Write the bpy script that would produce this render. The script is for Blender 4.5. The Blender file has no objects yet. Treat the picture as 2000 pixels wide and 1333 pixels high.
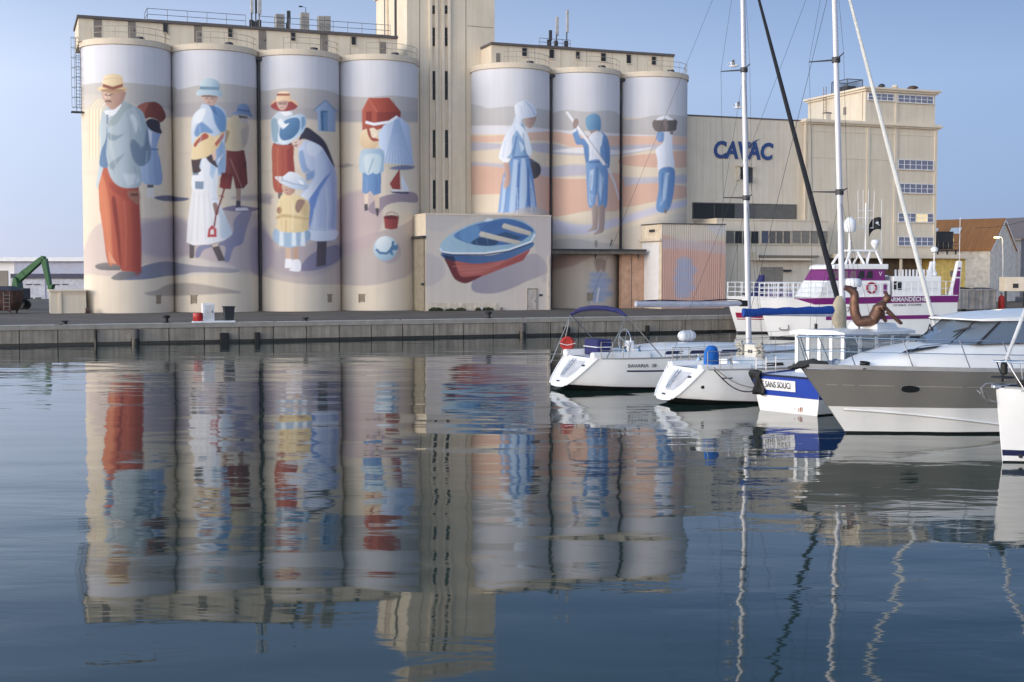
import bpy, bmesh, math, random
import numpy as np
from mathutils import Vector, Matrix
random.seed(7); rng = np.random.default_rng(7)
PI = math.pi; R = math.radians
C = bpy.context.scene.collection
sc = bpy.context.scene

# ------------------------------------------------------------------ camera, sky, sun, exposure
FPX, PITCH, HCAM = 2569.0, 0.0506, 4.37          # focal length in pixels of a 2000 px wide picture
cam_d = bpy.data.cameras.new('camera'); cam = bpy.data.objects.new('camera', cam_d); C.objects.link(cam)
cam_d.sensor_width = 36.0; cam_d.lens = 36.0 * FPX / 2000.0; cam_d.clip_end = 6000; cam_d.clip_start = 0.5
cam.location = (0, 0, HCAM); cam.rotation_euler = (PI / 2 - PITCH, 0, 0); sc.camera = cam

EXPO = 0.35
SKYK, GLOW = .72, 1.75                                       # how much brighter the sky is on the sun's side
SUN_AZ, SUN_EL = R(-147), R(11)                    # direction towards the sun, low on the left behind the camera
SH = (math.cos(SUN_AZ), math.sin(SUN_AZ), 0)
w = bpy.data.worlds.new('World'); sc.world = w; w.use_nodes = True
nt = w.node_tree; bg = nt.nodes['Background']; sky = nt.nodes.new('ShaderNodeTexSky')
sky.sky_type = 'NISHITA'; sky.sun_disc = False; sky.sun_elevation = SUN_EL
sky.sun_rotation = math.atan2(SH[0], SH[1])
sky.air_density = 1.0; sky.dust_density = 0.2; sky.ozone_density = 4.0
# clear evening sky: pale lavender low down, deepening upwards, brighter on the sun's side all the way round
tcw = nt.nodes.new('ShaderNodeTexCoord'); sep = nt.nodes.new('ShaderNodeSeparateXYZ'); nt.links.new(tcw.outputs['Generated'], sep.inputs[0])
rmp = nt.nodes.new('ShaderNodeValToRGB'); nt.links.new(sep.outputs['Z'], rmp.inputs[0])
def _l(c): return [((v / 255 + .055) / 1.055) ** 2.4 for v in c]
SKYC = ((0.0, (196, 204, 228)), (.06, (198, 212, 240)), (.14, (204, 221, 250)), (.26, (144, 172, 216)), (.5, (94, 127, 172)), (1., (76, 108, 156)))
el = rmp.color_ramp.elements
while len(el) < len(SKYC): el.new(.5)
for e, (p_, c_) in zip(el, SKYC): e.position = p_; e.color = (*_l(c_), 1)
dt = nt.nodes.new('ShaderNodeVectorMath'); dt.operation = 'DOT_PRODUCT'; dt.inputs[1].default_value = SH; nt.links.new(tcw.outputs['Generated'], dt.inputs[0])
def wm(op, x, y, z=None):
    q = nt.nodes.new('ShaderNodeMath'); q.operation = op
    for i, v in enumerate((x, y, z)):
        if v is None: continue
        if isinstance(v, (int, float)): q.inputs[i].default_value = v
        else: nt.links.new(v, q.inputs[i])
    return q.outputs[0]
def ramp01(a, b):
    q = nt.nodes.new('ShaderNodeMapRange'); q.interpolation_type = 'SMOOTHSTEP'; q.inputs[1].default_value = a; q.inputs[2].default_value = b; nt.links.new(dt.outputs['Value'], q.inputs[0]); return q.outputs[0]
def tint(col, fac_, c):
    q = nt.nodes.new('ShaderNodeMix'); q.data_type = 'RGBA'; q.blend_type = 'MULTIPLY'; q.inputs[7].default_value = (*c, 1); nt.links.new(fac_, q.inputs[0]); nt.links.new(col, q.inputs[6]); return q.outputs[2]
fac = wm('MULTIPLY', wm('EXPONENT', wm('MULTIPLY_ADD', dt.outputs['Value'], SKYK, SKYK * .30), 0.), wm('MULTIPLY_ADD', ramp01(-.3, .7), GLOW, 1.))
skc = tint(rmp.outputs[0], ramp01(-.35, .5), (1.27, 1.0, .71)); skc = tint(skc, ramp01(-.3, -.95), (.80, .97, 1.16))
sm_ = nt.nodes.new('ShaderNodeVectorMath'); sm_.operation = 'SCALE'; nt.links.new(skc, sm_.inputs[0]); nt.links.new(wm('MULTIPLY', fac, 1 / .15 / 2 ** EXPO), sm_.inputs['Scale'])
mxw = nt.nodes.new('ShaderNodeMix'); mxw.data_type = 'RGBA'; mxw.inputs[0].default_value = .02
nt.links.new(sm_.outputs[0], mxw.inputs[6]); nt.links.new(sky.outputs[0], mxw.inputs[7])
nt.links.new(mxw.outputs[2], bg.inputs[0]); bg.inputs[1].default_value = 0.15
sun_d = bpy.data.lights.new('sun', 'SUN'); sun = bpy.data.objects.new('sun', sun_d); C.objects.link(sun)
sun_d.energy = 1.55; sun_d.angle = R(30); sun_d.color = (1.0, 0.82, 0.62)
sdir = Vector((math.cos(SUN_AZ) * math.cos(SUN_EL), math.sin(SUN_AZ) * math.cos(SUN_EL), math.sin(SUN_EL)))
sun.rotation_euler = sdir.to_track_quat('Z', 'Y').to_euler()
sc.view_settings.view_transform = 'Standard'; sc.view_settings.look = 'None'
sc.view_settings.exposure = EXPO; sc.view_settings.gamma = 1.0
sc.cycles.max_bounces = 6; sc.cycles.glossy_bounces = 4; sc.cycles.diffuse_bounces = 3

# ------------------------------------------------------------------ frames: pixel -> place
CT, ST = math.cos(PITCH), math.sin(PITCH)
def ray(px, py):
    a = (px - 1000) / FPX; b = (666.5 - py) / FPX
    return Vector((a, CT + b * ST, -ST + b * CT))
def U(px, py, Y):                                # point seen at a pixel, at distance Y
    d = ray(px, py); return Vector((0, 0, HCAM)) + d * (Y / d.y)
def UZ(px, py, z):                               # point seen at a pixel, on the level z
    d = ray(px, py); return Vector((0, 0, HCAM)) + d * ((z - HCAM) / d.z)
PHI = 0.3645; OX, OY = -31.897, 109.77           # the silo row: s runs along it, t away from the water
ES = Vector((math.cos(PHI), math.sin(PHI), 0)); ET = Vector((-math.sin(PHI), math.cos(PHI), 0)); OO = Vector((OX, OY, 0))
ZQ = HCAM - 3.136                                # level of the quay
RS, SP, GAP = 3.6, 3.562, 5.484
def W(s, t, z): return OO + ES * s + ET * t + Vector((0, 0, z))
def F(px, py, t):                                # (s, z) on the upright plane t, seen at a pixel
    d = ray(px, py); o = Vector((0, 0, HCAM)) - OO
    k = (t - o.dot(ET)) / d.dot(ET); p = Vector((0, 0, HCAM)) + d * k
    return (p - OO).dot(ES), p.z
def proj_np(X, Y, Z):
    Z = Z - HCAM; d = Y * CT - Z * ST; u = Y * ST + Z * CT
    return 1000 + FPX * X / d, 666.5 - FPX * u / d

# ------------------------------------------------------------------ materials
def lin(c):
    return tuple(((v / 255) / 12.92 if v <= 10 else (((v / 255) + .055) / 1.055) ** 2.4) for v in c)
MATS = {}
def mat(name, col, rough=.6, metal=0., var=.12, scale=2., bump=0., stretch=(1, 1, 1), spec=.5, streak=0., col2=None):
    if name in MATS: return MATS[name]
    m = bpy.data.materials.new(name); m.use_nodes = True; MATS[name] = m
    n = m.node_tree.nodes; l = m.node_tree.links; b = n['Principled BSDF']
    b.inputs['Roughness'].default_value = rough; b.inputs['Metallic'].default_value = metal
    b.inputs['Specular IOR Level'].default_value = spec
    tc = n.new('ShaderNodeTexCoord'); mp = n.new('ShaderNodeMapping'); mp.inputs['Scale'].default_value = stretch
    l.new(tc.outputs['Object'], mp.inputs[0])
    tx = n.new('ShaderNodeTexNoise'); tx.inputs['Scale'].default_value = scale; tx.inputs['Detail'].default_value = 6
    tx.inputs['Roughness'].default_value = .62; l.new(mp.outputs[0], tx.inputs['Vector'])
    cr = n.new('ShaderNodeValToRGB')
    c2 = col2 or tuple(v * (1 - 2 * var) for v in col); c1 = tuple(min(1, v * (1 + var)) for v in col)
    cr.color_ramp.elements[0].color = (*c2, 1); cr.color_ramp.elements[1].color = (*c1, 1)
    cr.color_ramp.elements[0].position = .3; cr.color_ramp.elements[1].position = .68
    l.new(tx.outputs['Fac'], cr.inputs[0]); out = cr.outputs[0]
    if streak > 0:                               # rain streaks: noise drawn out downwards
        m2 = n.new('ShaderNodeMapping'); m2.inputs['Scale'].default_value = (1.6, 1.6, .06); l.new(tc.outputs['Object'], m2.inputs[0])
        t2 = n.new('ShaderNodeTexNoise'); t2.inputs['Scale'].default_value = 2.2; t2.inputs['Detail'].default_value = 5; l.new(m2.outputs[0], t2.inputs['Vector'])
        r2 = n.new('ShaderNodeValToRGB'); r2.color_ramp.elements[0].position = .34; r2.color_ramp.elements[1].position = .62
        d = 1 - streak; r2.color_ramp.elements[0].color = (d, d * .97, d * .93, 1); r2.color_ramp.elements[1].color = (1, 1, 1, 1)
        l.new(t2.outputs['Fac'], r2.inputs[0])
        mx = n.new('ShaderNodeMix'); mx.data_type = 'RGBA'; mx.blend_type = 'MULTIPLY'; mx.inputs[0].default_value = 1
        l.new(out, mx.inputs[6]); l.new(r2.outputs[0], mx.inputs[7]); out = mx.outputs[2]
    l.new(out, b.inputs['Base Color'])
    if bump > 0:
        bp = n.new('ShaderNodeBump'); bp.inputs['Strength'].default_value = bump; bp.inputs['Distance'].default_value = .03
        l.new(tx.outputs['Fac'], bp.inputs['Height']); l.new(bp.outputs[0], b.inputs['Normal'])
    return m
def S(name, rgb, **k): return mat(name, lin(rgb), **k)
CREAM = S('cream_render', (216, 203, 183), rough=.85, var=.05, scale=.35, streak=.06, bump=.1)
CREAM2 = S('beige_render', (216, 203, 183), rough=.85, var=.05, scale=.3, streak=.06, bump=.1)
SHEET = S('beige_sheet', (215, 203, 185), rough=.6, var=.04, scale=.5, streak=.06)
TRIM = S('cream_trim', (218, 204, 184), rough=.8, var=.05, scale=1., streak=.05)
ROOFG = S('grey_roof_edge', (92, 86, 84), rough=.7, var=.12, scale=2)
DARK = S('dark_opening', (44, 43, 44), rough=.5, var=.1)
DOORG = S('grey_door', (128, 120, 112), rough=.6, var=.06, streak=.1)
STEEL = S('galvanised_steel', (140, 138, 136), rough=.45, metal=.6, var=.1)
DSTEEL = S('dark_steel', (66, 66, 70), rough=.5, metal=.4, var=.1)
WHITE = S('white_paint', (226, 225, 226), rough=.4, var=.03)
GEL = S('white_gelcoat', (232, 230, 228), rough=.22, var=.025, scale=1.2)
GELD = S('deck_gelcoat', (214, 214, 220), rough=.5, var=.03, scale=3)
BLACK = S('black_antifouling', (14, 15, 18), rough=.5, var=.2)
BLK = S('black_rubber', (24, 24, 25), rough=.6, var=.15)
NAVY = S('navy_stripe', (32, 36, 72), rough=.3, var=.05)
BLUEC = S('royal_blue_canvas', (14, 62, 140), rough=.8, var=.12, scale=6, bump=.3)
BLUE2 = S('bright_blue_canvas', (18, 96, 178), rough=.8, var=.1, scale=6, bump=.3)
NAVYC = S('navy_canvas', (38, 40, 92), rough=.85, var=.12, scale=6, bump=.3)
CHROME = mat('stainless', (.62, .62, .64), rough=.18, metal=1., var=.03)
ALU = S('mast_aluminium', (205, 203, 206), rough=.35, metal=.25, var=.04, scale=1, stretch=(4, 4, .3))
CANV = S('sand_canvas', (176, 164, 140), rough=.9, var=.1, scale=5, bump=.4)
CONC = S('quay_concrete', (150, 142, 131), rough=.9, var=.16, scale=.8, bump=.3, streak=.32)
CAPC = S('quay_cap_concrete', (150, 144, 136), rough=.9, var=.1, scale=1.2, bump=.3)
ASPH = S('asphalt', (97, 86, 76), rough=.95, var=.2, scale=.35, bump=.2)
LINEP = S('worn_white_line', (228, 224, 216), rough=.8, var=.15, scale=4)
WET = S('wet_weedy_concrete', (40, 38, 33), rough=.35, var=.3, scale=3, bump=.5)
def glass(name, rgb, rough=.08):
    m = S(name, rgb, rough=rough, var=.06, spec=.8); return m
PANE = glass('window_glass', (70, 76, 84)); PANED = S('dark_window_glass', (38, 39, 42), rough=.3, var=.06, spec=.3)

# ------------------------------------------------------------------ mesh builder
ORG = {}
class MB:
    def __init__(self): self.v = []; self.f = []; self.m = []; self.mi = 0
    def add(self, vs, fs, mi=None):
        o = len(self.v); self.v += [tuple(p) for p in vs]
        for f in fs: self.f.append(tuple(o + i for i in f)); self.m.append(self.mi if mi is None else mi)
        return self
    def box(self, x0, x1, y0, y1, z0, z1):
        x0, x1 = min(x0, x1), max(x0, x1); y0, y1 = min(y0, y1), max(y0, y1); z0, z1 = min(z0, z1), max(z0, z1)
        return self.add([(x0, y0, z0), (x1, y0, z0), (x1, y1, z0), (x0, y1, z0), (x0, y0, z1), (x1, y0, z1), (x1, y1, z1), (x0, y1, z1)],
                 [(3, 2, 1, 0), (4, 5, 6, 7), (0, 1, 5, 4), (1, 2, 6, 5), (2, 3, 7, 6), (3, 0, 4, 7)])
    def cyl(self, p0, p1, r0, r1=None, n=8, cap=True):
        r1 = r0 if r1 is None else r1
        p0 = Vector(p0); p1 = Vector(p1); d = (p1 - p0).normalized()
        a = d.orthogonal().normalized(); b = d.cross(a)
        vs = []
        for p, r in ((p0, r0), (p1, r1)):
            for i in range(n):
                t = 2 * PI * i / n; vs.append(p + (a * math.cos(t) + b * math.sin(t)) * r)
        fs = [(i, (i + 1) % n, n + (i + 1) % n, n + i) for i in range(n)]
        if cap: fs += [tuple(range(n - 1, -1, -1)), tuple(range(n, 2 * n))]
        return self.add(vs, fs)
    def tube(self, pts, r, n=6, closed=False):
        pts = [Vector(p) for p in pts]; k = len(pts); rs = r if isinstance(r, (list, tuple)) else [r] * k
        vs = []; up = None
        for i, p in enumerate(pts):
            if closed: d = pts[(i + 1) % k] - pts[i - 1]
            else: d = pts[min(i + 1, k - 1)] - pts[max(i - 1, 0)]
            d = d.normalized()
            a = d.orthogonal().normalized() if up is None else (up - d * up.dot(d)).normalized()
            up = a; b = d.cross(a)
            for j in range(n):
                t = 2 * PI * j / n; vs.append(p + (a * math.cos(t) + b * math.sin(t)) * rs[i])
        fs = []
        for i in range(k if closed else k - 1):
            for j in range(n):
                q = (i + 1) % k
                fs.append((i * n + j, i * n + (j + 1) % n, q * n + (j + 1) % n, q * n + j))
        if not closed: fs += [tuple(range(n - 1, -1, -1)), tuple(range((k - 1) * n, k * n))]
        return self.add(vs, fs)
    def loft(self, secs, closed=False, cap0=True, cap1=True, mrow=None):
        """secs: lists of points with equal counts; closed: each section is a ring"""
        k = len(secs[0]); vs = [p for s in secs for p in s]; o = len(self.v); self.v += [tuple(p) for p in vs]
        for i in range(len(secs) - 1):
            for j in range(k if closed else k - 1):
                q = (j + 1) % k
                self.f.append((o + i * k + j, o + i * k + q, o + (i + 1) * k + q, o + (i + 1) * k + j))
                self.m.append(mrow(j) if mrow else self.mi)
        if cap0: self.f.append(tuple(o + j for j in range(k - 1, -1, -1))); self.m.append(self.mi)
        if cap1: self.f.append(tuple(o + (len(secs) - 1) * k + j for j in range(k))); self.m.append(self.mi)
        return self
    def prism(self, poly, a0, a1, axis='z'):
        n = len(poly)
        def P(p, h): return {'z': (p[0], p[1], h), 'y': (p[0], h, p[1]), 'x': (h, p[0], p[1])}[axis]
        return self.add([P(p, a0) for p in poly] + [P(p, a1) for p in poly],
                 [tuple(range(n - 1, -1, -1)), tuple(range(n, 2 * n))] + [(i, (i + 1) % n, n + (i + 1) % n, n + i) for i in range(n)])
    def lathe(self, prof, c=(0, 0, 0), n=16, axis='z'):
        secs = []
        for r, h in prof:
            ring = []
            for i in range(n):
                t = 2 * PI * i / n; a, b = r * math.cos(t), r * math.sin(t)
                p = {'z': (a, b, h), 'x': (h, a, b), 'y': (a, h, b)}[axis]
                ring.append((c[0] + p[0], c[1] + p[1], c[2] + p[2]))
            secs.append(ring)
        return self.loft(secs, closed=True)
    def rot(self, ang, about=(0, 0), axis='z'):
        c, s = math.cos(ang), math.sin(ang)
        self.v = [(about[0] + (x - about[0]) * c - (y - about[1]) * s, about[1] + (x - about[0]) * s + (y - about[1]) * c, z) for x, y, z in self.v]
        return self
    def build(self, name, m, parent=None, smooth=False, bevel=0., auto=False):
        o3 = ORG.get(parent.name, (0, 0, 0)) if parent else (0, 0, 0)
        me = bpy.data.meshes.new(name)
        me.from_pydata([(x - o3[0], y - o3[1], z - o3[2]) for x, y, z in self.v], [], self.f)
        bm = bmesh.new(); bm.from_mesh(me); bmesh.ops.recalc_face_normals(bm, faces=bm.faces); bm.to_mesh(me); bm.free()
        for q in (m if isinstance(m, (list, tuple)) else [m]): me.materials.append(q)
        if any(self.m): me.polygons.foreach_set('material_index', self.m)
        if smooth:
            me.polygons.foreach_set('use_smooth', [True] * len(me.polygons)); me.set_sharp_from_angle(angle=R(40))
        o = bpy.data.objects.new(name, me); C.objects.link(o)
        if parent: o.parent = parent; ORG[o.name] = o3
        if bevel:
            b = o.modifiers.new('bevel', 'BEVEL'); b.width = bevel; b.segments = 2; b.limit_method = 'ANGLE'
        return o
def tag(o, label=None, cat=None, group=None, kind=None):
    if label: o['label'] = label
    if cat: o['category'] = cat
    if group: o['group'] = group
    if kind: o['kind'] = kind
    return o
def thing(name, label, cat, loc, rz=0, group=None, org=(0, 0, 0)):
    o = bpy.data.objects.new(name, None); o.empty_display_size = .3; C.objects.link(o); o.location = loc; o.rotation_euler = (0, 0, rz)
    ORG[o.name] = org; return tag(o, label, cat, group)
def fthing(name, label, cat, s, t, z=None, group=None):       # a thing standing in the frame of the silo row
    z = ZQ if z is None else z
    return thing(name, label, cat, W(s, t, z), PHI, group, (s, t, z))
def text_mesh(name, txt, size, m, parent, mtx, depth=.01, bold=0., shear=0., sx=1., align='CENTER'):
    cu = bpy.data.curves.new(name, 'FONT'); cu.body = txt; cu.size = size; cu.extrude = depth; cu.offset = bold; cu.shear = shear
    cu.align_x = align; cu.align_y = 'CENTER'; cu.resolution_u = 3
    t = bpy.data.objects.new('text_source', cu); C.objects.link(t)
    dg = bpy.context.evaluated_depsgraph_get(); me = bpy.data.meshes.new_from_object(t.evaluated_get(dg)); me.name = name
    bpy.data.objects.remove(t); bpy.data.curves.remove(cu)
    me.transform(mtx @ Matrix.Diagonal((sx, 1, 1, 1)))
    me.materials.clear(); me.materials.append(m)
    o = bpy.data.objects.new(name, me); C.objects.link(o); o.parent = parent; ORG[o.name] = ORG.get(parent.name, (0, 0, 0)); return o
def rail(mb, pts, h, r=.03, post=None, mids=(.5,)):
    pts = [Vector(p) for p in pts]
    for k in (1,) + tuple(mids): mb.tube([p + Vector((0, 0, h * k)) for p in pts], r, 5)
    for p in (post or pts): mb.cyl(p, Vector(p) + Vector((0, 0, h)), r, n=5)
    return mb

# ------------------------------------------------------------------ the painted mural (flat print on the silos and low blocks), authored in picture coordinates
CX0, CY0, CSC = 140, 70, 2
CW, CH = (1430 - CX0) * CSC, (625 - CY0) * CSC
CAN = np.zeros((CH, CW, 3), np.float32)
def blur(a, r):
    r = int(r)
    if r < 1: return a
    for ax in (0, 1):
        for _ in range(2):
            p = np.pad(a, [(r + 1, r) if i == ax else (0, 0) for i in range(2)], mode='edge'); c = np.cumsum(p, axis=ax)
            a = (c.take(range(2 * r + 1, c.shape[ax]), axis=ax) - c.take(range(0, c.shape[ax] - 2 * r - 1), axis=ax)) / (2 * r + 1)
    return a
VIEW = {0: (0, 0, 1), 1: (130, 130, 2.665), 2: (490, 130, 2.666), 3: (780, 160, 2.897), 4: (1050, 100, 2.5625)}
V = 0
def smoothpoly(P, k=4):
    n = len(P); out = []
    for i in range(n):
        p0, p1, p2, p3 = P[i - 1], P[i], P[(i + 1) % n], P[(i + 2) % n]
        for j in range(k):
            t = j / k
            out.append(.5 * ((2 * p1) + (-p0 + p2) * t + (2 * p0 - 5 * p1 + 4 * p2 - p3) * t * t + (-p0 + 3 * p1 - 3 * p2 + p3) * t ** 3))
    return np.array(out)
def paint(pts, col, col2=None, d=(1, 0), soft=1., sm=True, a=1., clip=None):
    """fill a shape with one colour, or with a blend from col to col2 along d"""
    ox, oy, k = VIEW[V]
    P = np.array(pts, float) / k + np.array([ox, oy])
    if sm and len(P) > 4: P = smoothpoly(P)
    P = (P - np.array([CX0, CY0])) * CSC
    pad = int(soft * CSC * 2 + 3)
    x0, y0 = np.maximum(np.floor(P.min(0)).astype(int) - pad, 0); x1, y1 = np.minimum(np.ceil(P.max(0)).astype(int) + pad, [CW, CH])
    if x1 <= x0 or y1 <= y0: return
    yy, xx = np.mgrid[y0:y1, x0:x1]; xx = xx + .5; yy = yy + .5; ins = np.zeros(xx.shape, bool)
    for i in range(len(P)):
        xa, ya = P[i - 1]; xb, yb = P[i]
        if ya == yb: continue
        c = (ya > yy[:, :1]) != (yb > yy[:, :1])
        ins ^= c & (xx < (xb - xa) * (yy - ya) / (yb - ya) + xa)
    m = ins.astype(np.float32)
    m = blur(m, max(1, round(soft * CSC * .5)))[..., None] * a
    c1 = np.array(lin(col), np.float32)
    if col2 is not None:
        d = np.array(d, float); d /= np.hypot(*d); q = xx * d[0] + yy * d[1]; pr = P @ d
        u = np.clip((q - pr.min()) / max(1e-6, pr.max() - pr.min()), 0, 1)[..., None].astype(np.float32)
        cc = c1 * (1 - u) + np.array(lin(col2), np.float32) * u
    else: cc = c1
    CAN[y0:y1, x0:x1] = CAN[y0:y1, x0:x1] * (1 - m) + cc * m
def ell(cx, cy, rx, ry, rot=0, n=20):
    c, s = math.cos(R(rot)), math.sin(R(rot))
    return [(cx + rx * math.cos(2 * PI * i / n) * c - ry * math.sin(2 * PI * i / n) * s, cy + rx * math.cos(2 * PI * i / n) * s + ry * math.sin(2 * PI * i / n) * c) for i in range(n)]
def stroke(pts, wd, col, **k):
    P = [np.array(p, float) for p in pts]; L = []; Rr = []
    for i, p in enumerate(P):
        d = P[min(i + 1, len(P) - 1)] - P[max(i - 1, 0)]; d = d / max(1e-6, np.hypot(*d)); n = np.array([-d[1], d[0]]) * wd / 2
        L.append(p + n); Rr.append(p - n)
    paint(L + Rr[::-1], col, sm=False, **k)

def draw_mural():
    global V
    V = 0
    # ---- ground colours of the two groups of silos
    paint([(130, 60), (870, 60), (870, 640), (130, 640)], (224, 207, 184), sm=False)
    paint([(870, 60), (1440, 60), (1440, 640), (870, 640)], (226, 208, 182), sm=False)
    paint([(120, 60), (880, 60), (880, 205), (120, 205)], (218, 217, 225), (212, 210, 216), (0, 1), sm=False)
    paint([(880, 60), (1440, 60), (1440, 230), (880, 230)], (218, 217, 225), (212, 210, 216), (0, 1), sm=False)
    hill = [(130, 172), (160, 166), (210, 161), (262, 163), (335, 170), (350, 175), (392, 166), (440, 164), (500, 172), (515, 178), (565, 172), (640, 177), (668, 187), (715, 190), (765, 187), (815, 192), (840, 195)]
    paint(hill + [(840, 236), (815, 236), (730, 238), (660, 236), (600, 230), (505, 234), (400, 226), (335, 226), (240, 205), (160, 195), (130, 195)], (194, 187, 182), (186, 178, 176), (0, 1), soft=.8)
    paint([(330, 205), (420, 200), (505, 205), (600, 212), (660, 214), (740, 218), (840, 220), (840, 238), (740, 240), (650, 238), (560, 230), (500, 235), (430, 228), (350, 230), (300, 226)], (176, 168, 170), soft=3, a=.75)
    paint([(130, 190), (200, 186), (270, 205), (330, 214), (335, 232), (250, 214), (130, 214)], (206, 196, 186), soft=3, a=.8)
    for y, x0, x1, a in ((252, 150, 330, .35), (300, 340, 500, .3), (338, 160, 300, .35), (335, 500, 660, .35), (270, 500, 600, .3), (325, 660, 815, .3)):
        paint(ell((x0 + x1) / 2, y, (x1 - x0) / 2, 5), (206, 190, 172), soft=4, a=a)
    # mauve dunes
    V = 1
    paint([(60, 1075), (92, 950), (135, 850), (215, 800), (340, 790), (560, 800), (600, 900), (580, 1020), (400, 1030), (250, 1090), (130, 1082)], (204, 184, 176), soft=3, a=.9)
    paint([(380, 830), (470, 800), (560, 780), (650, 830), (660, 960), (560, 1000), (385, 970)], (168, 154, 168), soft=8, a=.8)
    paint([(600, 960), (640, 800), (780, 752), (940, 738), (1015, 800), (1060, 920), (1010, 1060), (850, 1060), (690, 1000)], (180, 164, 172), soft=7, a=.8)
    paint([(560, 1005), (700, 1005), (870, 1040), (850, 1066), (700, 1085), (560, 1090)], (208, 198, 192), soft=4, a=.8)
    paint([(990, 690), (1066, 680), (1066, 720), (1000, 710)], (150, 136, 150), soft=4, a=.7)
    paint([(860, 680), (960, 668), (1066, 664), (1066, 690), (980, 700), (870, 690)], (166, 148, 158), soft=4, a=.7)
    paint([(405, 1180), (470, 1165), (530, 1135), (640, 1128), (780, 1148), (910, 1177), (800, 1184), (600, 1194), (450, 1194)], (178, 164, 152), soft=1.5)
    V = 2
    paint([(20, 900), (150, 900), (300, 880), (470, 920), (600, 880), (780, 830), (870, 800), (850, 1050), (760, 1112), (600, 1142), (450, 1136), (250, 1132), (60, 1092), (20, 1060)], (196, 180, 172), soft=2.5)
    paint([(0, 860), (40, 840), (110, 900), (120, 1010), (60, 1080), (0, 1060)], (164, 148, 168), soft=6, a=.8)
    paint([(450, 700), (540, 650), (640, 660), (690, 780), (650, 900), (560, 965), (470, 970), (450, 850)], (196, 170, 172), soft=6, a=.8)
    paint([(120, 960), (300, 920), (450, 880), (470, 980), (380, 1080), (180, 1090), (100, 1040)], (172, 158, 168), soft=6, a=.7)
    paint([(610, 745), (640, 700), (720, 668), (840, 655), (870, 680), (860, 710), (780, 706), (710, 722), (668, 765), (640, 770)], (158, 140, 152), soft=1.2)
    paint([(720, 530), (790, 515), (850, 520), (840, 535), (770, 540)], (122, 128, 160), soft=1.5)
    paint([(450, 520), (500, 505), (540, 515), (480, 530)], (160, 148, 150), soft=2, a=.8)
    # ---- first silo: gentleman in a straw hat
    V = 1
    for x in (120, 136, 152, 168):
        stroke([(x, 480), (x, 215), (x + 40, 165)], 7, (214, 194, 156), soft=.8, a=.8); stroke([(x + 8, 480), (x + 8, 220), (x + 46, 170)], 5, (240, 230, 204), soft=.8, a=.9)
    paint([(240, 1105), (320, 1112), (420, 1108), (520, 1092), (600, 1085), (680, 1072), (860, 1075), (900, 1060), (820, 1048), (700, 1040), (610, 1028), (520, 1015), (450, 1025), (385, 1045)], (98, 110, 142), (176, 166, 170), (1, 0), soft=1)
    paint([(148, 1042), (165, 1028), (215, 1022), (275, 1038), (280, 1060), (230, 1062), (170, 1058)], (132, 124, 122), (110, 104, 106), (0, 1))
    paint([(232, 1100), (260, 1080), (290, 1068), (385, 1066), (388, 1076), (340, 1096), (285, 1112), (245, 1110)], (134, 128, 128), (104, 104, 112), (1, 0))
    paint([(172, 500), (165, 600), (172, 740), (190, 850), (205, 980), (215, 1022), (280, 1040), (286, 1066), (388, 1070), (389, 900), (381, 760), (375, 620), (300, 600), (215, 500)], (196, 92, 60), (168, 66, 52), (1, 0), sm=False)
    paint([(172, 530), (170, 620), (176, 740), (192, 860), (218, 1018), (240, 1026), (235, 900), (225, 740), (205, 620)], (214, 118, 74), soft=2)
    paint([(235, 700), (262, 900), (278, 1035), (284, 1035), (276, 860), (255, 690)], (140, 52, 44), soft=1.5)
    paint([(218, 960), (262, 1030), (222, 1020)], (222, 148, 110), soft=1)
    paint([(330, 640), (375, 640), (387, 900), (388, 1068), (352, 1066), (350, 800)], (152, 58, 50), soft=4, a=.7)
    paint([(225, 600), (300, 640), (375, 650), (375, 700), (300, 680), (240, 650)], (150, 56, 46), soft=4, a=.6)
    paint([(316, 652), (372, 648), (374, 716), (355, 712), (330, 690)], (156, 100, 82), soft=1); paint([(330, 662), (372, 660), (372, 676), (335, 676)], (112, 70, 62), soft=.8)
    paint([(368, 300), (420, 310), (460, 345), (495, 335), (470, 420), (490, 500), (496, 608), (440, 616), (395, 602), (380, 540)], (180, 200, 228), (132, 160, 204), (1, 0))
    paint([(425, 320), (445, 340), (440, 420), (425, 380)], (226, 230, 240), soft=2)
    paint([(440, 425), (480, 430), (478, 438), (440, 435)], (96, 130, 176))
    paint([(412, 290), (440, 272), (482, 285), (488, 320), (497, 348), (465, 345), (430, 325)], (62, 58, 74))
    paint([(365, 222), (390, 195), (440, 185), (482, 195), (510, 235), (516, 268), (490, 292), (470, 276), (430, 266), (410, 272)], (150, 76, 62), (112, 54, 52), (1, .4))
    paint([(365, 222), (392, 197), (430, 187), (410, 230), (402, 258)], (176, 98, 78)); paint([(445, 187), (482, 197), (500, 225), (470, 250), (450, 255)], (128, 62, 56))
    paint([(420, 616), (453, 616), (456, 684), (418, 682)], (222, 214, 212), sm=False); paint([(420, 616), (453, 616), (453, 632), (420, 632)], (104, 98, 104), sm=False)
    paint([(455, 682), (520, 671), (580, 680), (640, 688), (600, 702), (500, 700)], (104, 104, 134), soft=1.2)
    paint([(196, 225), (290, 180), (350, 205), (398, 240), (416, 310), (430, 400), (440, 450), (425, 500), (384, 522), (392, 590), (375, 628), (310, 634), (260, 615), (228, 575), (200, 510), (165, 624), (154, 622), (170, 500), (175, 400), (170, 330), (178, 270)], (188, 200, 206), (150, 168, 182), (1, 0))
    paint([(210, 300), (204, 380), (180, 440), (172, 515), (215, 524), (206, 450), (212, 380)], (98, 130, 166), soft=.8)
    paint([(330, 400), (350, 380), (400, 420), (418, 320), (432, 400), (440, 450), (425, 500), (384, 520), (345, 480)], (112, 134, 158), soft=2.5)
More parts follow.
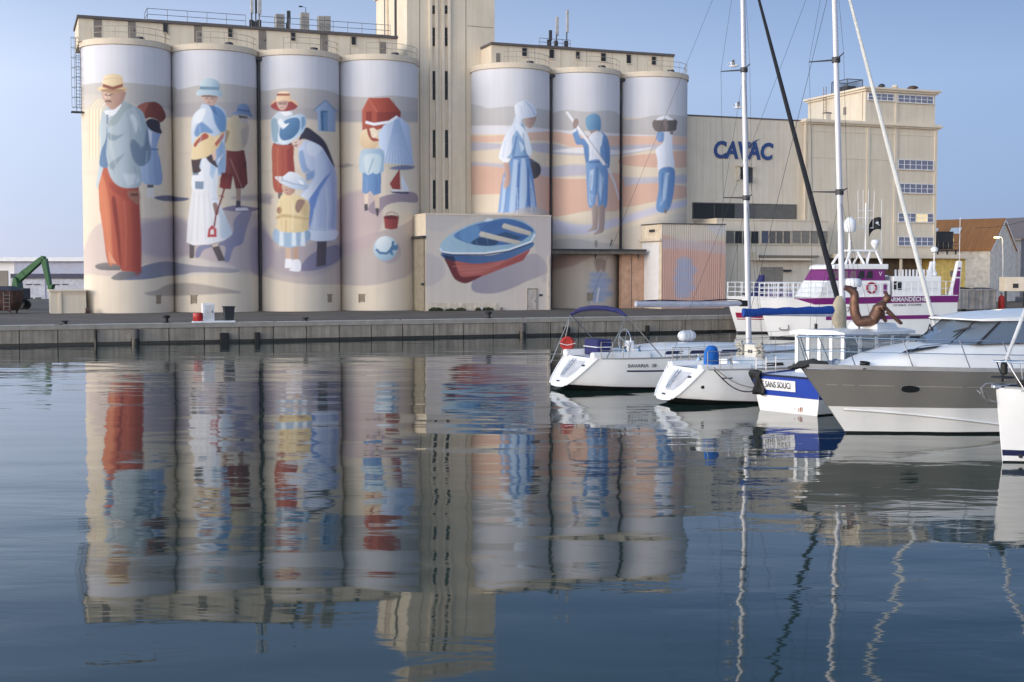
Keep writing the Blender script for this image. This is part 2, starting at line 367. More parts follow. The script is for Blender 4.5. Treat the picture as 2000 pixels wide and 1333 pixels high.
    paint([(215, 345), (260, 360), (300, 350), (255, 385), (220, 380)], (140, 158, 170), soft=2.5); paint([(222, 510), (260, 480), (300, 455), (270, 500), (240, 540)], (144, 160, 172), soft=2.5)
    paint([(330, 260), (352, 250), (372, 300), (360, 350), (345, 300)], (204, 214, 220), soft=3); paint([(290, 560), (370, 560), (385, 600), (320, 628)], (200, 210, 220), soft=4, a=.8)
    paint([(270, 200), (290, 182), (345, 206), (300, 240), (262, 300), (215, 310), (240, 260)], (152, 166, 170), soft=2, a=.8)
    paint([(196, 232), (212, 262), (206, 285), (222, 262), (250, 252), (284, 205), (276, 196), (240, 225)], (230, 230, 234))
    paint([(208, 250), (218, 252), (216, 300), (208, 300)], (120, 136, 160), soft=.7)
    paint([(192, 130), (188, 160), (200, 188), (212, 208), (240, 226), (272, 206), (292, 186), (303, 160), (300, 128)], (204, 164, 144), (164, 124, 110), (1, 0))
    paint([(193, 138), (212, 140), (226, 150), (224, 168), (200, 166)], (226, 192, 170), soft=1); paint([(240, 148), (262, 140), (264, 176), (246, 180)], (182, 142, 124), soft=1.5)
    paint([(200, 184), (206, 178), (228, 178), (236, 187), (222, 185), (208, 185)], (96, 68, 60), soft=.6); paint([(200, 148), (232, 150), (232, 156), (200, 153)], (98, 70, 64), soft=.8)
    paint(ell(238, 118, 78, 19, 0), (234, 206, 158), (206, 170, 120), (.3, 1)); paint(ell(240, 126, 62, 10), (176, 134, 98), soft=1)
    paint([(188, 105), (191, 62), (204, 46), (240, 38), (276, 45), (291, 60), (293, 106), (240, 118)], (240, 218, 174), (214, 184, 136), (1, .2))
    stroke([(190, 70), (240, 60), (290, 68)], 4, (214, 186, 140), soft=.8)
    paint([(188, 90), (240, 106), (293, 90), (293, 107), (240, 123), (188, 108)], (146, 80, 64), sm=False)
    # ---- second silo: three children
    paint([(690, 935), (780, 925), (862, 875), (872, 800), (930, 745), (965, 755), (935, 850), (915, 922), (870, 945), (845, 1016), (820, 1006), (822, 935), (720, 952), (692, 992), (670, 992)], (128, 132, 168), (150, 142, 164), (0, -1))
    paint([(815, 738), (880, 724), (960, 732), (1010, 742), (940, 758), (820, 750)], (136, 124, 150))
    paint([(880, 738), (938, 735), (950, 750), (880, 752)], (222, 216, 226))
    paint([(880, 620), (908, 620), (906, 702), (885, 702)], (176, 142, 124), sm=False); paint([(882, 700), (906, 700), (906, 730), (882, 735)], (78, 74, 88), sm=False)
    paint([(832, 430), (925, 436), (936, 500), (943, 610), (920, 636), (880, 636), (866, 570), (855, 640), (805, 636), (798, 590), (828, 520)], (142, 70, 66), (116, 54, 56), (1, 0), sm=False)
    stroke([(852, 480), (912, 630)], 4, (186, 130, 116)); paint([(918, 500), (936, 500), (936, 530), (920, 530)], (104, 50, 52), sm=False)
    paint([(845, 275), (890, 255), (940, 290), (950, 345), (922, 432), (830, 436), (816, 400), (828, 320)], (228, 204, 154), (196, 178, 158), (1, 0)); paint([(905, 330), (945, 310), (935, 400), (915, 425)], (184, 168, 156), soft=3)
    paint([(830, 330), (850, 340), (830, 400), (818, 395)], (170, 138, 104), soft=3)
    paint([(890, 250), (942, 258), (944, 282), (928, 300), (906, 288)], (200, 184, 174)); paint([(893, 252), (944, 262), (944, 272), (900, 270)], (110, 100, 104))
    paint([(862, 246), (886, 232), (890, 206), (920, 194), (946, 205), (956, 235), (970, 264), (930, 252)], (136, 162, 200), (100, 126, 172), (1, .5)); stroke([(888, 226), (955, 234)], 9, (90, 116, 160))
    paint([(708, 195), (750, 205), (790, 205), (830, 245), (830, 330), (822, 420), (826, 545), (790, 570), (700, 570), (660, 440), (648, 350), (656, 262), (690, 225)], (212, 222, 236), (176, 196, 222), (1, 0))
    paint([(755, 210), (790, 212), (828, 260), (826, 345), (800, 340), (775, 300), (762, 250)], (96, 142, 192), soft=1.5); paint([(665, 350), (690, 290), (720, 300), (765, 345), (720, 350), (690, 372)], (110, 152, 200), soft=2.5)
    paint([(775, 430), (822, 400), (824, 540), (790, 560), (780, 500)], (140, 172, 212), soft=3); paint([(790, 480), (820, 450), (780, 520)], (228, 232, 240), soft=2)
    paint([(735, 195), (770, 205), (790, 260), (765, 240)], (78, 120, 170), soft=1.2); paint([(690, 225), (725, 225), (700, 290), (668, 300), (655, 340), (656, 270)], (232, 236, 242), soft=2)
    paint([(700, 148), (782, 150), (780, 182), (760, 206), (728, 192), (708, 172)], (218, 184, 168), (178, 142, 128), (1, 0)); paint([(700, 148), (782, 150), (780, 162), (704, 160)], (140, 110, 104), soft=.8)
    paint([(678, 152), (694, 120), (796, 122), (806, 157), (742, 148)], (196, 216, 226), (150, 180, 200), (1, 0)); paint([(697, 112), (706, 76), (742, 61), (786, 76), (793, 116)], (204, 222, 230), (142, 172, 194), (1, .2))
    paint([(694, 104), (795, 108), (796, 124), (693, 120)], (112, 148, 172), sm=False)
    paint([(640, 920), (666, 922), (664, 998), (640, 1000)], (100, 90, 90), sm=False); paint([(752, 930), (790, 925), (827, 1012), (790, 1014)], (94, 84, 88), sm=False); paint([(757, 928), (788, 922), (792, 934), (760, 942)], (214, 190, 176), sm=False)
    paint([(655, 630), (742, 630), (792, 700), (830, 790), (860, 872), (820, 905), (740, 926), (660, 932), (624, 916), (630, 800), (645, 700)], (240, 236, 236), (220, 222, 228), (1, 0), sm=False)
    for x0, x1 in ((690, 680), (715, 725), (740, 768), (665, 650)): stroke([(x0, 660), (x1, 910)], 5, (206, 206, 214), soft=2, a=.8)
    paint([(785, 715), (830, 790), (860, 872), (805, 895), (798, 800)], (192, 206, 222), soft=3)
    paint([(706, 484), (745, 480), (782, 520), (788, 580), (782, 660), (786, 712), (754, 712), (748, 650), (700, 642), (655, 642), (656, 560), (700, 535)], (240, 240, 244), (216, 222, 232), (1, 0)); paint([(750, 500), (780, 525), (760, 590), (745, 560)], (170, 196, 224), soft=2.5)
    paint([(656, 545), (690, 545), (686, 566), (656, 566)], (136, 152, 172), soft=1)
    paint([(668, 598), (714, 600), (712, 640), (670, 638)], (126, 148, 172), sm=False); stroke([(756, 690), (786, 690)], 5, (196, 204, 220))
    paint([(762, 714), (783, 714), (792, 762), (776, 776), (766, 745)], (150, 118, 110))
    paint([(808, 552), (857, 560), (849, 637), (794, 630)], (112, 44, 46), (150, 60, 58), (0, 1), sm=False); stroke([(822, 632), (806, 690), (778, 770), (768, 835)], 9, (136, 50, 56)); stroke([(795, 672), (820, 682)], 6, (160, 60, 66))
    paint([(738, 848), (756, 826), (780, 845), (782, 888), (732, 890)], (196, 66, 76), sm=False); paint([(750, 852), (764, 846), (768, 874), (748, 875)], (236, 226, 226), sm=False)
    paint([(654, 475), (702, 470), (692, 520), (700, 545), (662, 556), (652, 520)], (80, 64, 68)); paint([(722, 462), (750, 450), (788, 525), (760, 512), (735, 490)], (74, 62, 72)); paint([(752, 436), (776, 418), (780, 478), (765, 492)], (228, 190, 170))
    paint([(650, 482), (655, 420), (672, 378), (712, 345), (745, 352), (768, 366), (822, 338), (818, 362), (790, 420), (742, 465), (700, 480)], (242, 216, 164), (220, 186, 130), (1, 0))
    paint([(663, 404), (716, 348), (740, 370), (690, 396), (672, 420)], (182, 82, 66)); paint([(768, 398), (820, 342), (816, 370), (780, 418)], (190, 96, 78)); paint([(770, 370), (815, 345), (780, 390), (750, 420)], (238, 206, 152), soft=1)
    # ---- third silo: boy, young woman bending to a small girl, beach hut
    V = 2
    paint([(328, 228), (388, 174), (450, 238), (440, 246), (440, 342), (350, 336), (346, 232)], (176, 198, 226), (140, 166, 206), (1, 0), sm=False); paint([(362, 230), (398, 230), (398, 338), (366, 336)], (76, 124, 166), sm=False); paint([(378, 240), (398, 240), (398, 338), (380, 337)], (116, 156, 194), sm=False)
    stroke([(326, 230), (388, 177), (452, 240)], 7, (120, 146, 182), soft=.7)
    paint([(255, 1060), (290, 1000), (345, 962), (440, 930), (470, 950), (465, 1000), (430, 1030), (340, 1062)], (132, 126, 154), soft=1.5)
    paint([(140, 640), (166, 640), (160, 692), (142, 688)], (116, 106, 114), sm=False)
    paint([(118, 396), (215, 400), (223, 480), (226, 570), (180, 600), (166, 655), (120, 642), (111, 520)], (190, 92, 68), (160, 62, 54), (1, 0)); paint([(186, 440), (215, 412), (225, 560), (192, 575)], (150, 56, 52), soft=1.5)
    paint([(120, 392), (215, 398), (215, 412), (120, 406)], (120, 60, 60), sm=False)
    paint([(108, 275), (150, 230), (188, 220), (218, 245), (212, 395), (114, 396), (106, 330)], (210, 218, 228), (190, 204, 218), (1, 0)); paint([(108, 275), (106, 330), (118, 392), (146, 380), (138, 280)], (146, 176, 196), soft=2)
    paint([(148, 240), (186, 222), (216, 248), (180, 260)], (232, 234, 240), soft=1.2)
    paint(ell(173, 203, 71, 32), (176, 72, 70), (150, 56, 62), (1, 0)); paint([(103, 202), (112, 185), (140, 172), (206, 172), (236, 188), (243, 205), (206, 180), (140, 180)], (238, 190, 146), soft=.8)
    paint([(138, 182), (190, 180), (186, 214), (162, 230), (142, 212)], (222, 188, 172), (190, 150, 138), (1, 0)); paint([(140, 186), (188, 184), (186, 198), (142, 198)], (170, 130, 120), soft=1)
    paint([(134, 184), (138, 146), (170, 130), (201, 146), (205, 184), (170, 176)], (244, 212, 172), (220, 180, 138), (1, 0)); paint([(134, 140), (203, 140), (203, 153), (134, 153)], (164, 90, 70), sm=False); paint([(150, 132), (190, 132), (203, 141), (135, 141)], (244, 214, 176), soft=.7)
    paint([(345, 900), (396, 898), (390, 1036), (340, 1044)], (90, 80, 90), sm=False)
    paint([(258, 395), (330, 384), (376, 410), (402, 470), (441, 550), (446, 700), (442, 890), (410, 906), (340, 908), (298, 885), (305, 780), (330, 700), (290, 700), (255, 690), (275, 640), (320, 590), (310, 545), (270, 552), (256, 500), (248, 450)], (210, 220, 242), (184, 194, 228), (1, 0))
    paint([(300, 715), (330, 640), (380, 585), (425, 545), (365, 640), (332, 740), (304, 850)], (112, 148, 214), soft=2.5); paint([(404, 480), (441, 550), (446, 700), (442, 885), (410, 890), (420, 700)], (158, 172, 216), soft=5, a=.8)
    paint([(250, 450), (272, 440), (290, 520), (312, 545), (275, 552), (256, 510)], (150, 176, 216), soft=2); paint([(285, 560), (330, 540), (330, 580), (290, 600)], (136, 166, 214), soft=3)
    paint([(330, 450), (376, 468), (386, 560), (352, 622), (292, 698), (256, 690), (290, 640), (338, 560)], (236, 240, 248), (200, 212, 238), (1, 0), soft=1.5); paint([(295, 400), (350, 395), (372, 430), (330, 470), (296, 450)], (226, 232, 246), soft=3)
    paint([(298, 850), (442, 850), (437, 900), (340, 910), (298, 890)], (220, 226, 244), soft=1); stroke([(300, 850), (440, 852)], 4, (170, 184, 222), soft=1.2)
    paint([(215, 395), (255, 376), (270, 400), (246, 422), (224, 416)], (228, 198, 184)); paint([(220, 410), (246, 404), (240, 422), (226, 418)], (176, 136, 126), soft=1)
    paint([(250, 382), (285, 318), (335, 345), (384, 390), (412, 450), (437, 528), (400, 470), (368, 420), (318, 392), (275, 378)], (66, 62, 82))
    paint([(141, 382), (148, 330), (190, 275), (240, 250), (276, 254), (290, 285), (276, 335), (236, 376), (185, 403), (155, 402)], (222, 234, 244), (166, 196, 220), (1, 0)); paint([(150, 332), (170, 288), (215, 268), (252, 275), (252, 330), (216, 374), (170, 386), (150, 366)], (90, 140, 184), (64, 112, 160), (1, 1))
    paint([(140, 290), (156, 272), (178, 300), (200, 296), (170, 325), (158, 318)], (234, 238, 244), soft=1); paint([(262, 262), (280, 262), (284, 300), (262, 340)], (110, 150, 190), soft=2)
    paint([(178, 930), (206, 930), (209, 1006), (185, 1006)], (214, 180, 150), sm=False); paint([(215, 930), (245, 930), (251, 1012), (222, 1012)], (196, 158, 132), sm=False)
    paint([(180, 1000), (215, 1004), (216, 1050), (176, 1050)], (240, 238, 242)); paint([(217, 1010), (255, 1010), (257, 1066), (200, 1062), (214, 1045)], (236, 236, 242))
    paint([(124, 846), (180, 855), (295, 850), (307, 900), (250, 935), (190, 943), (118, 906)], (168, 196, 220), (140, 170, 204), (1, 0))
    for x in (150, 215, 262): paint([(x, 856), (x + 18, 856), (x + 22, 936), (x - 4, 936)], (220, 230, 238), soft=2)
    paint([(168, 668), (240, 670), (282, 690), (307, 722), (302, 800), (292, 856), (180, 864), (134, 846), (140, 800), (132, 740), (150, 690)], (240, 216, 162), (220, 192, 138), (1, .3))
    paint([(136, 780), (180, 770), (298, 790), (298, 800), (180, 786), (136, 795)], (206, 172, 118), soft=2); stroke([(182, 800), (182, 862)], 4, (190, 156, 106), soft=1); paint([(250, 690), (300, 720), (296, 780), (262, 770)], (214, 184, 132), soft=3)
    paint(ell(148, 750, 14, 18), (176, 130, 100)); paint([(230, 738), (244, 695), (282, 700), (266, 738), (246, 764)], (160, 124, 108))
    paint([(163, 616), (226, 636), (222, 660), (196, 674), (172, 657)], (220, 176, 152), (176, 130, 112), (1, 0))
    paint([(126, 574), (168, 572), (200, 549), (238, 558), (274, 585), (302, 622), (286, 642), (230, 640), (170, 617), (140, 597)], (230, 232, 238), (176, 194, 220), (.4, 1)); stroke([(165, 592), (220, 612), (285, 622)], 8, (160, 184, 212), soft=1); paint([(245, 590), (268, 598), (282, 618), (258, 612)], (240, 242, 246), soft=.8)
    # ---- fourth silo: red hut, striped tent, boy, toys
    paint([(578, 232), (612, 166), (720, 164), (780, 236), (777, 292), (655, 332), (580, 332)], (186, 84, 60), (160, 64, 52), (1, 0), sm=False); paint([(612, 166), (720, 164), (780, 236), (656, 238)], (182, 76, 54), (158, 60, 46), (1, 0), sm=False); paint([(656, 238), (780, 237), (776, 292), (656, 305)], (146, 56, 48), sm=False)
    paint([(600, 234), (629, 234), (629, 290), (600, 290)], (146, 52, 44), sm=False); stroke([(578, 234), (612, 168), (657, 238)], 5, (206, 112, 82), soft=.7)
    paint([(654, 370), (690, 310), (757, 257), (790, 275), (826, 310), (847, 514), (770, 510), (695, 502), (680, 440)], (210, 224, 246), (180, 200, 234), (1, 0), sm=False)
    for i in range(9): stroke([(752 + i * 2, 272), (700 + i * 17.5, 503 + i)], 6, (158, 186, 224), soft=1)
    stroke([(597, 290), (640, 302), (720, 290), (762, 262)], 14, (238, 238, 244))
    paint(ell(615, 380, 51, 56, -20), (240, 214, 172), (220, 182, 136), (.4, 1)); paint(ell(634, 348, 23, 28), (242, 220, 192)); paint([(603, 316), (612, 362), (636, 390), (668, 386), (650, 374), (630, 368), (618, 328)], (168, 70, 60))
    paint([(642, 664), (669, 664), (669, 742), (648, 742)], (214, 190, 168), sm=False); paint([(590, 658), (613, 655), (609, 722), (592, 722)], (232, 208, 184), sm=False); paint([(590, 718), (608, 716), (609, 750), (592, 754)], (84, 78, 84), sm=False); paint([(648, 738), (667, 738), (665, 776), (655, 782)], (80, 74, 84), sm=False)
    paint([(581, 550), (679, 552), (677, 660), (640, 673), (622, 648), (602, 666), (580, 657)], (116, 158, 206), (84, 128, 182), (1, 0), sm=False)
    paint([(574, 440), (625, 428), (690, 438), (692, 520), (681, 553), (580, 554), (564, 520)], (186, 208, 224), (140, 174, 204), (1, 0)); paint([(592, 465), (676, 465), (670, 545), (650, 562), (636, 548), (620, 562), (600, 556)], (208, 222, 228), (176, 202, 214), (1, 0), soft=1); stroke([(638, 480), (612, 556)], 6, (138, 172, 196), soft=1.2)
    paint([(775, 533), (779, 648), (738, 640), (722, 612)], (166, 64, 58), sm=False); paint([(783, 558), (824, 640), (785, 649)], (226, 226, 238), sm=False); paint([(724, 651), (827, 654), (820, 664), (740, 660)], (70, 70, 104), sm=False); paint([(740, 640), (820, 644), (824, 652), (730, 650)], (232, 230, 236), sm=False)
    stroke([(700, 782), (708, 766), (732, 758), (762, 768), (770, 786)], 4, (150, 110, 110)); paint([(691, 782), (771, 786), (763, 844), (732, 850), (698, 844)], (176, 72, 70), (144, 54, 56), (1, 0), sm=False); paint(ell(731, 786, 39, 11), (120, 46, 52))
    paint(ell(722, 965, 60, 62), (170, 156, 162), soft=3, a=.8); paint(ell(700, 948, 61, 65, 15), (208, 226, 236), (150, 184, 208), (.3, 1)); paint(ell(694, 930, 42, 44), (232, 238, 240), (194, 214, 226), (.5, 1)); stroke([(652, 952), (672, 972), (708, 974), (735, 950), (742, 910)], 13, (66, 118, 164)); paint([(728, 940), (764, 930), (762, 956), (738, 958), (742, 985), (722, 972)], (76, 126, 172))
    # ---- bands of sand and water on the right hand silos
    V = 0
    O1, O2, LV, WV = (226, 184, 160), (222, 176, 152), (192, 186, 198), (222, 218, 224)
    paint([(900, 206), (935, 206), (955, 212), (1000, 208), (1070, 215), (1078, 221), (1105, 215), (1150, 219), (1190, 216), (1210, 224), (1220, 234), (1246, 232), (1278, 226), (1318, 225), (1350, 234), (1350, 265), (1290, 270), (1215, 262), (1140, 256), (1075, 256), (1000, 252), (900, 252)], (194, 190, 190), (188, 182, 180), (0, 1), soft=.8)
    paint([(900, 248), (1000, 246), (1100, 255), (1210, 262), (1350, 268), (1350, 274), (1210, 270), (1075, 262), (900, 262)], WV, soft=2.5)
    paint([(900, 264), (960, 266), (1070, 257), (1130, 264), (1212, 266), (1350, 268), (1350, 284), (1215, 286), (1130, 290), (1070, 275), (960, 278), (900, 278)], O1, soft=1.2)
    paint([(900, 278), (1000, 282), (1068, 280), (1140, 292), (1212, 284), (1350, 284), (1350, 294), (1280, 292), (1212, 304), (1130, 304), (1070, 300), (1000, 290), (900, 296)], LV, soft=2); paint([(1075, 296), (1140, 288), (1210, 294), (1280, 288), (1210, 302), (1140, 300)], (228, 224, 226), soft=1.5)
    paint([(1215, 308), (1280, 300), (1350, 296), (1350, 324), (1290, 328), (1215, 322)], O2, soft=1.2)
    paint([(900, 316), (1000, 322), (1068, 326), (1140, 322), (1214, 345), (1280, 346), (1350, 342), (1350, 356), (1280, 362), (1212, 366), (1150, 344), (1070, 346), (1000, 330), (900, 327)], LV, soft=3)
    paint([(900, 327), (1000, 330), (1070, 346), (1140, 350), (1212, 340), (1212, 408), (1150, 412), (1070, 422), (1000, 382), (900, 377)], O2, soft=1.4)
    paint([(1214, 368), (1280, 358), (1350, 368), (1350, 384), (1280, 394), (1214, 404)], O2, soft=1.4)
    paint([(1070, 428), (1140, 440), (1212, 424), (1280, 404), (1350, 390), (1350, 400), (1280, 418), (1212, 440), (1140, 458), (1070, 456)], (204, 198, 214), soft=3.5); paint([(1070, 458), (1150, 462), (1212, 450), (1350, 416), (1350, 500), (1070, 500)], (214, 200, 182), soft=3)
    paint([(1070, 474), (1110, 466), (1160, 472), (1212, 480), (1212, 500), (1070, 500)], (190, 180, 172), soft=2)
    paint([(1050, 498), (1260, 498), (1260, 620), (1050, 620)], (196, 178, 160), sm=False); paint([(1050, 498), (1160, 500), (1120, 520), (1050, 535)], (176, 146, 136), soft=3); paint([(1213, 500), (1262, 500), (1262, 620), (1213, 620)], (204, 162, 138), soft=3)  # darker tan below the ledge: the shade it throws, painted into the colour
    # woman, boy with a pole, basket carrier
    V = 3
    paint([(718, 425), (752, 438), (796, 470), (742, 474)], (96, 102, 130)); paint(ell(757, 502, 44, 50, 20), (104, 96, 98), (72, 68, 76), (1, 0))
    paint([(636, 425), (732, 425), (757, 540), (782, 742), (740, 760), (556, 758), (574, 600), (590, 520)], (122, 164, 214), (96, 138, 196), (1, 0), sm=False)
    for q in ([(645, 440), (672, 440), (655, 755), (618, 756)], [(690, 440), (712, 440), (724, 600), (702, 756), (676, 756)], [(735, 520), (760, 640), (772, 740), (748, 748)], [(590, 540), (610, 540), (592, 750), (570, 754)]): paint(q, (178, 202, 230), soft=2.5)
    for q in ([(672, 460), (684, 460), (672, 755), (656, 755)], [(722, 470), (734, 500), (744, 750), (724, 756)]): paint(q, (76, 120, 182), soft=2)
    paint([(638, 245), (690, 235), (722, 300), (737, 424), (640, 430), (598, 442), (626, 380), (632, 300)], (156, 188, 222), (116, 156, 202), (1, 0)); paint([(650, 300), (668, 310), (652, 420), (636, 420)], (98, 140, 190), soft=2); paint([(676, 330), (712, 372), (690, 400)], (196, 216, 236), soft=2); stroke([(640, 428), (738, 422)], 10, (88, 126, 178))
    paint([(588, 452), (618, 452), (628, 560), (606, 604), (588, 588), (598, 530)], (212, 174, 158), (176, 138, 128), (1, 0)); paint([(578, 420), (622, 436), (616, 458), (582, 455)], (236, 238, 244), sm=False)
    paint([(712, 198), (770, 193), (772, 215), (757, 246), (741, 264), (718, 248)], (206, 172, 156), (168, 136, 126), (1, 0))
    paint([(660, 190), (640, 240), (600, 300), (563, 420), (586, 442), (632, 400), (640, 310), (692, 232)], (240, 242, 248), (206, 216, 234), (1, 0)); paint([(668, 232), (722, 290), (748, 380), (741, 424), (720, 400), (700, 330), (660, 262)], (226, 234, 246), soft=1); stroke([(600, 330), (585, 430)], 6, (196, 208, 230), soft=1.5)
    paint([(660, 200), (652, 140), (680, 114), (716, 106), (758, 130), (777, 166), (768, 198), (720, 206), (686, 216), (670, 252)], (240, 242, 248), (196, 208, 230), (1, .3)); stroke([(712, 110), (748, 150), (766, 190)], 6, (170, 186, 214), soft=1); stroke([(690, 140), (700, 200)], 5, (206, 214, 232), soft=1.2)
    V = 4
    paint([(240, 360), (243, 332), (275, 314), (306, 321), (317, 350), (312, 398), (264, 402), (248, 386)], (124, 174, 206), (78, 130, 176), (1, .4)); paint([(260, 398), (304, 394), (300, 420), (270, 428)], (176, 146, 134))
    paint([(265, 420), (302, 402), (322, 440), (314, 552), (258, 554), (246, 470)], (238, 238, 244), (212, 218, 232), (1, 0)); paint([(306, 400), (346, 428), (362, 500), (357, 592), (330, 584), (312, 500), (322, 450)], (118, 160, 208), (84, 128, 184), (1, 0)); paint([(310, 400), (328, 420), (318, 480), (306, 440)], (216, 224, 236), soft=1)
    paint([(173, 398), (195, 388), (216, 435), (252, 448), (258, 540), (248, 584), (234, 520), (226, 472), (195, 468), (180, 430)], (110, 152, 202), (88, 132, 186), (0, 1))
    paint([(252, 552), (336, 546), (352, 600), (352, 680), (344, 782), (304, 782), (298, 700), (287, 780), (255, 776), (247, 690), (243, 610)], (130, 170, 216), (96, 140, 196), (1, 0)); stroke([(255, 558), (336, 552)], 8, (86, 124, 176)); paint([(262, 600), (282, 590), (272, 700), (258, 700)], (196, 214, 234), soft=2.5); paint([(312, 600), (330, 640), (318, 760), (306, 700)], (172, 198, 228), soft=2.5); stroke([(298, 580), (294, 720)], 6, (72, 112, 168), soft=1.5); paint([(258, 700), (276, 720), (270, 772), (258, 770)], (170, 196, 226), soft=2)
    paint([(272, 780), (303, 782), (300, 880), (285, 898), (248, 902), (274, 874)], (204, 178, 166), (164, 140, 132), (1, 0)); paint([(308, 782), (336, 780), (333, 890), (316, 912), (278, 918), (305, 884)], (192, 166, 156), (156, 134, 128), (1, 0))
    stroke([(154, 304), (350, 574)], 6, (150, 156, 176), soft=.8); paint([(138, 306), (152, 301), (346, 572), (328, 572)], (238, 234, 236), sm=False); stroke([(352, 585), (385, 660), (408, 745)], 9, (224, 218, 224)); paint([(178, 352), (195, 337), (206, 355), (196, 382), (180, 388)], (160, 136, 128)); paint([(168, 400), (192, 386), (196, 398), (176, 412)], (226, 228, 236))
    paint(ell(293, 965, 8, 20), (150, 140, 132), soft=1); stroke([(374, 944), (363, 976)], 7, (70, 66, 72))
    paint(ell(615, 430, 22, 28), (140, 172, 214), (104, 142, 194), (1, 0)); paint([(636, 402), (654, 384), (672, 420), (676, 500), (682, 592), (608, 598), (600, 545), (590, 500), (604, 478), (630, 455)], (238, 238, 244), (204, 212, 230), (1, 0))
    paint([(574, 372), (580, 348), (612, 340), (692, 344), (696, 376), (686, 400), (622, 404), (590, 401)], (124, 112, 106), (92, 86, 86), (1, 0)); paint([(588, 346), (612, 328), (645, 320), (684, 346)], (236, 234, 240)); paint([(624, 344), (646, 338), (654, 386), (640, 404)], (140, 122, 120)); paint([(660, 405), (680, 400), (678, 418), (664, 418)], (136, 118, 116))
    paint([(610, 594), (682, 588), (684, 680), (668, 770), (640, 808), (594, 792), (606, 690)], (112, 158, 208), (86, 130, 186), (1, 0)); paint([(640, 610), (658, 610), (640, 740), (612, 780)], (170, 198, 228), soft=2.5); stroke([(625, 610), (622, 760)], 5, (76, 116, 172), soft=1.5); paint([(632, 795), (648, 790), (645, 814), (635, 812)], (140, 120, 116))
    # painted reflections under the ledge
    paint([(285, 1045), (340, 1045), (336, 1110), (318, 1090), (300, 1112)], (140, 116, 104), soft=3, a=.8)
    for cx, cy, rx, ry in ((305, 1120, 50, 12), (318, 1150, 62, 18), (305, 1180, 58, 16), (315, 1215, 66, 20), (300, 1245, 44, 14)): paint(ell(cx, cy, rx, ry), (122, 152, 198), soft=6, a=.75)
    stroke([(308, 1185), (302, 1218), (296, 1258)], 7, (220, 214, 216))
    # ---- corrugated shed
    V = 0
    paint([(1285, 430), (1430, 430), (1430, 620), (1285, 620)], (206, 194, 176), sm=False); paint([(1285, 470), (1340, 474), (1430, 484), (1430, 620), (1285, 620)], (210, 164, 146), soft=5); paint([(1285, 468), (1350, 470), (1430, 482), (1430, 498), (1350, 488), (1285, 484)], (192, 182, 188), soft=5, a=.7)
    paint([(1375, 440), (1425, 436), (1425, 456), (1400, 460)], (196, 194, 202), soft=4, a=.7)
    for cx, cy, rx, ry in ((1337, 512, 16, 10), (1340, 528, 22, 12), (1335, 545, 20, 12), (1338, 562, 22, 10), (1334, 575, 16, 8)): paint(ell(cx, cy, rx, ry), (158, 172, 202), soft=5, a=.75)
    # ---- low block with the painted dinghy
    V = 3
    paint([(140, 740), (850, 740), (850, 1300), (140, 1300)], (202, 190, 180), (212, 198, 184), (0, 1), sm=False)
    paint([(140, 740), (420, 740), (330, 800), (240, 850), (140, 820)], (194, 184, 178), soft=3); paint([(140, 980), (230, 1000), (260, 1060), (240, 1120), (140, 1150)], (192, 180, 178), soft=3); paint([(640, 740), (850, 740), (850, 1090), (800, 1120), (760, 900)], (192, 180, 176), soft=4, a=.8)
    paint([(408, 1168), (430, 1110), (560, 1060), (740, 975), (800, 990), (838, 1040), (842, 1080), (720, 1130), (640, 1168), (540, 1198), (440, 1194)], (152, 144, 158), (176, 164, 168), (1, -.4), soft=1.5)
    paint([(250, 985), (420, 985), (600, 985), (742, 925), (736, 960), (700, 1012), (560, 1066), (460, 1105), (382, 1140), (320, 1118), (280, 1050)], (184, 92, 84), (160, 74, 72), (1, 0), sm=False)
    paint([(250, 985), (312, 1020), (346, 1100), (420, 1100), (465, 1098), (382, 1140), (330, 1128), (305, 1105), (278, 1050)], (112, 44, 50), soft=1); paint([(330, 1060), (480, 1050), (600, 1010), (520, 1060), (400, 1090)], (196, 108, 98), soft=4, a=.8)
    paint([(244, 972), (420, 984), (560, 974), (742, 908), (748, 940), (620, 1002), (500, 1024), (420, 1030), (330, 1016), (260, 1002)], (58, 92, 144), (78, 116, 164), (1, 0)); paint([(250, 980), (310, 990), (320, 1020), (262, 1004)], (40, 54, 84), soft=1)
    paint([(228, 940), (248, 900), (310, 850), (420, 800), (520, 780), (600, 769), (700, 788), (766, 838), (769, 872), (742, 911), (620, 952), (480, 972), (300, 972), (234, 962)], (160, 194, 212), (136, 174, 200), (1, 0))
    paint([(480, 790), (500, 772), (530, 778), (520, 800)], (214, 226, 232), soft=1)
    stroke([(230, 942), (240, 962), (300, 970), (480, 970), (620, 950), (744, 905), (768, 862)], 9, (228, 234, 238)); stroke([(236, 968), (300, 980), (480, 980), (620, 960), (748, 914)], 6, (48, 66, 96), soft=.8)
    paint([(308, 872), (340, 845), (430, 808), (520, 787), (600, 775), (692, 795), (757, 836), (746, 862), (682, 906), (600, 922), (500, 928), (420, 922), (340, 896)], (82, 130, 184), (56, 100, 160), (1, .4))
    paint([(345, 850), (440, 812), (450, 880), (400, 912), (350, 890)], (96, 146, 196), soft=2); paint([(470, 830), (520, 795), (600, 785), (560, 830), (500, 850)], (66, 112, 170), soft=2)
    paint([(405, 912), (455, 880), (520, 888), (562, 905), (530, 928), (450, 926)], (48, 78, 116), soft=1.2); paint([(540, 868), (600, 850), (695, 880), (640, 906)], (52, 84, 124), soft=1.2)
    paint([(450, 864), (462, 846), (560, 872), (692, 904), (668, 922), (560, 900), (456, 876)], (216, 206, 188), (190, 180, 166), (0, 1), sm=False); paint([(580, 818), (592, 801), (680, 826), (748, 850), (742, 872), (660, 852), (584, 828)], (214, 204, 186), (186, 176, 162), (0, 1), sm=False)
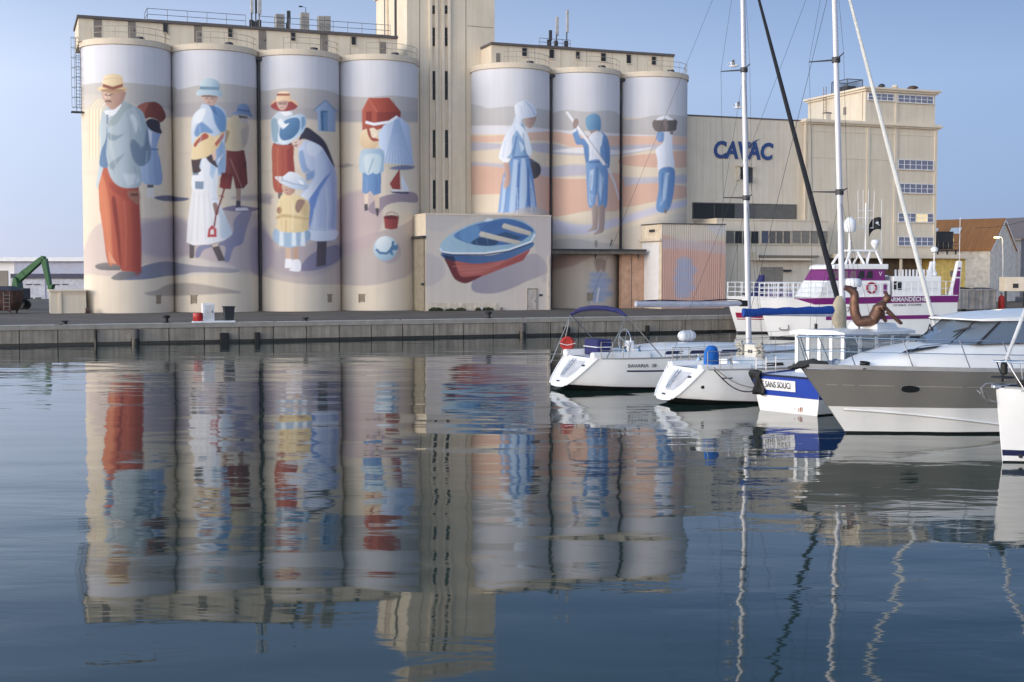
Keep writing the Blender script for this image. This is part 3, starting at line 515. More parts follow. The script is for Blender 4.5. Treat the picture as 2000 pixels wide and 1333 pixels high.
def draw_details():
    # folds, seams and features over the big shapes
    global V
    V = 1
    for P_, wd, c_ in (([(300, 200), (330, 300), (338, 400)], 6, (150, 166, 176)), ([(400, 260), (404, 330), (385, 430)], 7, (168, 184, 196)), ([(345, 215), (375, 270), (388, 340)], 6, (206, 216, 222)), ([(205, 400), (225, 480), (250, 560)], 5, (134, 150, 164)), ([(230, 300), (232, 420), (260, 520)], 5, (206, 214, 218)), ([(350, 520), (365, 570), (355, 615)], 6, (126, 146, 166)),
                       ([(300, 700), (310, 850), (305, 1050)], 7, (206, 104, 72)), ([(340, 730), (352, 880), (345, 1050)], 6, (140, 52, 46)), ([(195, 680), (212, 820), (225, 990)], 6, (226, 136, 92)), ([(255, 640), (300, 690), (360, 705)], 5, (148, 56, 46)), ([(455, 440), (462, 520), (470, 605)], 5, (112, 142, 190)), ([(420, 440), (415, 520), (420, 600)], 5, (204, 218, 238)),
                       ([(690, 300), (700, 370), (690, 420)], 5, (186, 204, 226)), ([(800, 350), (806, 430), (800, 520)], 6, (110, 150, 198)), ([(712, 520), (722, 570), (720, 630)], 4, (196, 208, 224)), ([(766, 540), (772, 620), (770, 690)], 5, (186, 202, 222)), ([(860, 300), (875, 360), (870, 425)], 6, (206, 180, 132)), ([(840, 470), (845, 540), (830, 620)], 5, (160, 84, 78)), ([(895, 470), (905, 560), (900, 630)], 5, (100, 44, 48))):
        stroke(P_, wd, c_, soft=2., a=.55)
    stroke([(196, 146), (212, 144)], 4, (90, 62, 56), soft=.4); stroke([(228, 146), (244, 143)], 4, (90, 62, 56), soft=.4); stroke([(216, 150), (212, 172)], 4, (176, 130, 112), soft=.5); stroke([(210, 195), (226, 195)], 2, (166, 108, 98), soft=.4); paint(ell(272, 160, 7, 12), (186, 140, 122), soft=.6)
    for x in (722, 752): stroke([(x, 168), (x + 14, 167)], 4, (96, 72, 68), soft=.4)
    stroke([(742, 170), (740, 182)], 4, (176, 138, 124), soft=.5); stroke([(734, 190), (748, 190)], 3, (166, 92, 86), soft=.4)
    V = 2
    for x in (148, 168): stroke([(x, 196), (x + 10, 196)], 4, (112, 82, 76), soft=.4)
    stroke([(154, 214), (168, 214)], 3, (176, 96, 90), soft=.4); stroke([(180, 642), (190, 645)], 4, (110, 80, 70), soft=.4); stroke([(184, 660), (196, 661)], 3, (170, 90, 84), soft=.4); stroke([(228, 398), (240, 394)], 4, (120, 88, 80), soft=.4)
    for P_, wd, c_ in (([(140, 420), (138, 520), (145, 630)], 6, (206, 112, 84)), ([(165, 420), (168, 520), (160, 600)], 5, (150, 62, 52)), ([(360, 640), (368, 740), (360, 840)], 6, (176, 192, 230)), ([(390, 620), (402, 740), (396, 850)], 6, (222, 230, 246)), ([(425, 600), (430, 720), (425, 840)], 6, (150, 166, 212)), ([(330, 740), (334, 800), (326, 850)], 5, (226, 232, 246)),
                       ([(160, 700), (156, 760), (160, 830)], 5, (222, 192, 136)), ([(215, 700), (220, 760), (215, 850)], 5, (246, 226, 178)), ([(275, 720), (278, 780), (270, 845)], 5, (204, 172, 118)), ([(600, 580), (606, 620), (600, 655)], 5, (136, 172, 214)), ([(650, 580), (656, 620), (650, 660)], 5, (74, 116, 170)), ([(585, 460), (580, 500), (588, 545)], 5, (206, 222, 232))):
        stroke(P_, wd, c_, soft=1.6, a=.75)
    for y in (182, 196, 210): stroke([(600 - (y - 182) * .4, y), (614 + 0 * y, y)], 2, (160, 62, 50), soft=.5, a=.6)
    for x in (640, 665, 690, 715, 740): stroke([(x, 172), (x + 22, 232)], 3, (150, 56, 44), soft=.8, a=.5)
    V = 3
    for P_, wd, c_ in (([(650, 250), (655, 300), (640, 380)], 5, (196, 214, 234)), ([(700, 290), (706, 350), (715, 415)], 5, (96, 136, 186)), ([(608, 600), (600, 680), (590, 750)], 5, (88, 130, 188)), ([(665, 600), (668, 680), (664, 750)], 5, (206, 222, 240)), ([(745, 600), (755, 680), (762, 740)], 5, (84, 126, 186)), ([(610, 300), (596, 370), (580, 425)], 5, (222, 228, 240)), ([(672, 130), (690, 160), (680, 210)], 4, (206, 214, 230))):
        stroke(P_, wd, c_, soft=1.4, a=.75)
    stroke([(742, 208), (752, 208)], 4, (96, 74, 70), soft=.4); stroke([(738, 238), (750, 236)], 3, (150, 90, 84), soft=.4)
    for k in range(4): stroke([(300 + k * 60, 900 - k * 24), (330 + k * 60, 952)], 3, (120, 160, 190), soft=.8, a=.5)
    stroke([(330, 1075), (500, 1062), (640, 1022), (715, 985)], 4, (150, 66, 64), soft=1, a=.7); stroke([(300, 1045), (480, 1044), (620, 1008), (728, 955)], 4, (206, 122, 110), soft=1, a=.6)
    V = 4
    for P_, wd, c_ in (([(280, 440), (278, 500), (270, 545)], 4, (206, 212, 228)), ([(335, 450), (345, 510), (340, 570)], 5, (74, 116, 172)), ([(318, 600), (326, 680), (320, 760)], 4, (78, 120, 178)), ([(270, 620), (262, 690), (270, 760)], 4, (84, 126, 184)), ([(640, 470), (650, 530), (645, 585)], 4, (206, 212, 228)), ([(650, 620), (660, 700), (650, 780)], 5, (78, 122, 178))):
        stroke(P_, wd, c_, soft=1.3, a=.75)
draw_mural(); draw_details()
# brush mottling over the whole print
_n = blur(rng.random((CH // 8 + 1, CW // 8 + 1)).astype(np.float32), 2); _n = np.kron(_n, np.ones((8, 8), np.float32))[:CH, :CW]
_g = CAN @ np.array([.3, .59, .11], np.float32); CAN = (CAN * .84 + _g[..., None] * .16 * np.array([1.02, 1., .97], np.float32)) * .96   # sun bleached paint
CAN *= (1 + (blur(_n, 4) - .5) * .22)[..., None]
def sample(px, py):
    x = np.clip((px - CX0) * CSC - .5, 0, CW - 1.01); y = np.clip((py - CY0) * CSC - .5, 0, CH - 1.01)
    xi = x.astype(int); yi = y.astype(int); fx = (x - xi)[..., None]; fy = (y - yi)[..., None]
    return (CAN[yi, xi] * (1 - fx) + CAN[yi, xi + 1] * fx) * (1 - fy) + (CAN[yi + 1, xi] * (1 - fx) + CAN[yi + 1, xi + 1] * fx) * fy
def mural_mat():
    m = bpy.data.materials.new('mural_paint'); m.use_nodes = True; n = m.node_tree.nodes; l = m.node_tree.links; b = n['Principled BSDF']
    b.inputs['Roughness'].default_value = .8
    at = n.new('ShaderNodeAttribute'); at.attribute_name = 'paint'
    tc = n.new('ShaderNodeTexCoord'); mp = n.new('ShaderNodeMapping'); mp.inputs['Scale'].default_value = (1.2, 1.2, .05); l.new(tc.outputs['Object'], mp.inputs[0])
    t = n.new('ShaderNodeTexNoise'); t.inputs['Scale'].default_value = 2.; t.inputs['Detail'].default_value = 6; l.new(mp.outputs[0], t.inputs['Vector'])
    r = n.new('ShaderNodeValToRGB'); r.color_ramp.elements[0].position = .3; r.color_ramp.elements[1].position = .6
    r.color_ramp.elements[0].color = (.955, .95, .94, 1); r.color_ramp.elements[1].color = (1, 1, 1, 1); l.new(t.outputs['Fac'], r.inputs[0])
    mx = n.new('ShaderNodeMix'); mx.data_type = 'RGBA'; mx.blend_type = 'MULTIPLY'; mx.inputs[0].default_value = 1
    l.new(at.outputs['Color'], mx.inputs[6]); l.new(r.outputs[0], mx.inputs[7]); l.new(mx.outputs[2], b.inputs['Base Color'])
    return m
MURAL = mural_mat()
def grid_object(name, P, col, parent, smooth=True, wrap=False):
    """P: rows x cols x 3 in the parent's own frame; col: rows x cols x 3 paint"""
    r, c, _ = P.shape; me = bpy.data.meshes.new(name)
    i, j = np.mgrid[0:r - 1, 0:c if wrap else c - 1]; q = (j + 1) % c
    f = np.stack([i * c + j, i * c + q, (i + 1) * c + q, (i + 1) * c + j], -1).reshape(-1, 4)
    me.vertices.add(r * c); me.vertices.foreach_set('co', P.astype(np.float32).ravel())
    me.loops.add(f.size); me.loops.foreach_set('vertex_index', f.astype(np.int32).ravel())
    me.polygons.add(len(f)); me.polygons.foreach_set('loop_start', np.arange(0, f.size, 4, dtype=np.int32))
    me.polygons.foreach_set('use_smooth', np.full(len(f), smooth)); me.update(calc_edges=True)
    a = me.color_attributes.new('paint', 'FLOAT_COLOR', 'POINT')
    a.data.foreach_set('color', np.concatenate([col, np.ones((r, c, 1))], -1).astype(np.float32).ravel())
    me.materials.append(MURAL); me.validate()
    o = bpy.data.objects.new(name, me); C.objects.link(o); o.parent = parent; ORG[o.name] = ORG.get(parent.name, (0, 0, 0)); return o

# ------------------------------------------------------------------ water, ground, quay
def water_mat():
    m = bpy.data.materials.new('harbour_water'); m.use_nodes = True; n = m.node_tree.nodes; l = m.node_tree.links; b = n['Principled BSDF']
    b.inputs['Base Color'].default_value = (.015, .034, .027, 1); b.inputs['Roughness'].default_value = .035; b.inputs['IOR'].default_value = 1.333
    tc = n.new('ShaderNodeTexCoord')
    def noise(scale, detail, sx=1., sy=1., dist=0.):
        mp = n.new('ShaderNodeMapping'); mp.inputs['Scale'].default_value = (sx, sy, 1); mp.inputs['Rotation'].default_value = (0, 0, .2); l.new(tc.outputs['Object'], mp.inputs[0])
        t = n.new('ShaderNodeTexNoise'); t.inputs['Scale'].default_value = scale; t.inputs['Detail'].default_value = detail; t.inputs['Distortion'].default_value = dist
        l.new(mp.outputs[0], t.inputs['Vector']); return t.outputs['Fac']
    def mul(a, k):
        q = n.new('ShaderNodeMath'); q.operation = 'MULTIPLY'; l.new(a, q.inputs[0])
        if isinstance(k, float): q.inputs[1].default_value = k
        else: l.new(k, q.inputs[1])
        return q.outputs[0]
    def add(a, c):
        q = n.new('ShaderNodeMath'); q.operation = 'ADD'; l.new(a, q.inputs[0]); l.new(c, q.inputs[1]); return q.outputs[0]
    swell = noise(.22, 2., .5, 1.); rip = noise(1.1, 3., .45, 1., .4); fine = noise(4.5, 3., .4, 1.)
    patch = noise(.05, 2.); pr = n.new('ShaderNodeMapRange'); pr.inputs[1].default_value = .44; pr.inputs[2].default_value = .62; pr.inputs[3].default_value = .45; pr.inputs[4].default_value = 1.5; l.new(patch, pr.inputs[0])
    h = add(mul(swell, WAVE[0]), mul(add(mul(rip, WAVE[1]), mul(fine, WAVE[2])), pr.outputs[0]))
    bp = n.new('ShaderNodeBump'); bp.inputs['Strength'].default_value = 1.; bp.inputs['Distance'].default_value = 1.; l.new(h, bp.inputs['Height']); l.new(bp.outputs[0], b.inputs['Normal'])
    return m
WAVE = (.066, .0105, .0005)
mb = MB(); mb.add([(-900, -300, 0), (900, -300, 0), (900, 700, 0), (-900, 700, 0)], [(0, 1, 2, 3)])
tag(mb.build('harbour_water', water_mat()), kind='structure')

QA, QB = UZ(0, 638, ZQ), UZ(1400, 617.5, ZQ); QD = (QB - QA).normalized(); QANG = math.atan2(QD.y, QD.x); QN = Vector((-QD.y, QD.x, 0))
def qpos(px):                                    # distance along the quay edge seen at a column of the picture
    y = 638 + (617.5 - 638) * px / 1400; return (UZ(px, y, ZQ) - QA).dot(QD)
mb = MB(); p = [QA - QD * 900 + QN * .7, QA + QD * 900 + QN * .7]
mb.add([p[0], p[1], p[1] + QN * 4000, p[0] + QN * 4000], [(0, 1, 2, 3)])
tag(mb.build('quay_ground', ASPH), kind='structure')
quay = thing('quay_wall', 'long grey concrete quay wall with dark wet foot and pale capping', 'wall', QA, QANG)
# the thing stands at the level of the quay top; z below is counted from there
mb = MB(); mb.box(-300, 300, .22, .9, -4, -.26); mb.build('wall_core', WET, quay)
PW = (qpos(467) - qpos(37)) / 6; q0 = qpos(37)
for k in range(-6, 34):
    x0 = q0 + k * PW; dy = random.uniform(-.02, .02)
    mb = MB(); mb.box(x0 + .03, x0 + PW - .03, dy, .21, -ZQ + .17, -.27); pn = mb.build('panel', CONC, quay)
    mb = MB(); mb.box(x0 + .02, x0 + PW - .02, dy + .02, .215, -3.2, -ZQ + .166); mb.build('wet_foot', WET, pn)
    mb = MB(); mb.box(x0 * 1 - .0 + .004, x0 + PW - .004, -.07 + dy, .7, -.255, .035 + random.uniform(-.004, .004)); mb.build('cap_stone', CAPC, quay)
    mb = MB(); mb.box(x0 + (.3 if k in (1, 7, 15) else .01), x0 + PW - (.0 if k % 5 else .2), .02, .3, .041, .055); mb.build('edge_line', LINEP, quay)
def qthing(name, label, cat, px, back=0., group=None): return thing(name, label, cat, QA + QD * qpos(px) + QN * back, QANG, group)
PILE = S('weathered_pile', (96, 92, 90), rough=.8, var=.25, scale=3, bump=.4)
for px, wd, lab in ((263, .5, 'broad grey pile with dark foot set in quay wall below first two silos'), (1019, .42, 'broad grey pile in quay wall below the dinghy mural'), (186, .16, 'thin dark pile in the quay wall below first silo')):
    o = qthing('quay_pile', lab, 'pile', px, -.02); mb = MB(); mb.cyl((0, -.1, -3), (0, -.1, -.3), wd / 2, n=14); mb.build('shaft', PILE if wd > .3 else BLK, o, True)
    mb = MB(); mb.cyl((0, -.1, -3), (0, -.1, -ZQ + .36), wd / 2 + .015, n=14); mb.build('weedy_foot', WET, o, True)
for px, lab, hw in ((437, 'square black rubber fender at waterline below second silo', .28), (501, 'narrow black rubber fender at waterline below third silo', .16), (1104, 'black rubber fender on quay wall behind the red lifebuoy', .24), (1262, 'thin black rubber fender on quay wall behind the liferaft', .12)):
    o = qthing('quay_fender', lab, 'fender', px, -.02); mb = MB(); mb.box(-hw, hw, -.32, -.03, -1.6, -.62); mb.build('block', BLK, o, bevel=.03)
    mb = MB(); mb.box(-hw * .3, hw * .3, -.36, -.325, -1.5, -.7); mb.build('face_strip', S('scuffed_rubber', (38, 37, 36), rough=.8), o)
for px, lab in ((327, 'black mooring bollard on quay edge left of the red drum'), (959, 'black mooring bollard on quay edge below the dinghy mural'), (128, 'low black mooring bollard on quay edge left of first silo'), (600, 'low black mooring bollard on the quay edge below third silo')):
    o = qthing('bollard', lab, 'bollard', px, .45); mb = MB(); mb.lathe([(.3, .035), (.3, .09), (.14, .12), (.13, .34), (.24, .4), (.25, .5), (.1, .55), (.01, .56)], n=14)
    if px in (128, 600): mb.v = [(x, y, z * .5 + .02) for x, y, z in mb.v]
    mb.build('post', BLK, o, True); mb = MB(); mb.box(-.34, .34, -.3, .3, .036, .06); mb.build('base_plate', DSTEEL, o)
# red drum, white cabinet and bin
o = qthing('hose_drum', 'red round drum standing on the quay beside the white cabinet', 'drum', 391, .75)
RED = S('red_paint', (176, 30, 28), rough=.45, var=.12); mb = MB(); mb.lathe([(.01, .14), (.3, .14), (.32, .18), (.32, .62), (.3, .66), (.01, .66)], n=18); mb.build('drum', RED, o, True)
mb = MB(); mb.lathe([(.335, .37), (.345, .38), (.345, .42), (.335, .43)], n=18); mb.build('hoop', RED, o, True); mb = MB(); mb.box(-.34, .34, -.3, .3, .04, .135); mb.build('foot', WHITE, o)
o = qthing('service_cabinet', 'white service cabinet on a low slab on the quay', 'cabinet', 411, .8); mb = MB(); mb.box(-.38, .38, -.2, .25, .14, 1.28); mb.build('body', WHITE, o, bevel=.02)
mb = MB(); mb.box(-.26, .3, -.222, -.203, .22, 1.16); mb.build('door', S('off_white_panel', (206, 204, 204), rough=.5), o); mb = MB(); mb.box(.2, .25, -.25, -.224, .65, .8); mb.build('handle', DSTEEL, o)
mb = MB(); mb.box(-.95, 1.7, -.34, .4, .036, .132); mb.build('slab', WHITE, o)
o = qthing('wheelie_bin', 'dark wheeled bin on the quay right of the white cabinet', 'bin', 452, .85); BIN = S('dark_plastic', (38, 40, 48), rough=.5)
mb = MB(); mb.loft([[(-.26, -.3, .16), (.26, -.3, .16), (.26, .25, .16), (-.26, .25, .16)], [(-.33, -.36, 1.0), (.33, -.36, 1.0), (.33, .34, 1.0), (-.33, .34, 1.0)]], closed=True); mb.build('body', BIN, o)
mb = MB(); mb.box(-.37, .37, -.4, .4, 1.004, 1.07); mb.build('lid', BIN, o, bevel=.02)
for sx in (-.25, .25): mb = MB(); mb.cyl((sx - .03, .28, .135), (sx + .03, .28, .135), .1, n=12); mb.build('wheel', BLK, o)

# ------------------------------------------------------------------ silos
ZC = HCAM + 18.397                                # underside of the cap band
SS = [i * 2 * SP + (GAP if i > 3 else 0) for i in range(7)]
SLAB = ['silo painted with a gentleman in straw hat and red trousers, leftmost', 'silo painted with a girl in white skirt holding a red spade', 'silo painted with a woman bending over a small girl in yellow', 'silo painted with red beach hut, striped tent and boy from behind', 'silo painted with a white veiled woman in long blue dress', 'silo painted with a barefoot boy carrying a long pole', 'silo painted with a figure carrying a basket on the head, rightmost']
ROWS = 400
for i in range(7):
    s0 = SS[i]; o = fthing('grain_silo', SLAB[i], 'silo', s0, 0, group='painted silos along the quay')
    c = W(s0, 0, 0); d = Vector((0, 0, 0)) - c; ac = math.atan2(d.dot(ES), -d.dot(ET)); D = math.hypot(d.x, d.y); lim = math.acos(RS / D) - R(1.2)
    an = np.concatenate([np.linspace(ac - R(100), ac + R(100), 176), np.linspace(ac + R(115), ac + R(245), 10)])
    zz = np.linspace(ZQ - .02, ZC + .05, ROWS)[:, None] + 0 * an[None, :]
    aa = an[None, :] + 0 * zz; ls, lt = RS * np.sin(aa), -RS * np.cos(aa)
    as_ = np.clip(np.where(an > ac + R(180), ac - R(100), an), ac - lim, ac + lim)[None, :] + 0 * zz
    ws = s0 + RS * np.sin(as_); wt = -RS * np.cos(as_)
    px, py = proj_np(OX + ES.x * ws + ET.x * wt, OY + ES.y * ws + ET.y * wt, zz)
    grid_object('wall', np.stack([ls, lt, zz - ZQ], -1), sample(px, py), o, True, True)
    mb = MB(); mb.lathe([(RS - .05, ZC - .04), (RS + .12, ZC), (RS + .13, ZC + .46), (RS + .02, ZC + .5), (RS - .3, ZC + .52), (.02, ZC + .6)], (s0, 0, 0), 96); mb.build('cap_band', TRIM, o, True)
    mb = MB(); pts = [(s0 + (RS - .05) * math.sin(R(q)), -(RS - .05) * math.cos(R(q)), ZC + .5) for q in range(-78, 79, 6)]
    if i in (0, 1, 2, 3, 4, 5, 6): rail(mb, pts[(8 if i else 4):], .95, .022, pts[(8 if i else 4)::3]); mb.build('railing', S('pale_rail', (170, 158, 142), rough=.6), o)
    mb = MB(); mb.lathe([(.35, ZC + .5), (.35, ZC + .75), (.3, ZC + .8), (.01, ZC + .82)], (s0 + .9, -RS + 1., 0), 14); mb.build('roof_hatch', DSTEEL, o, True)
    for a in ([34] if i in (0, 2) else [-38] if i in (1, 3) else [-10] if i == 5 else []):
        x, y = s0 + (RS + .01) * math.sin(R(a)), -(RS + .01) * math.cos(R(a)); hh = MB(); hh.box(-.24, .24, -.04, .3, 0, .62); hh.box(-.3, .3, -.09, .1, .62, .7)
        if a < 0: hh.box(-.3, -.2, -.08, .1, -.05, .62)
        q = R(a); cq, sq = math.cos(q), math.sin(q); hh.v = [(x + vx * cq - vy * sq, y + vx * sq + vy * cq, ZQ + .75 + vz) for vx, vy, vz in hh.v]
        hh.build('base_hatch', S('hatch_beige', (150, 136, 118), rough=.8), o)
for k, (sa, lab) in enumerate(((SS[1] + SP, 'rain downpipe in the groove between second and third silo'), (SS[4] + SP, 'rain downpipe in the groove between veiled woman and pole boy silos'), (SS[5] + SP, 'rain downpipe in the groove between the last two silos'))):
    o = fthing('downpipe', lab, 'pipe', sa, -1.3); mb = MB(); mb.cyl((sa, -1.25, ZQ + .05), (sa, -1.25, ZC - .3), .09, n=10); mb.build('pipe', DSTEEL, o, True)
    mb = MB(); mb.box(sa - .28, sa + .28, -1.5, -1.0, ZC - .32, ZC - .08); mb.build('hopper', DSTEEL, o)

# ------------------------------------------------------------------ helpers for walls seen square on
def fbox(name, m, par, px0, py0, px1, py1, t0, t1, bevel=0.):
    pm, qm = (px0 + px1) / 2, (py0 + py1) / 2
    s0, s1 = F(px0, qm, t0)[0], F(px1, qm, t0)[0]; z1, z0 = F(pm, py0, t0)[1], F(pm, py1, t0)[1]
    mb = MB(); mb.box(s0, s1, t0, t1, z0, z1); return mb.build(name, m, par, bevel=bevel)
def fwin(par, px0, py0, px1, py1, t, cols=1, rows=1, pane=None, frame=None, fr=.07, name='window', sill=True, mul=.05):
    pm, qm = (px0 + px1) / 2, (py0 + py1) / 2
    s0, s1 = F(px0, qm, t)[0], F(px1, qm, t)[0]; z1, z0 = F(pm, py0, t)[1], F(pm, py1, t)[1]
    mb = MB(); mb.box(s0 - fr, s0, t - .09, t + .05, z0 - fr, z1 + fr); mb.box(s1, s1 + fr, t - .09, t + .05, z0 - fr, z1 + fr)
    mb.box(s0, s1, t - .088, t + .05, z1, z1 + fr); mb.box(s0, s1, t - .088, t + .05, z0 - fr, z0)
    for c in range(1, cols): x = s0 + (s1 - s0) * c / cols; mb.box(x - mul / 2, x + mul / 2, t - .075, t + .05, z0, z1)
    for r in range(1, rows): z = z0 + (z1 - z0) * r / rows; mb.box(s0, s1, t - .07, t + .05, z - mul / 2, z + mul / 2)
    w_ = mb.build(name, frame or TRIM, par)
    for c in range(cols):
        for r in range(rows):
            a, b = s0 + (s1 - s0) * c / cols, s0 + (s1 - s0) * (c + 1) / cols; e, g = z0 + (z1 - z0) * r / rows, z0 + (z1 - z0) * (r + 1) / rows
            mb = MB(); mb.box(a + .012, b - .012, t - .03 - random.uniform(0, .01), t - .012, e + .012, g - .012)
            mb.build('pane', pane(c, r) if callable(pane) else (pane or PANE), w_)
    if sill: mb = MB(); mb.box(s0 - fr * 1.6, s1 + fr * 1.6, t - .16, t + .04, z0 - fr - .06, z0 - fr - .003); mb.build('sill', TRIM, w_)
    return w_

# ------------------------------------------------------------------ gallery houses over the silos
TH = -1.3
def gallery(lab, pxa, pxb, ya, yb, tb):
    sa, za = F(pxa, ya, TH); sb, zb = F(pxb, yb, TH); z1 = (za + zb) / 2
    o = fthing('gallery_house', lab, 'building', (sa + sb) / 2, 2, ZC + .6)
    mb = MB(); mb.box(sa, sb, TH, tb, ZC + .4, z1 - .22); mb.build('wall', CREAM, o)
    mb = MB(); mb.box(sa - .12, sb, TH - .22, tb + .2, z1 - .217, z1); mb.build('roof', ROOFG, o)
    k = 0
    while sa + 1.6 + k * 2.6 < sb - .4:
        x = sa + 1.6 + k * 2.6; mb = MB(); mb.box(x - .02, x + .02, TH - .012, TH + .02, ZC + .5, z1 - .23); mb.build('panel_joint', S('joint_beige', (150, 138, 122), rough=.9), o); k += 1  # panel joints drawn as thin strips of darker beige
    return o, sa, sb, z1
g1, ga, gb, gz = gallery('long beige gallery house on top of the four left silos', 153, 776, 29, 72.5, 4.9)
for a, b, c_, d_ in ((183, 38, 199, 73), (250, 43, 265, 75), (379, 51, 394, 83), (505, 60, 520, 97), (625, 66, 640, 100), (742, 82, 754, 106)):
    dr = fbox('door', DOORG, g1, a, b, c_, d_, TH - .03, TH + .04); s_, z_ = F(c_ - 3, (b + d_) / 2, TH); mb = MB(); mb.box(s_ - .05, s_ + .05, TH - .09, TH - .032, z_ - .1, z_ + .02); mb.build('handle', DSTEEL, dr)
for a, b, c_, d_ in ((319, 48, 327, 64), (446, 57, 453, 73), (569, 65, 576, 80), (687, 73, 694, 88)): fwin(g1, a, b, c_, d_, TH, 1, 1, PANED, S('window_steel', (104, 98, 92), rough=.6), fr=.035)
g2, ha, hb, hz = gallery('beige gallery house on top of the three right silos', 960, 1316, 83, 107, 4.9)
for a, b, c_, d_ in ((1020, 95, 1028, 110), (1073, 98, 1081, 114), (1125, 102, 1131, 115), (1174, 105, 1182, 120), (1224, 108, 1231, 124), (1273, 112, 1280, 127)): fwin(g2, a, b, c_, d_, TH, 1, 1, PANED, S('window_steel', (104, 98, 92), rough=.6), fr=.035)
fbox('door', DOORG, g2, 969, 104, 977, 122, TH - .03, TH + .04)
RAILM = S('grey_rail', (112, 112, 120), rough=.5, metal=.3)
def roof_rail(lab, pxa, pxb, z, t, t2=None, h=.95, n=9, mids=(.5,)):
    sa, sb = F(pxa, 60, t)[0], F(pxb, 60, t)[0]; o = fthing('roof_railing', lab, 'railing', sa, t, z); pts = [(sa + (sb - sa) * k / n, t, z) for k in range(n + 1)]
    mb = MB(); rail(mb, pts, h, .025, mids=mids)
    if t2 is not None: rail(mb, [(sa, t, z), (sa, t2, z)], h, .025)
    mb.build('rails', RAILM, o); mb = MB(); mb.box(sa, sb, t - .12, t + .2, z + .002, z + .06); mb.build('kick_plate', ROOFG, o); return o
roof_rail('grey guard rail along the left gallery roof above the second silo', 288, 480, gz, TH + .1, 1.2, n=5)
roof_rail('grey guard rail along gallery roof from aerial cluster to tower', 507, 762, gz, TH + .1, n=9)
# caged ladder at the left end
o = fthing('caged_ladder', 'grey caged ladder hanging on the left side of first silo', 'ladder', SS[0] - 3.8, -.6); lx, ly = F(150, 140, -.6)[0], -.6
zt, zb_ = F(148, 75, -.6)[1], F(148, 218, -.6)[1]; mb = MB()
for sx in (-.05, .3): mb.cyl((lx + sx, ly, zb_), (lx + sx, ly, zt), .03, n=5)
mb.build('stile', DSTEEL, o); mb = MB()
for k in range(22): z = zb_ + (zt - zb_) * k / 21; mb.cyl((lx - .05, ly, z), (lx + .3, ly, z), .018, n=5)
mb.build('rungs', DSTEEL, o); mb = MB()
for k in range(8): z = zb_ + .3 + (zt - zb_ - .3) * k / 7; mb.tube([(lx + .3, ly, z), (lx + .15, ly - .5, z), (lx - .2, ly - .55, z), (lx - .42, ly - .2, z), (lx - .3, ly + .15, z), (lx - .05, ly, z)], .018, 5)
for ox_, oy_ in ((.15, -.5), (-.2, -.55), (-.42, -.2)): mb.cyl((lx + ox_, ly + oy_, zb_ + .3), (lx + ox_, ly + oy_, zt), .016, n=5)
mb.build('safety_cage', DSTEEL, o); mb = MB(); mb.box(lx - .5, lx + .45, ly - .6, ly + .3, zb_ - .12, zb_ - .04); mb.build('landing', DSTEEL, o)
# aerials and plant on the roofs
AER = S('aerial_grey', (176, 172, 172), rough=.5); PLANT = S('plant_box', (168, 162, 154), rough=.6, streak=.15)
def aerial(px, pyt, pyb, t, r, lab, z, m=AER, rad=True):
    s_, zt_ = F(px, pyt, t); o = fthing('phone_aerial', lab, 'aerial', s_, t, z); mb = MB(); mb.cyl((s_, t, z), (s_, t, zt_ - .1), .06, n=8); mb.build('pole', DSTEEL, o)
    if rad: mb = MB(); mb.box(s_ - r, s_ + r, t - .22, t - .07, z + (zt_ - z) * .42, zt_); mb.build('antenna_panel', m, o, bevel=.03)
    mb = MB(); mb.box(s_ - .18, s_ + .18, t + .06, t + .22, z + .25, z + .8); mb.build('radio_box', DSTEEL, o)
aerial(491, -14, 45, -.2, .13, 'tall pale phone aerial, leftmost of the cluster above third silo', gz); aerial(499, -18, 46, .3, .09, 'thin dark phone aerial in the middle of the left roof cluster', gz, DSTEEL); aerial(506, -10, 46, -.4, .16, 'broad pale phone aerial, rightmost of the left roof cluster', gz)
def roofbox(px0, py0, px1, py1, t, d, lab, z, m=PLANT, leg=.25):
    s0, z1 = F(px0, py0, t); s1 = F(px1, py0, t)[0]; o = fthing('roof_unit', lab, 'roof unit', (s0 + s1) / 2, t, z)
    mb = MB(); mb.box(s0, s1, t, t + d, z + leg, z1); mb.build('casing', m, o, bevel=.03)
    for q in range(3): zq_ = z + leg + (z1 - z - leg) * (.2 + .25 * q); mb = MB(); mb.box(s0 + .08, s1 - .08, t - .02, t - .004, zq_, zq_ + .07); mb.build('louvre', S('louvre_grey', (120, 118, 116), rough=.6), o)
    mb = MB()
    for sx in (s0 + .06, s1 - .12):
        for ty in (t + .05, t + d - .12): mb.box(sx, sx + .06, ty, ty + .06, z, z + leg)
    mb.build('feet', DSTEEL, o); return o
roofbox(539, 27, 556, 50, .3, .7, 'pale plant box on the gallery roof right of the aerials', gz); roofbox(588, 24, 604, 50, .1, .6, 'plant box with a lamp pole on the gallery roof', gz); roofbox(622, 31, 634, 55, .1, .7, 'left of a pair of plant boxes on the gallery roof', gz); roofbox(634.6, 31, 646, 55, .1, .7, 'right of a pair of plant boxes on the gallery roof', gz)
aerial(563, 22, 50, 0, .16, 'short dark aerial between plant boxes on gallery roof', gz, DSTEEL)
s_, zt_ = F(597, 15, .9); o = fthing('lamp_pole', 'thin lamp pole behind plant box on the gallery roof', 'lamp', s_, .9, gz); mb = MB(); mb.tube([(s_, .9, gz), (s_, .9, zt_), (s_ - .35, .9, zt_ + .05)], .03, 6); mb.build('pole', DSTEEL, o); mb = MB(); mb.box(s_ - .6, s_ - .3, .82, .98, zt_, zt_ + .1); mb.build('lamp_head', DSTEEL, o)
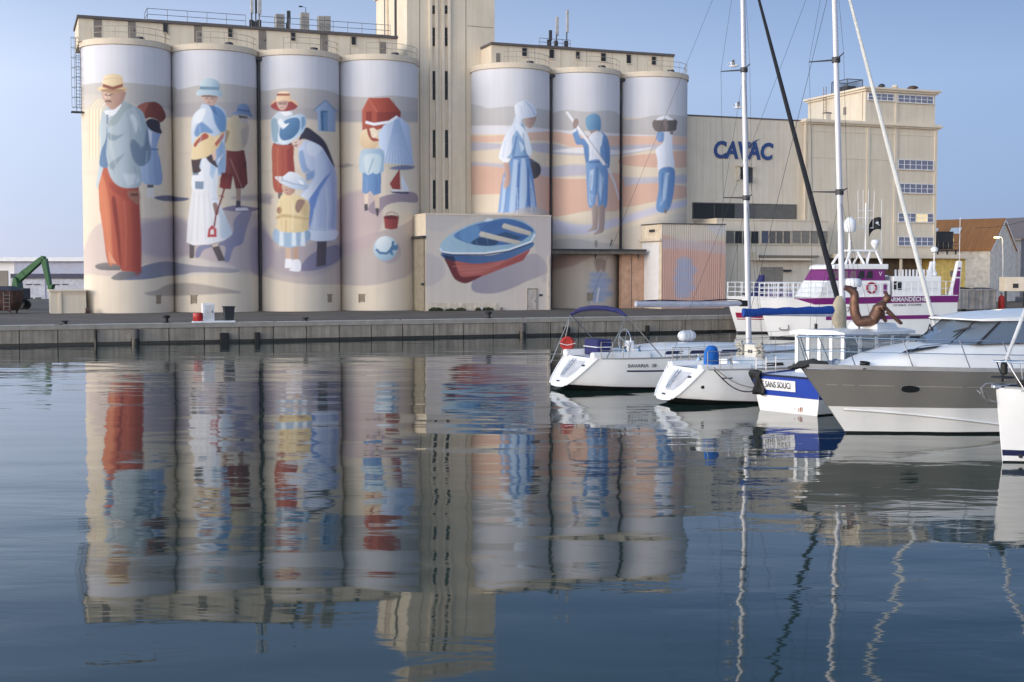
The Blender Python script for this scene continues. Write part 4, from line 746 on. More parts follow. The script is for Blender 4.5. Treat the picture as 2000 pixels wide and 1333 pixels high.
aerial(1074, 60, 90, -.3, .15, 'short dark phone aerial, leftmost of three on right roof', hz, DSTEEL); aerial(1087, 34, 90, 0, .15, 'middle pale phone aerial of three on right roof', hz); aerial(1107, 20, 92, -.3, .12, 'tallest phone aerial of three on the right roof', hz)
roof_rail('small guard rail round the aerials on the right roof', 1053, 1114, hz, TH + .1, n=4, h=.7)

# ------------------------------------------------------------------ elevator tower
TT = 1.4; ta, tb_ = F(795, 60, TT)[0], F(966, 60, TT)[0]; ZT = 31.
tw = fthing('elevator_tower', 'tall beige elevator tower with two window slots rising between the silo groups', 'tower', (ta + tb_) / 2, TT)
mb = MB(); mb.box(ta, tb_, TT, TT + 10.6, ZQ, ZT); mb.build('wall', CREAM, tw); mb = MB(); mb.box(ta - .2, tb_ + .2, TT - .2, TT + 10.8, ZT + .002, ZT + .4); mb.build('roof', TRIM, tw)
for px in (841, 852.5, 865, 877): s_ = F(px, 250, TT)[0]; mb = MB(); mb.box(s_ - .13, s_ + .13, TT - .2, TT - .002, ZQ, ZT - .3); mb.build('pilaster', TRIM, tw)
for px in (910, 820): s_ = F(px, 250, TT)[0]; mb = MB(); mb.box(s_ - .03, s_ + .03, TT - .02, TT + .01, ZQ, ZT - .1); mb.build('panel_joint', S('joint_beige', (150, 138, 122)), tw)
mb = MB(); s0_, z_ = F(912, 51, TT); s1_ = F(964, 53, TT)[0]; mb.box(s0_, s1_, TT - .02, TT + .01, z_ - .03, z_ + .03); mb.build('panel_joint', MATS['joint_beige'], tw)
for px in (846.8, 871): 
    for y0, y1 in ((12, 27), (55, 90), (140, 195), (255, 308), (353, 408), (-30, -5)): fwin(tw, px - 3.4, y0, px + 3.4, y1, TT, 1, 2, PANED, S('window_steel', (104, 98, 92), rough=.6), fr=.03, sill=False)
for k, t_ in enumerate((TT + 3.4, TT + 6.3, TT + 6.9)): mb = MB(); mb.cyl((ta - .12, t_, gz - .5), (ta - .12, t_, ZT - .4), .1 if k != 1 else .16, n=8); mb.build('side_pipe', DSTEEL if k != 1 else TRIM, tw, True)

# ------------------------------------------------------------------ low block with the painted dinghy
cor = UZ(832, 608, ZQ); TB = (cor - OO).dot(ET); ba, bb = (cor - OO).dot(ES), F(1076, 510, TB)[0]; zbt = F(832, 419, TB)[1]; TBK = TB + 6.4
bl = fthing('low_block', 'low block painted with a blue and red dinghy in front of silos', 'building', (ba + bb) / 2, TB)
mb = MB(); mb.box(ba, bb, TB + .004, TBK, ZQ, zbt - .02); mb.build('wall', CREAM, bl)
gs, gzv = np.meshgrid(np.linspace(ba, bb, 240), np.linspace(ZQ, zbt - .02, 190)); px, py = proj_np(OX + ES.x * gs + ET.x * TB, OY + ES.y * gs + ET.y * TB, gzv)
o3 = ORG[bl.name]; grid_object('painted_front', np.stack([gs - o3[0], 0 * gs, gzv - o3[2]], -1), sample(px, py), bl, False)
mb = MB(); mb.box(ba - .03, bb + .03, TB - .04, TBK + .03, zbt - .018, zbt + .1); mb.build('parapet_cap', TRIM, bl)
dd = fbox('door', S('pale_grey_door', (186, 176, 168), rough=.6, streak=.08), bl, 1031, 568, 1047, 605, TB - .05, TB - .004); mb = MB(); s_, z_ = F(1045, 588, TB); mb.box(s_ - .04, s_ + .04, TB - .1, TB - .052, z_ - .05, z_ + .05); mb.build('handle', DSTEEL, dd)
mb = MB(); s_, z_ = F(1030.2, 567, TB); s2_ = F(1048, 567, TB)[0]; mb.box(s_ - .06, s_, TB - .08, TB, ZQ, z_ + .08); mb.box(s2_, s2_ + .06, TB - .08, TB, ZQ, z_ + .08); mb.box(s_ - .06, s2_ + .06, TB - .1, TB - .002, z_ + .084, z_ + .16); mb.build('frame', S('door_frame_grey', (150, 140, 134)), dd)
fbox('name_plate', DSTEEL, bl, 1053, 575, 1060, 579, TB - .03, TB - .004); fbox('corner_pipe', S('pipe_beige', (196, 184, 170)), bl, 1071, 500, 1074.5, 606, TB - .12, TB - .005); fbox('small_box', DOORG, bl, 978, 601, 982, 606, TB - .25, TB - .01)
for k in range(4): a = 836 + 34 * k; fbox('plinth_panel', S('plinth_cream', (214, 200, 182), rough=.8, streak=.15), bl, a, 592.5, a + 33.2, 607, TB - .06, TB - .005)
# side of the block: sliding door and lintel
mb = MB(); zl = F(832, 463, TB)[1]; mb.box(ba - .16, ba - .01, TB + .1, TB + 4.0, ZQ + .05, zl - .15); mb.build('sliding_door', S('grey_green_door', (142, 134, 118), rough=.7, streak=.15), bl)
mb = MB(); mb.box(ba - .3, ba - .008, TB - .05, TB + 4.4, zl - .13, zl + .1); mb.build('door_track', DSTEEL, bl); mb = MB(); mb.box(ba - .36, ba - .165, TB + .05, TB + .35, ZQ + 2.2, ZQ + 2.4); mb.build('bracket', DSTEEL, bl)
# weeds along the foot of the block
WEED = S('dark_weeds', (52, 60, 30), rough=.8, var=.4, scale=6)
def weed(s, t, w_, h_, lab, n=260):
    o = fthing('weed_clump', lab, 'weeds', s, t, group='weeds along the foot of the dinghy block'); mb = MB()
    for _ in range(n):
        a = random.uniform(-1, 1); x = s + a * w_; hh = h_ * math.sqrt(max(.05, 1 - a * a)) * random.uniform(.1, 1); y = t + random.uniform(-.25, .15); z = ZQ + hh; q = random.uniform(.05, .13); an = random.uniform(0, PI); dx, dz = q * math.cos(an), q * math.sin(an) * .8
        mb.add([(x - dx, y, max(ZQ + .01, z - dz)), (x + dz * .5, y - q * .5, max(ZQ + .01, z - q * .4)), (x + dx, y + q * .3, z + dz), (x - dz * .5, y + q * .4, z + q * .4)], [(0, 1, 2, 3)])
    mb.build('foliage', WEED, o); mb = MB(); mb.cyl((s, t, ZQ), (s, t, ZQ + h_ * .6), .02, n=5); mb.build('stem', WEED, o)
for px, w_, h_, lab in ((849, .62, .3, 'broad dark weed clump, leftmost at the foot of dinghy block'), (877, .38, .18, 'small weed clump second from left under the dinghy'), (897, .42, .24, 'dark weed clump in the middle under the dinghy'), (931, .2, .22, 'narrow weed clump left of a pale stone under the dinghy'), (950, .5, .26, 'dark weed clump, rightmost under the dinghy')): weed(F(px, 605, TB)[0], TB - .35, w_, h_, lab)
o = fthing('pale_stone', 'pale upright stone between weeds under the dinghy', 'stone', F(938, 600, TB)[0], TB - .3); s_ = ORG[o.name][0]; mb = MB(); mb.loft([[(s_ - .13, TB - .4, ZQ), (s_ + .13, TB - .4, ZQ), (s_ + .14, TB - .2, ZQ), (s_ - .12, TB - .2, ZQ)], [(s_ - .12, TB - .38, ZQ + .25), (s_ + .1, TB - .39, ZQ + .28), (s_ + .1, TB - .22, ZQ + .26), (s_ - .1, TB - .22, ZQ + .24)]], closed=True); mb.build('block', WHITE, o, bevel=.02)
# ledge and wall under the last silos
le = fthing('loading_ledge', 'dark horizontal loading ledge across the last two silos', 'ledge', F(1160, 492, -4.6)[0], -4.2); s0_, z1_ = F(1078, 487, -4.9); s1_, z0_ = F(1262, 497, -4.9)
mb = MB(); mb.box(s0_, s1_, -4.9, -2.2, z0_, z1_); mb.build('slab', S('ledge_grey', (110, 104, 96), rough=.8, streak=.2), le); mb = MB(); mb.box(s0_, s1_, -5.0, -4.902, z1_ - .12, z1_ + .04); mb.build('edge_beam', DSTEEL, le)
for px in (1080, 1168, 1252): s_ = F(px, 492, -4.9)[0]; mb = MB(); mb.prism([(s_, z0_ - .5), (s_ + .001, z0_ - .5), (s_ + .08, z0_ - .002), (s_ - .08, z0_ - .002)], -4.4, -4.3, 'y'); mb.build('bracket', DSTEEL, le)
wl = fthing('infill_wall', 'brownish infill wall under the ledge left of corrugated shed', 'wall', F(1235, 550, -3.75)[0], -3.6); s0_, s1_ = F(1214, 550, -3.75)[0], F(1268, 550, -3.75)[0]; mb = MB(); mb.box(s0_, s1_, -3.75, -3.2, ZQ, z0_ - .01); mb.build('wall', S('brown_render', (190, 152, 128), rough=.85, streak=.12), wl)
mb = MB(); mb.box(s0_ + 1., s0_ + 1.04, -3.77, -3.752, ZQ, z0_ - .05); mb.build('panel_joint', DSTEEL, wl)
# corrugated shed
TS = -7.2; sa_, zs_ = F(1293, 438, TS); sb_ = F(1417, 440, TS)[0]; TSB = -3.0
sh = fthing('corrugated_shed', 'shed with corrugated front painted pink and blue below the last silo', 'shed', (sa_ + sb_) / 2, TS); o3 = ORG[sh.name]
mb = MB(); mb.box(sa_ + .01, sb_ - .01, TS + .09, TSB, ZQ, zs_ - .02); mb.build('wall', S('pale_render', (222, 208, 186), rough=.85, streak=.1), sh)
nr = 30; xs = []; off = []
for k in range(nr):
    for fr_, of_ in ((0, 0), (.3, 0), (.42, .06), (.88, .06)): xs.append(sa_ + (sb_ - sa_) * (k + fr_) / nr); off.append(of_)
xs.append(sb_); off.append(0); gs, gzv = np.meshgrid(np.array(xs), np.linspace(ZQ + .02, zs_, 130)); go = np.array(off)[None, :] + 0 * gs
px, py = proj_np(OX + ES.x * gs + ET.x * TS, OY + ES.y * gs + ET.y * TS, gzv); grid_object('corrugated_front', np.stack([gs - o3[0], go, gzv - o3[2]], -1), sample(px, py), sh, False)
mb = MB(); mb.box(sa_ - .05, sb_ + .06, TS - .06, TSB, zs_ + .002, zs_ + .1); mb.build('roof', ROOFG, sh)
zl1 = F(1293, 466, TS)[1]; mb = MB(); mb.box(sa_ - .3, sa_ - .003, TS - .1, TSB, zl1 - .22, zl1); mb.build('side_lintel', TRIM, sh); mb = MB(); mb.box(sa_ - .05, sa_ - .002, TS + .5, TSB - .3, ZQ + .1, zl1 - .3); mb.build('side_door', WHITE, sh)
mb = MB(); z_ = F(1275, 450, TS)[1]; mb.box(sa_ - .14, sa_ - .004, TS + 1.4, TS + 2.3, z_ - .1, z_ + .12); mb.build('side_lamp', DSTEEL, sh)

# ------------------------------------------------------------------ hall with the company lettering, and the mill beside it
TC = .2; ca, cz = SS[6] + 2.5, F(1460, 232.5, TC)[1]; cb = F(1574, 300, TC)[0]
ha_ = fthing('grain_hall', 'beige sheet clad hall with blue company lettering beside last silo', 'building', (ca + cb) / 2, TC)
mb = MB(); mb.box(ca, cb, TC, TC + 14, ZQ, cz); mb.build('wall', SHEET, ha_); mb = MB(); mb.box(ca, cb, TC - .06, TC + 14.1, cz + .002, cz + .14); mb.build('roof_edge', ROOFG, ha_)
k = 0
while ca + .5 + k * .75 < cb - .2:
    x = ca + .5 + k * .75; mb = MB(); mb.box(x - .018, x + .018, TC - .028, TC - .002, F(1460, 396, TC)[1] + .1, cz - .05); mb.build('cladding_rib', SHEET, ha_); k += 1
s_, z_ = F(1452, 295, TC); LOGO = S('logo_blue', (44, 70, 122), rough=.5, var=.05)
o3 = ORG[ha_.name]
def facing(s, t, z): return Matrix.Translation((s - o3[0], t - o3[1], z - o3[2])) @ Matrix.Rotation(PI / 2, 4, 'X')
lw = F(1510, 295, TC)[0] - F(1394, 295, TC)[0]
lt_ = text_mesh('lettering', 'CAVAC', 1.95, LOGO, ha_, facing(s_, TC - .07, z_), .035, .07, .12, 1.)
wv = lt_.dimensions.x if lt_.dimensions.x > .1 else 6.; cxm = [v.co.x for v in lt_.data.vertices]; wv = max(cxm) - min(cxm); mid = (max(cxm) + min(cxm)) / 2; want = s_ - o3[0]
czm = [v.co.z for v in lt_.data.vertices]; hv = max(czm) - min(czm); zmid = (max(czm) + min(czm)) / 2; zt_, zb_2 = F(1452, 277, TC)[1], F(1452, 312, TC)[1]
for v in lt_.data.vertices: v.co.x = want + (v.co.x - mid) * lw / wv; v.co.z = (zt_ + zb_2) / 2 - o3[2] + (v.co.z - zmid) * (zt_ - zb_2) / hv
mb = MB(); sw = [F(px_, py_, TC) for px_, py_ in ((1461, 290), (1466, 281), (1474, 275), (1483, 272), (1475, 277), (1469, 283), (1466, 290))]; mb.prism(sw, TC - .1, TC - .04, 'y'); mb.build('logo_swoosh', LOGO, ha_)
# hatch with a hoist below the lettering
ht = fbox('hatch', DARK, ha_, 1446, 328, 1470, 351, TC - .06, TC - .01); fbox('hatch_frame', TRIM, ht, 1441, 325, 1446, 352, TC - .3, TC - .005); fbox('hatch_hood', TRIM, ht, 1442, 323, 1473, 326, TC - .6, TC - .005); fbox('hoist', DSTEEL, ht, 1463, 344, 1470, 357, TC - .5, TC - .07)
fwin(ha_, 1353, 399, 1554, 429, TC, 5, 1, lambda c, r: [PANED, PANED, S('dull_glass', (84, 82, 80), rough=.2), S('dusty_glass', (98, 94, 88), rough=.3), MATS['dusty_glass']][c], S('window_steel', (104, 98, 92)), sill=True)
TM = -.5; ma, mbx = F(1576, 300, TM)[0], F(1829, 330, TM)[0]; mz = F(1640, 242, TM)[1]
ml = fthing('mill_building', 'tall beige mill building with stacked strips of small paned windows', 'building', (ma + mbx) / 2, TM)
mb = MB(); mb.box(ma, mbx, TM, TM + 12, ZQ, mz); mb.build('wall', CREAM2, ml)
for dz, ov, hgt in ((0, .45, .18), (.182, .28, .16), (-.16, .25, .158)): mb = MB(); mb.box(ma - ov, mbx + ov, TM - ov, TM + 12 + ov, mz + dz + .002, mz + dz + hgt); mb.build('cornice', TRIM, ml)
for px in (1579, 1694, 1748, 1826): s_ = F(px, 380, TM)[0]; mb = MB(); mb.box(s_ - .16, s_ + .16, TM - .1, TM - .003, ZQ, mz - .17); mb.build('pilaster', CREAM2, ml)
for py, pa, pb in ((307, 1585, 1745), (258, 1585, 1820)):
    z_ = F((pa + pb) / 2, py + 3, TM)[1]; mb = MB(); mb.box(F(pa, py, TM)[0], F(pb, py, TM)[0], TM - .05, TM - .002, z_ - .04, z_ + .04); mb.build('string_course', TRIM, ml)
s_ = F(1571.5, 300, TM)[0]; mb = MB(); mb.cyl((s_, TM - .1, ZQ), (s_, TM - .1, mz - .2), .09, n=10); mb.build('downpipe', TRIM, ml, True)
WFR = S('white_window_frame', (222, 222, 228), rough=.5); LIT = bpy.data.materials.new('lit_pane'); LIT.use_nodes = True; LIT.node_tree.nodes['Principled BSDF'].inputs['Emission Color'].default_value = (1, .78, .38, 1); LIT.node_tree.nodes['Principled BSDF'].inputs['Emission Strength'].default_value = .45; LIT.node_tree.nodes['Principled BSDF'].inputs['Base Color'].default_value = (.5, .42, .28, 1)
MPANE = glass('mill_glass', (112, 114, 132), .12)
for y0, y1, lit in ((314, 331, 0), (360.5, 377, 0), (418, 433.5, 1), (464, 480, 0)): fwin(ml, 1754.5, y0, 1822, y1, TM, 6, 2, (lambda c, r, lit=lit: LIT if lit and c in (3, 4) else MPANE), WFR, fr=.06)
# penthouse
TP = -.2; pa_, pz0 = F(1690, 236, TP); pb_ = F(1826, 240, TP)[0]; pz = F(1690, 174, TP)[1]; z0p = mz + .36
tb2 = TP + 10.4
ph = fthing('mill_penthouse', 'cream penthouse storey with ribbon windows on top of the mill', 'building', (pa_ + pb_) / 2, TP, z0p)
mb = MB(); mb.box(pa_, pb_, TP, tb2, z0p, pz); mb.build('wall', CREAM, ph)
mb = MB(); mb.box(pa_ - .4, pb_ + .45, TP - .45, tb2 + .4, pz + .002, pz + .2); mb.build('cornice', TRIM, ph); mb = MB(); mb.box(pa_ - .2, pb_ + .25, TP - .25, tb2 + .2, pz - .2, pz); mb.build('cornice', TRIM, ph)
fwin(ph, 1696, 184, 1745, 196, TP, 4, 2, MPANE, WFR, fr=.06); fwin(ph, 1754, 188, 1822, 201, TP, 6, 2, MPANE, WFR, fr=.06)
s_ = F(1750, 215, TP)[0]; mb = MB(); mb.box(s_ - .14, s_ + .14, TP - .1, TP - .002, z0p, pz - .22); mb.build('pilaster', CREAM, ph); mb = MB(); mb.box(pa_ - .04, pa_ - .003, TP + 3.3, TP + 3.8, z0p + 1.1, z0p + 1.9); mb.build('vent_grille', DOORG, ph)
mb = MB(); mb.cyl((pa_ - .08, TP + .5, z0p), (pa_ - .08, TP + .5, pz - .2), .06, n=8); mb.build('downpipe', TRIM, ph)
o = fthing('wall_ladder', 'thin steel ladder on the sunlit side of mill penthouse', 'ladder', pa_ - .2, TP + 6.8, z0p); mb = MB()
for t_ in (TP + 6.6, TP + 7.1): mb.cyl((pa_ - .25, t_, z0p), (pa_ - .25, t_, pz + 1.1), .03, n=5)
mb.build('stile', S('rusty_steel', (120, 88, 70)), o); mb = MB()
for k in range(12): z_ = z0p + .2 + k * (pz + .8 - z0p) / 12; mb.cyl((pa_ - .25, TP + 6.6, z_), (pa_ - .25, TP + 7.1, z_), .018, n=5)
mb.build('rungs', MATS['rusty_steel'], o)
o = fthing('roof_cage', 'grey mesh cage standing on the mill penthouse roof', 'cage', pa_ + 1, TP + 5.2, pz + .2); mb = MB(); bz = pz + .22
cs = [(pa_ + .3, TP + 3.6), (pa_ + 2.2, TP + 3.6), (pa_ + 2.2, TP + 6.4), (pa_ + .3, TP + 6.4)]
for a in range(4):
    x0, y0 = cs[a]; x1, y1 = cs[(a + 1) % 4]; mb.cyl((x0, y0, bz), (x0, y0, bz + 1.3), .05, n=6); mb.cyl((x0, y0, bz + 1.3), (x1, y1, bz + 1.3), .04, n=6); mb.cyl((x0, y0, bz + .1), (x1, y1, bz + .1), .03, n=6)
mb.build('frame', DSTEEL, o); mb = MB()
for a in range(4):
    x0, y0 = cs[a]; x1, y1 = cs[(a + 1) % 4]; n_ = 16
    for k in range(1, n_): u = k / n_; mb.cyl((x0 + (x1 - x0) * u, y0 + (y1 - y0) * u, bz), (x0 + (x1 - x0) * u, y0 + (y1 - y0) * u, bz + 1.3), .016, n=4)
mb.build('mesh_bars', DSTEEL, o); mb = MB(); mb.box(pa_ + .6, pa_ + 1.8, TP + 4.2, TP + 5.8, bz, bz + .7); mb.build('fan_unit', DSTEEL, o, bevel=.05)
for px, r_, lab, m_ in ((1722, .35, 'left of three roof vents on the mill penthouse', DSTEEL), (1748, .32, 'pale middle roof vent of three on the mill penthouse', TRIM), (1783, .55, 'large brown roof vent, right of three on the penthouse', S('rusty_brown', (84, 62, 54), var=.2))):
    t_ = TP + 2.5; s_ = F(px, 170, t_)[0]; o = fthing('roof_vent', lab, 'vent', s_, t_, pz + .2); mb = MB(); mb.cyl((s_, t_, pz + .2), (s_, t_, pz + .75), r_ * .6, n=14); mb.build('pipe', m_, o, True); mb = MB(); mb.lathe([(r_, pz + .76), (r_ * 1.02, pz + .86), (r_ * .6, pz + 1.), (.02, pz + 1.05)], (s_, t_, 0), 16); mb.build('hood', m_, o, True)
o = fthing('roof_box', 'small beige box on the ledge in front of mill penthouse', 'roof unit', F(1617, 232, TM)[0], TM + .6, mz + .4); s_, z_ = F(1617, 222, TM + .6); mb = MB(); mb.box(s_ - .3, s_ + .3, TM + .5, TM + .9, mz + .35, z_); mb.build('casing', TRIM, o); mb = MB(); mb.box(s_ - .4, s_ + .4, TM + .45, TM + .95, z_ + .002, z_ + .1); mb.build('lid', ROOFG, o)
# annex in front of the hall
TA = -4.2; aa_, az = F(1400, 431, TA)[0], F(1510, 431, TA)[1]; ab_ = F(1617, 470, TA)[0]
an = fthing('hall_annex', 'lower beige annex with a row of windows in front of the hall', 'building', (aa_ + ab_) / 2, TA)
mb = MB(); mb.box(aa_, ab_, TA, TC - .01, ZQ, az); mb.build('wall', SHEET, an); mb = MB(); mb.box(aa_ - .05, ab_ + .08, TA - .08, TC - .02, az + .002, az + .12); mb.build('roof_edge', TRIM, an)
GL = [PANED, S('curtained_glass', (128, 122, 112), rough=.25), glass('blue_glass', (56, 66, 84)), MATS['dusty_glass']]
for (x0, x1, n_) in ((1418, 1481, 4), (1487, 1543, 4), (1547, 1616, 4)): fwin(an, x0, 452, x1, 476, TA, n_, 1, lambda c, r, x0=x0: GL[2] if (x0 == 1487 and c == 0) else GL[0] if (x0 == 1418 and c % 2) else GL[1] if x0 == 1547 else GL[3], S('window_beige', (176, 166, 150)), fr=.06, mul=.1)
gd = fbox('garage_door', S('roller_door_grey', (140, 132, 122), rough=.6), an, 1486, 522, 1529, 605, TA - .04, TA - .003); 
for k in range(9): z_ = ZQ + .3 + k * .3; mb = MB(); mb.box(F(1487, 560, TA)[0], F(1528, 560, TA)[0], TA - .06, TA - .042, z_, z_ + .05); mb.build('slat', MATS['roller_door_grey'], gd)
fbox('canopy_pipe', DOORG, an, 1484, 499, 1600, 502, TA - .5, TA - .01); fbox('canopy_beam', TRIM, an, 1484, 505, 1590, 509, TA - .9, TA - .01); fbox('pipe_head', TRIM, an, 1477, 492, 1482, 509, TA - .95, TA - .01); fbox('wall_lamp', DSTEEL, an, 1534, 527, 1546, 531, TA - .4, TA - .01)
for px in (1440, 1466): s_ = F(px, 540, TA)[0]; mb = MB(); mb.box(s_ - .02, s_ + .02, TA - .015, TA - .002, ZQ, az - 2.2); mb.build('panel_joint', MATS['joint_beige'], an)
# quayside canopy right of the annex
TK = -5.0; ka, kz = F(1640, 500, TK); kb, _ = F(1905, 500, TK)
kn = fthing('quay_canopy', 'long flat canopy roof with yellow wall at the foot of mill', 'building', (ka + kb) / 2, TK); kz = F(1770, 497, TK)[1]; kz0 = F(1770, 505, TK)[1]
mb = MB(); mb.box(ka, kb, TK, TM - .02, kz0, kz); mb.build('roof_slab', TRIM, kn); sy = F(1832, 530, TK)[0]; sy2 = F(1893, 530, TK)[0]; YEL = S('yellow_render', (222, 190, 108), rough=.8, streak=.12)
mb = MB(); mb.box(sy, sy2, TK + .6, TM - .05, ZQ, kz0 - .003); mb.build('yellow_wall', YEL, kn); mb = MB(); mb.box(ka + .1, sy - .01, TM - 1.6, TM - .04, ZQ, kz0 - .003); mb.build('back_wall', S('shade_brown', (112, 96, 80), rough=.9), kn)
for k in range(5): x = ka + .3 + (sy - ka) * k / 5; mb = MB(); mb.box(x, x + .2, TK + .2, TK + .4, ZQ, kz0 - .004); mb.build('post', TRIM, kn)
fbox('vent_grille', DOORG, kn, 1856, 529, 1867, 541, TK + .57, TK + .598)
o = fthing('roof_machinery', 'black roof machinery on the canopy beside the brown roofed house', 'machinery', F(1850, 480, TM)[0], TM); s0_, z1_ = F(1833, 452, TM); s1_, z0_ = F(1872, 496, TM)
mb = MB(); mb.box(s0_ + .2, s1_ - .3, TM + .4, TM + 2.2, z0_ + .5, z1_); mb.build('casing', S('black_machine', (30, 32, 40), rough=.4), o, bevel=.08); mb = MB(); mb.box(s0_, s1_, TM, TM + 2.5, z0_ + .3, z0_ + .42); mb.build('platform', DSTEEL, o); mb = MB(); rail(mb, [(s0_ + (s1_ - s0_) * k / 4, TM, z0_ + .42) for k in range(5)], .8, .03); mb.build('railing', DSTEEL, o); mb = MB()
for x in (s0_ + .1, (s0_ + s1_) / 2, s1_ - .2):
    mb.box(x, x + .12, TM + .2, TM + .32, ZQ + 2, z0_ + .298)
mb.build('legs', DSTEEL, o)

# ------------------------------------------------------------------ boats
def interp(tab, u):
    for (a, b), (c, d) in zip(tab, tab[1:]):
        if u <= c: k = (u - a) / (c - a); k = k * k * (3 - 2 * k) * .35 + k * .65; return b + (d - b) * k
    return tab[-1][1]
class Hull:
    def __init__(s, L, B, zs, zb, zk, deck, wl, stern=0., bow=.4, dip=.0, pw=.7, bowpow=2., lift=0.):
        s.lift = lift
        s.L, s.B, s.zs, s.zb, s.zk, s.deck, s.wl, s.stern, s.bow, s.dip, s.pw, s.bp = L, B, zs, zb, zk, deck, wl, stern, bow, dip, pw, bowpow
    def zd(s, u): return s.zs + (s.zb - s.zs) * u ** 1.6 - s.dip * math.sin(PI * u)
    def y(s, u, v):
        d, w_ = interp(s.deck, u) * s.B / 2, interp(s.wl, u) * s.B / 2
        return w_ + (d - w_) * max(0, v) ** s.pw if v >= 0 else w_ * math.sqrt(max(0, 1 - v * v))
    def p(s, u, v, side):
        z = v * s.zd(u) if v >= 0 else v * s.zk
        k = max(0, 1 - u / .3) ** 1.3 * s.lift; z = z * (1 - k) + k * (.17 + .16 * max(v, 0) * 0 + max(0, v) * (s.zd(u) - .17) + min(0, v) * .06)
        x = u * s.L + s.stern * max(z, -.1) * max(0, 1 - u * 5) + s.bow * z * max(0, (u - .62) / .38) ** s.bp
        return Vector((x, side * s.y(u, v), z))
    def build(s, par, vs, mats, rowmat, us=None, name='hull'):
        us = us or [i / 40 for i in range(41)]; secs = []
        for u in us: secs.append([s.p(u, v, 1) for v in vs] + [s.p(u, v, -1) for v in vs[::-1]])
        n = len(vs); mb = MB(); mb.loft(secs, mrow=lambda j: rowmat[j] if j < n - 1 else rowmat[-1] if j == n - 1 else rowmat[2 * n - 2 - j])
        return mb.build(name, mats, par, True)
    def decking(s, par, m, u0=0., u1=1., drop=.03, camber=.06, name='deck'):
        secs = []
        for i in range(31):
            u = u0 + (u1 - u0) * i / 30; a = s.p(u, 1, 1); secs.append([(a.x, a.y * k * .99, a.z - drop + camber * (1 - k * k)) for k in (1, .6, .2, -.2, -.6, -1)])
        mb = MB(); mb.loft(secs, cap0=False, cap1=False); return mb.build(name, m, par, True)
    def band(s, par, v0, v1, u0, u1, m, name, off=.012, sides=(-1,), n=24, rz=0):
        for sd in sides:
            secs = []
            for i in range(n + 1):
                u = u0 + (u1 - u0) * i / n; q = []
                for v in (v0, (v0 + v1) / 2, v1): p_ = s.p(u, v, sd); q.append((p_.x, p_.y + sd * off, p_.z))
                secs.append(q)
            mb = MB(); mb.loft(secs, cap0=False, cap1=False); mb.build(name, m, par, True)
    def rail(s, par, u0, u1, h, n, name='railing', sides=(1, -1), r=.016, mids=(.5,), m=None, inset=.06, lean=0.):
        for sd in sides:
            mb = MB(); pts = []
            for i in range(n + 1): p_ = s.p(u0 + (u1 - u0) * i / n, 1, sd); pts.append(Vector((p_.x, p_.y - sd * inset, p_.z)))
            for k in (1,) + tuple(mids): mb.tube([p_ + Vector((lean * k, 0, h * k)) for p_ in pts], r, 5)
            for p_ in pts: mb.cyl(p_, p_ + Vector((lean, 0, h)), r * 1.15, n=5)
            mb.build(name, m or CHROME, par, True)
    def text(s, par, txt, u, v, size, m, side=-1, off=.02, name='lettering', sx=1., bold=0., shear=0.):
        a, b = s.p(u - .02, v, side), s.p(u + .02, v, side); c, d = s.p(u, min(1, v + .08), side), s.p(u, v - .08, side)
        ex = (b - a).normalized() * (1 if side < 0 else -1); ey = (c - d).normalized(); nz = ex.cross(ey).normalized(); ey = nz.cross(ex); o = s.p(u, v, side) + nz * off
        M = Matrix((ex, ey, nz)).transposed().to_4x4(); M.translation = o
        return text_mesh(name, txt, size, m, par, M, .004, bold, shear, sx)
def trunk(par, secs, m, name, glass_=None):
    """coach roof: secs = (x, half width at foot, half width on top, z foot, z top)"""
    S_ = []
    for x, wf, wt, z0, z1 in secs:
        h = z1 - z0; S_.append([(x, wf, z0), (x, wf * .97 + wt * .03, z0 + h * .5), (x, wt + (wf - wt) * .3, z0 + h * .85), (x, wt * .9, z1), (x, wt * .45, z1 + .03), (x, -wt * .45, z1 + .03), (x, -wt * .9, z1), (x, -wt - (wf - wt) * .3, z0 + h * .85), (x, -wf * .97 - wt * .03, z0 + h * .5), (x, -wf, z0)])
    mb = MB(); mb.loft(S_); return mb.build(name, m, par, True)
SDECK = [(0, .74), (.12, .86), (.3, .97), (.48, 1.), (.65, .9), (.8, .66), (.9, .4), (.97, .14), (1, .015)]
SWL = [(0, .30), (.06, .5), (.14, .7), (.3, .84), (.5, .88), (.68, .7), (.82, .4), (.92, .16), (1, .006)]
def mast(par, x, z0, ztop, rake, sp, r=(.1, .075), m=None):
    def at(z): return Vector((x - (z - z0) * rake, 0, z))
    mb = MB(); secs = []
    for k in range(9):
        z = z0 + (ztop - z0) * k / 8; rr = r[0] + (r[1] - r[0]) * k / 8; c = at(z); secs.append([(c.x + rr * 1.25 * math.cos(2 * PI * j / 14), c.y + rr * math.sin(2 * PI * j / 14), z) for j in range(14)])
    mb.loft(secs, closed=True); mo = mb.build('mast', m or ALU, par, True)
    for z in sp:
        for sd in (1, -1):
            mb = MB(); c = at(z); mb.cyl(c, c + Vector((-.42, sd * 1.05, .06)), .035, .02, n=6); mb.build('spreader', DSTEEL, mo)
        mb = MB(); mb.lathe([(.13, z - .1), (.15, z - .08), (.15, z + .08), (.13, z + .1)], (at(z).x, 0, 0), 12); mb.build('spreader_bracket', DSTEEL, mo, True)
    return at, mo
def wires(par, lines, r=.006, name='rigging'):
    mb = MB()
    for a, b in lines: mb.cyl(a, b, r, n=4, cap=False)
    return mb.build(name, DSTEEL, par)
def winch(par, x, y, z):
    mb = MB(); mb.lathe([(.11, z), (.09, z + .06), (.07, z + .1), (.1, z + .18), (.1, z + .2), (.02, z + .21)], (x, y, 0), 12); mb.build('winch', CHROME, par, True)
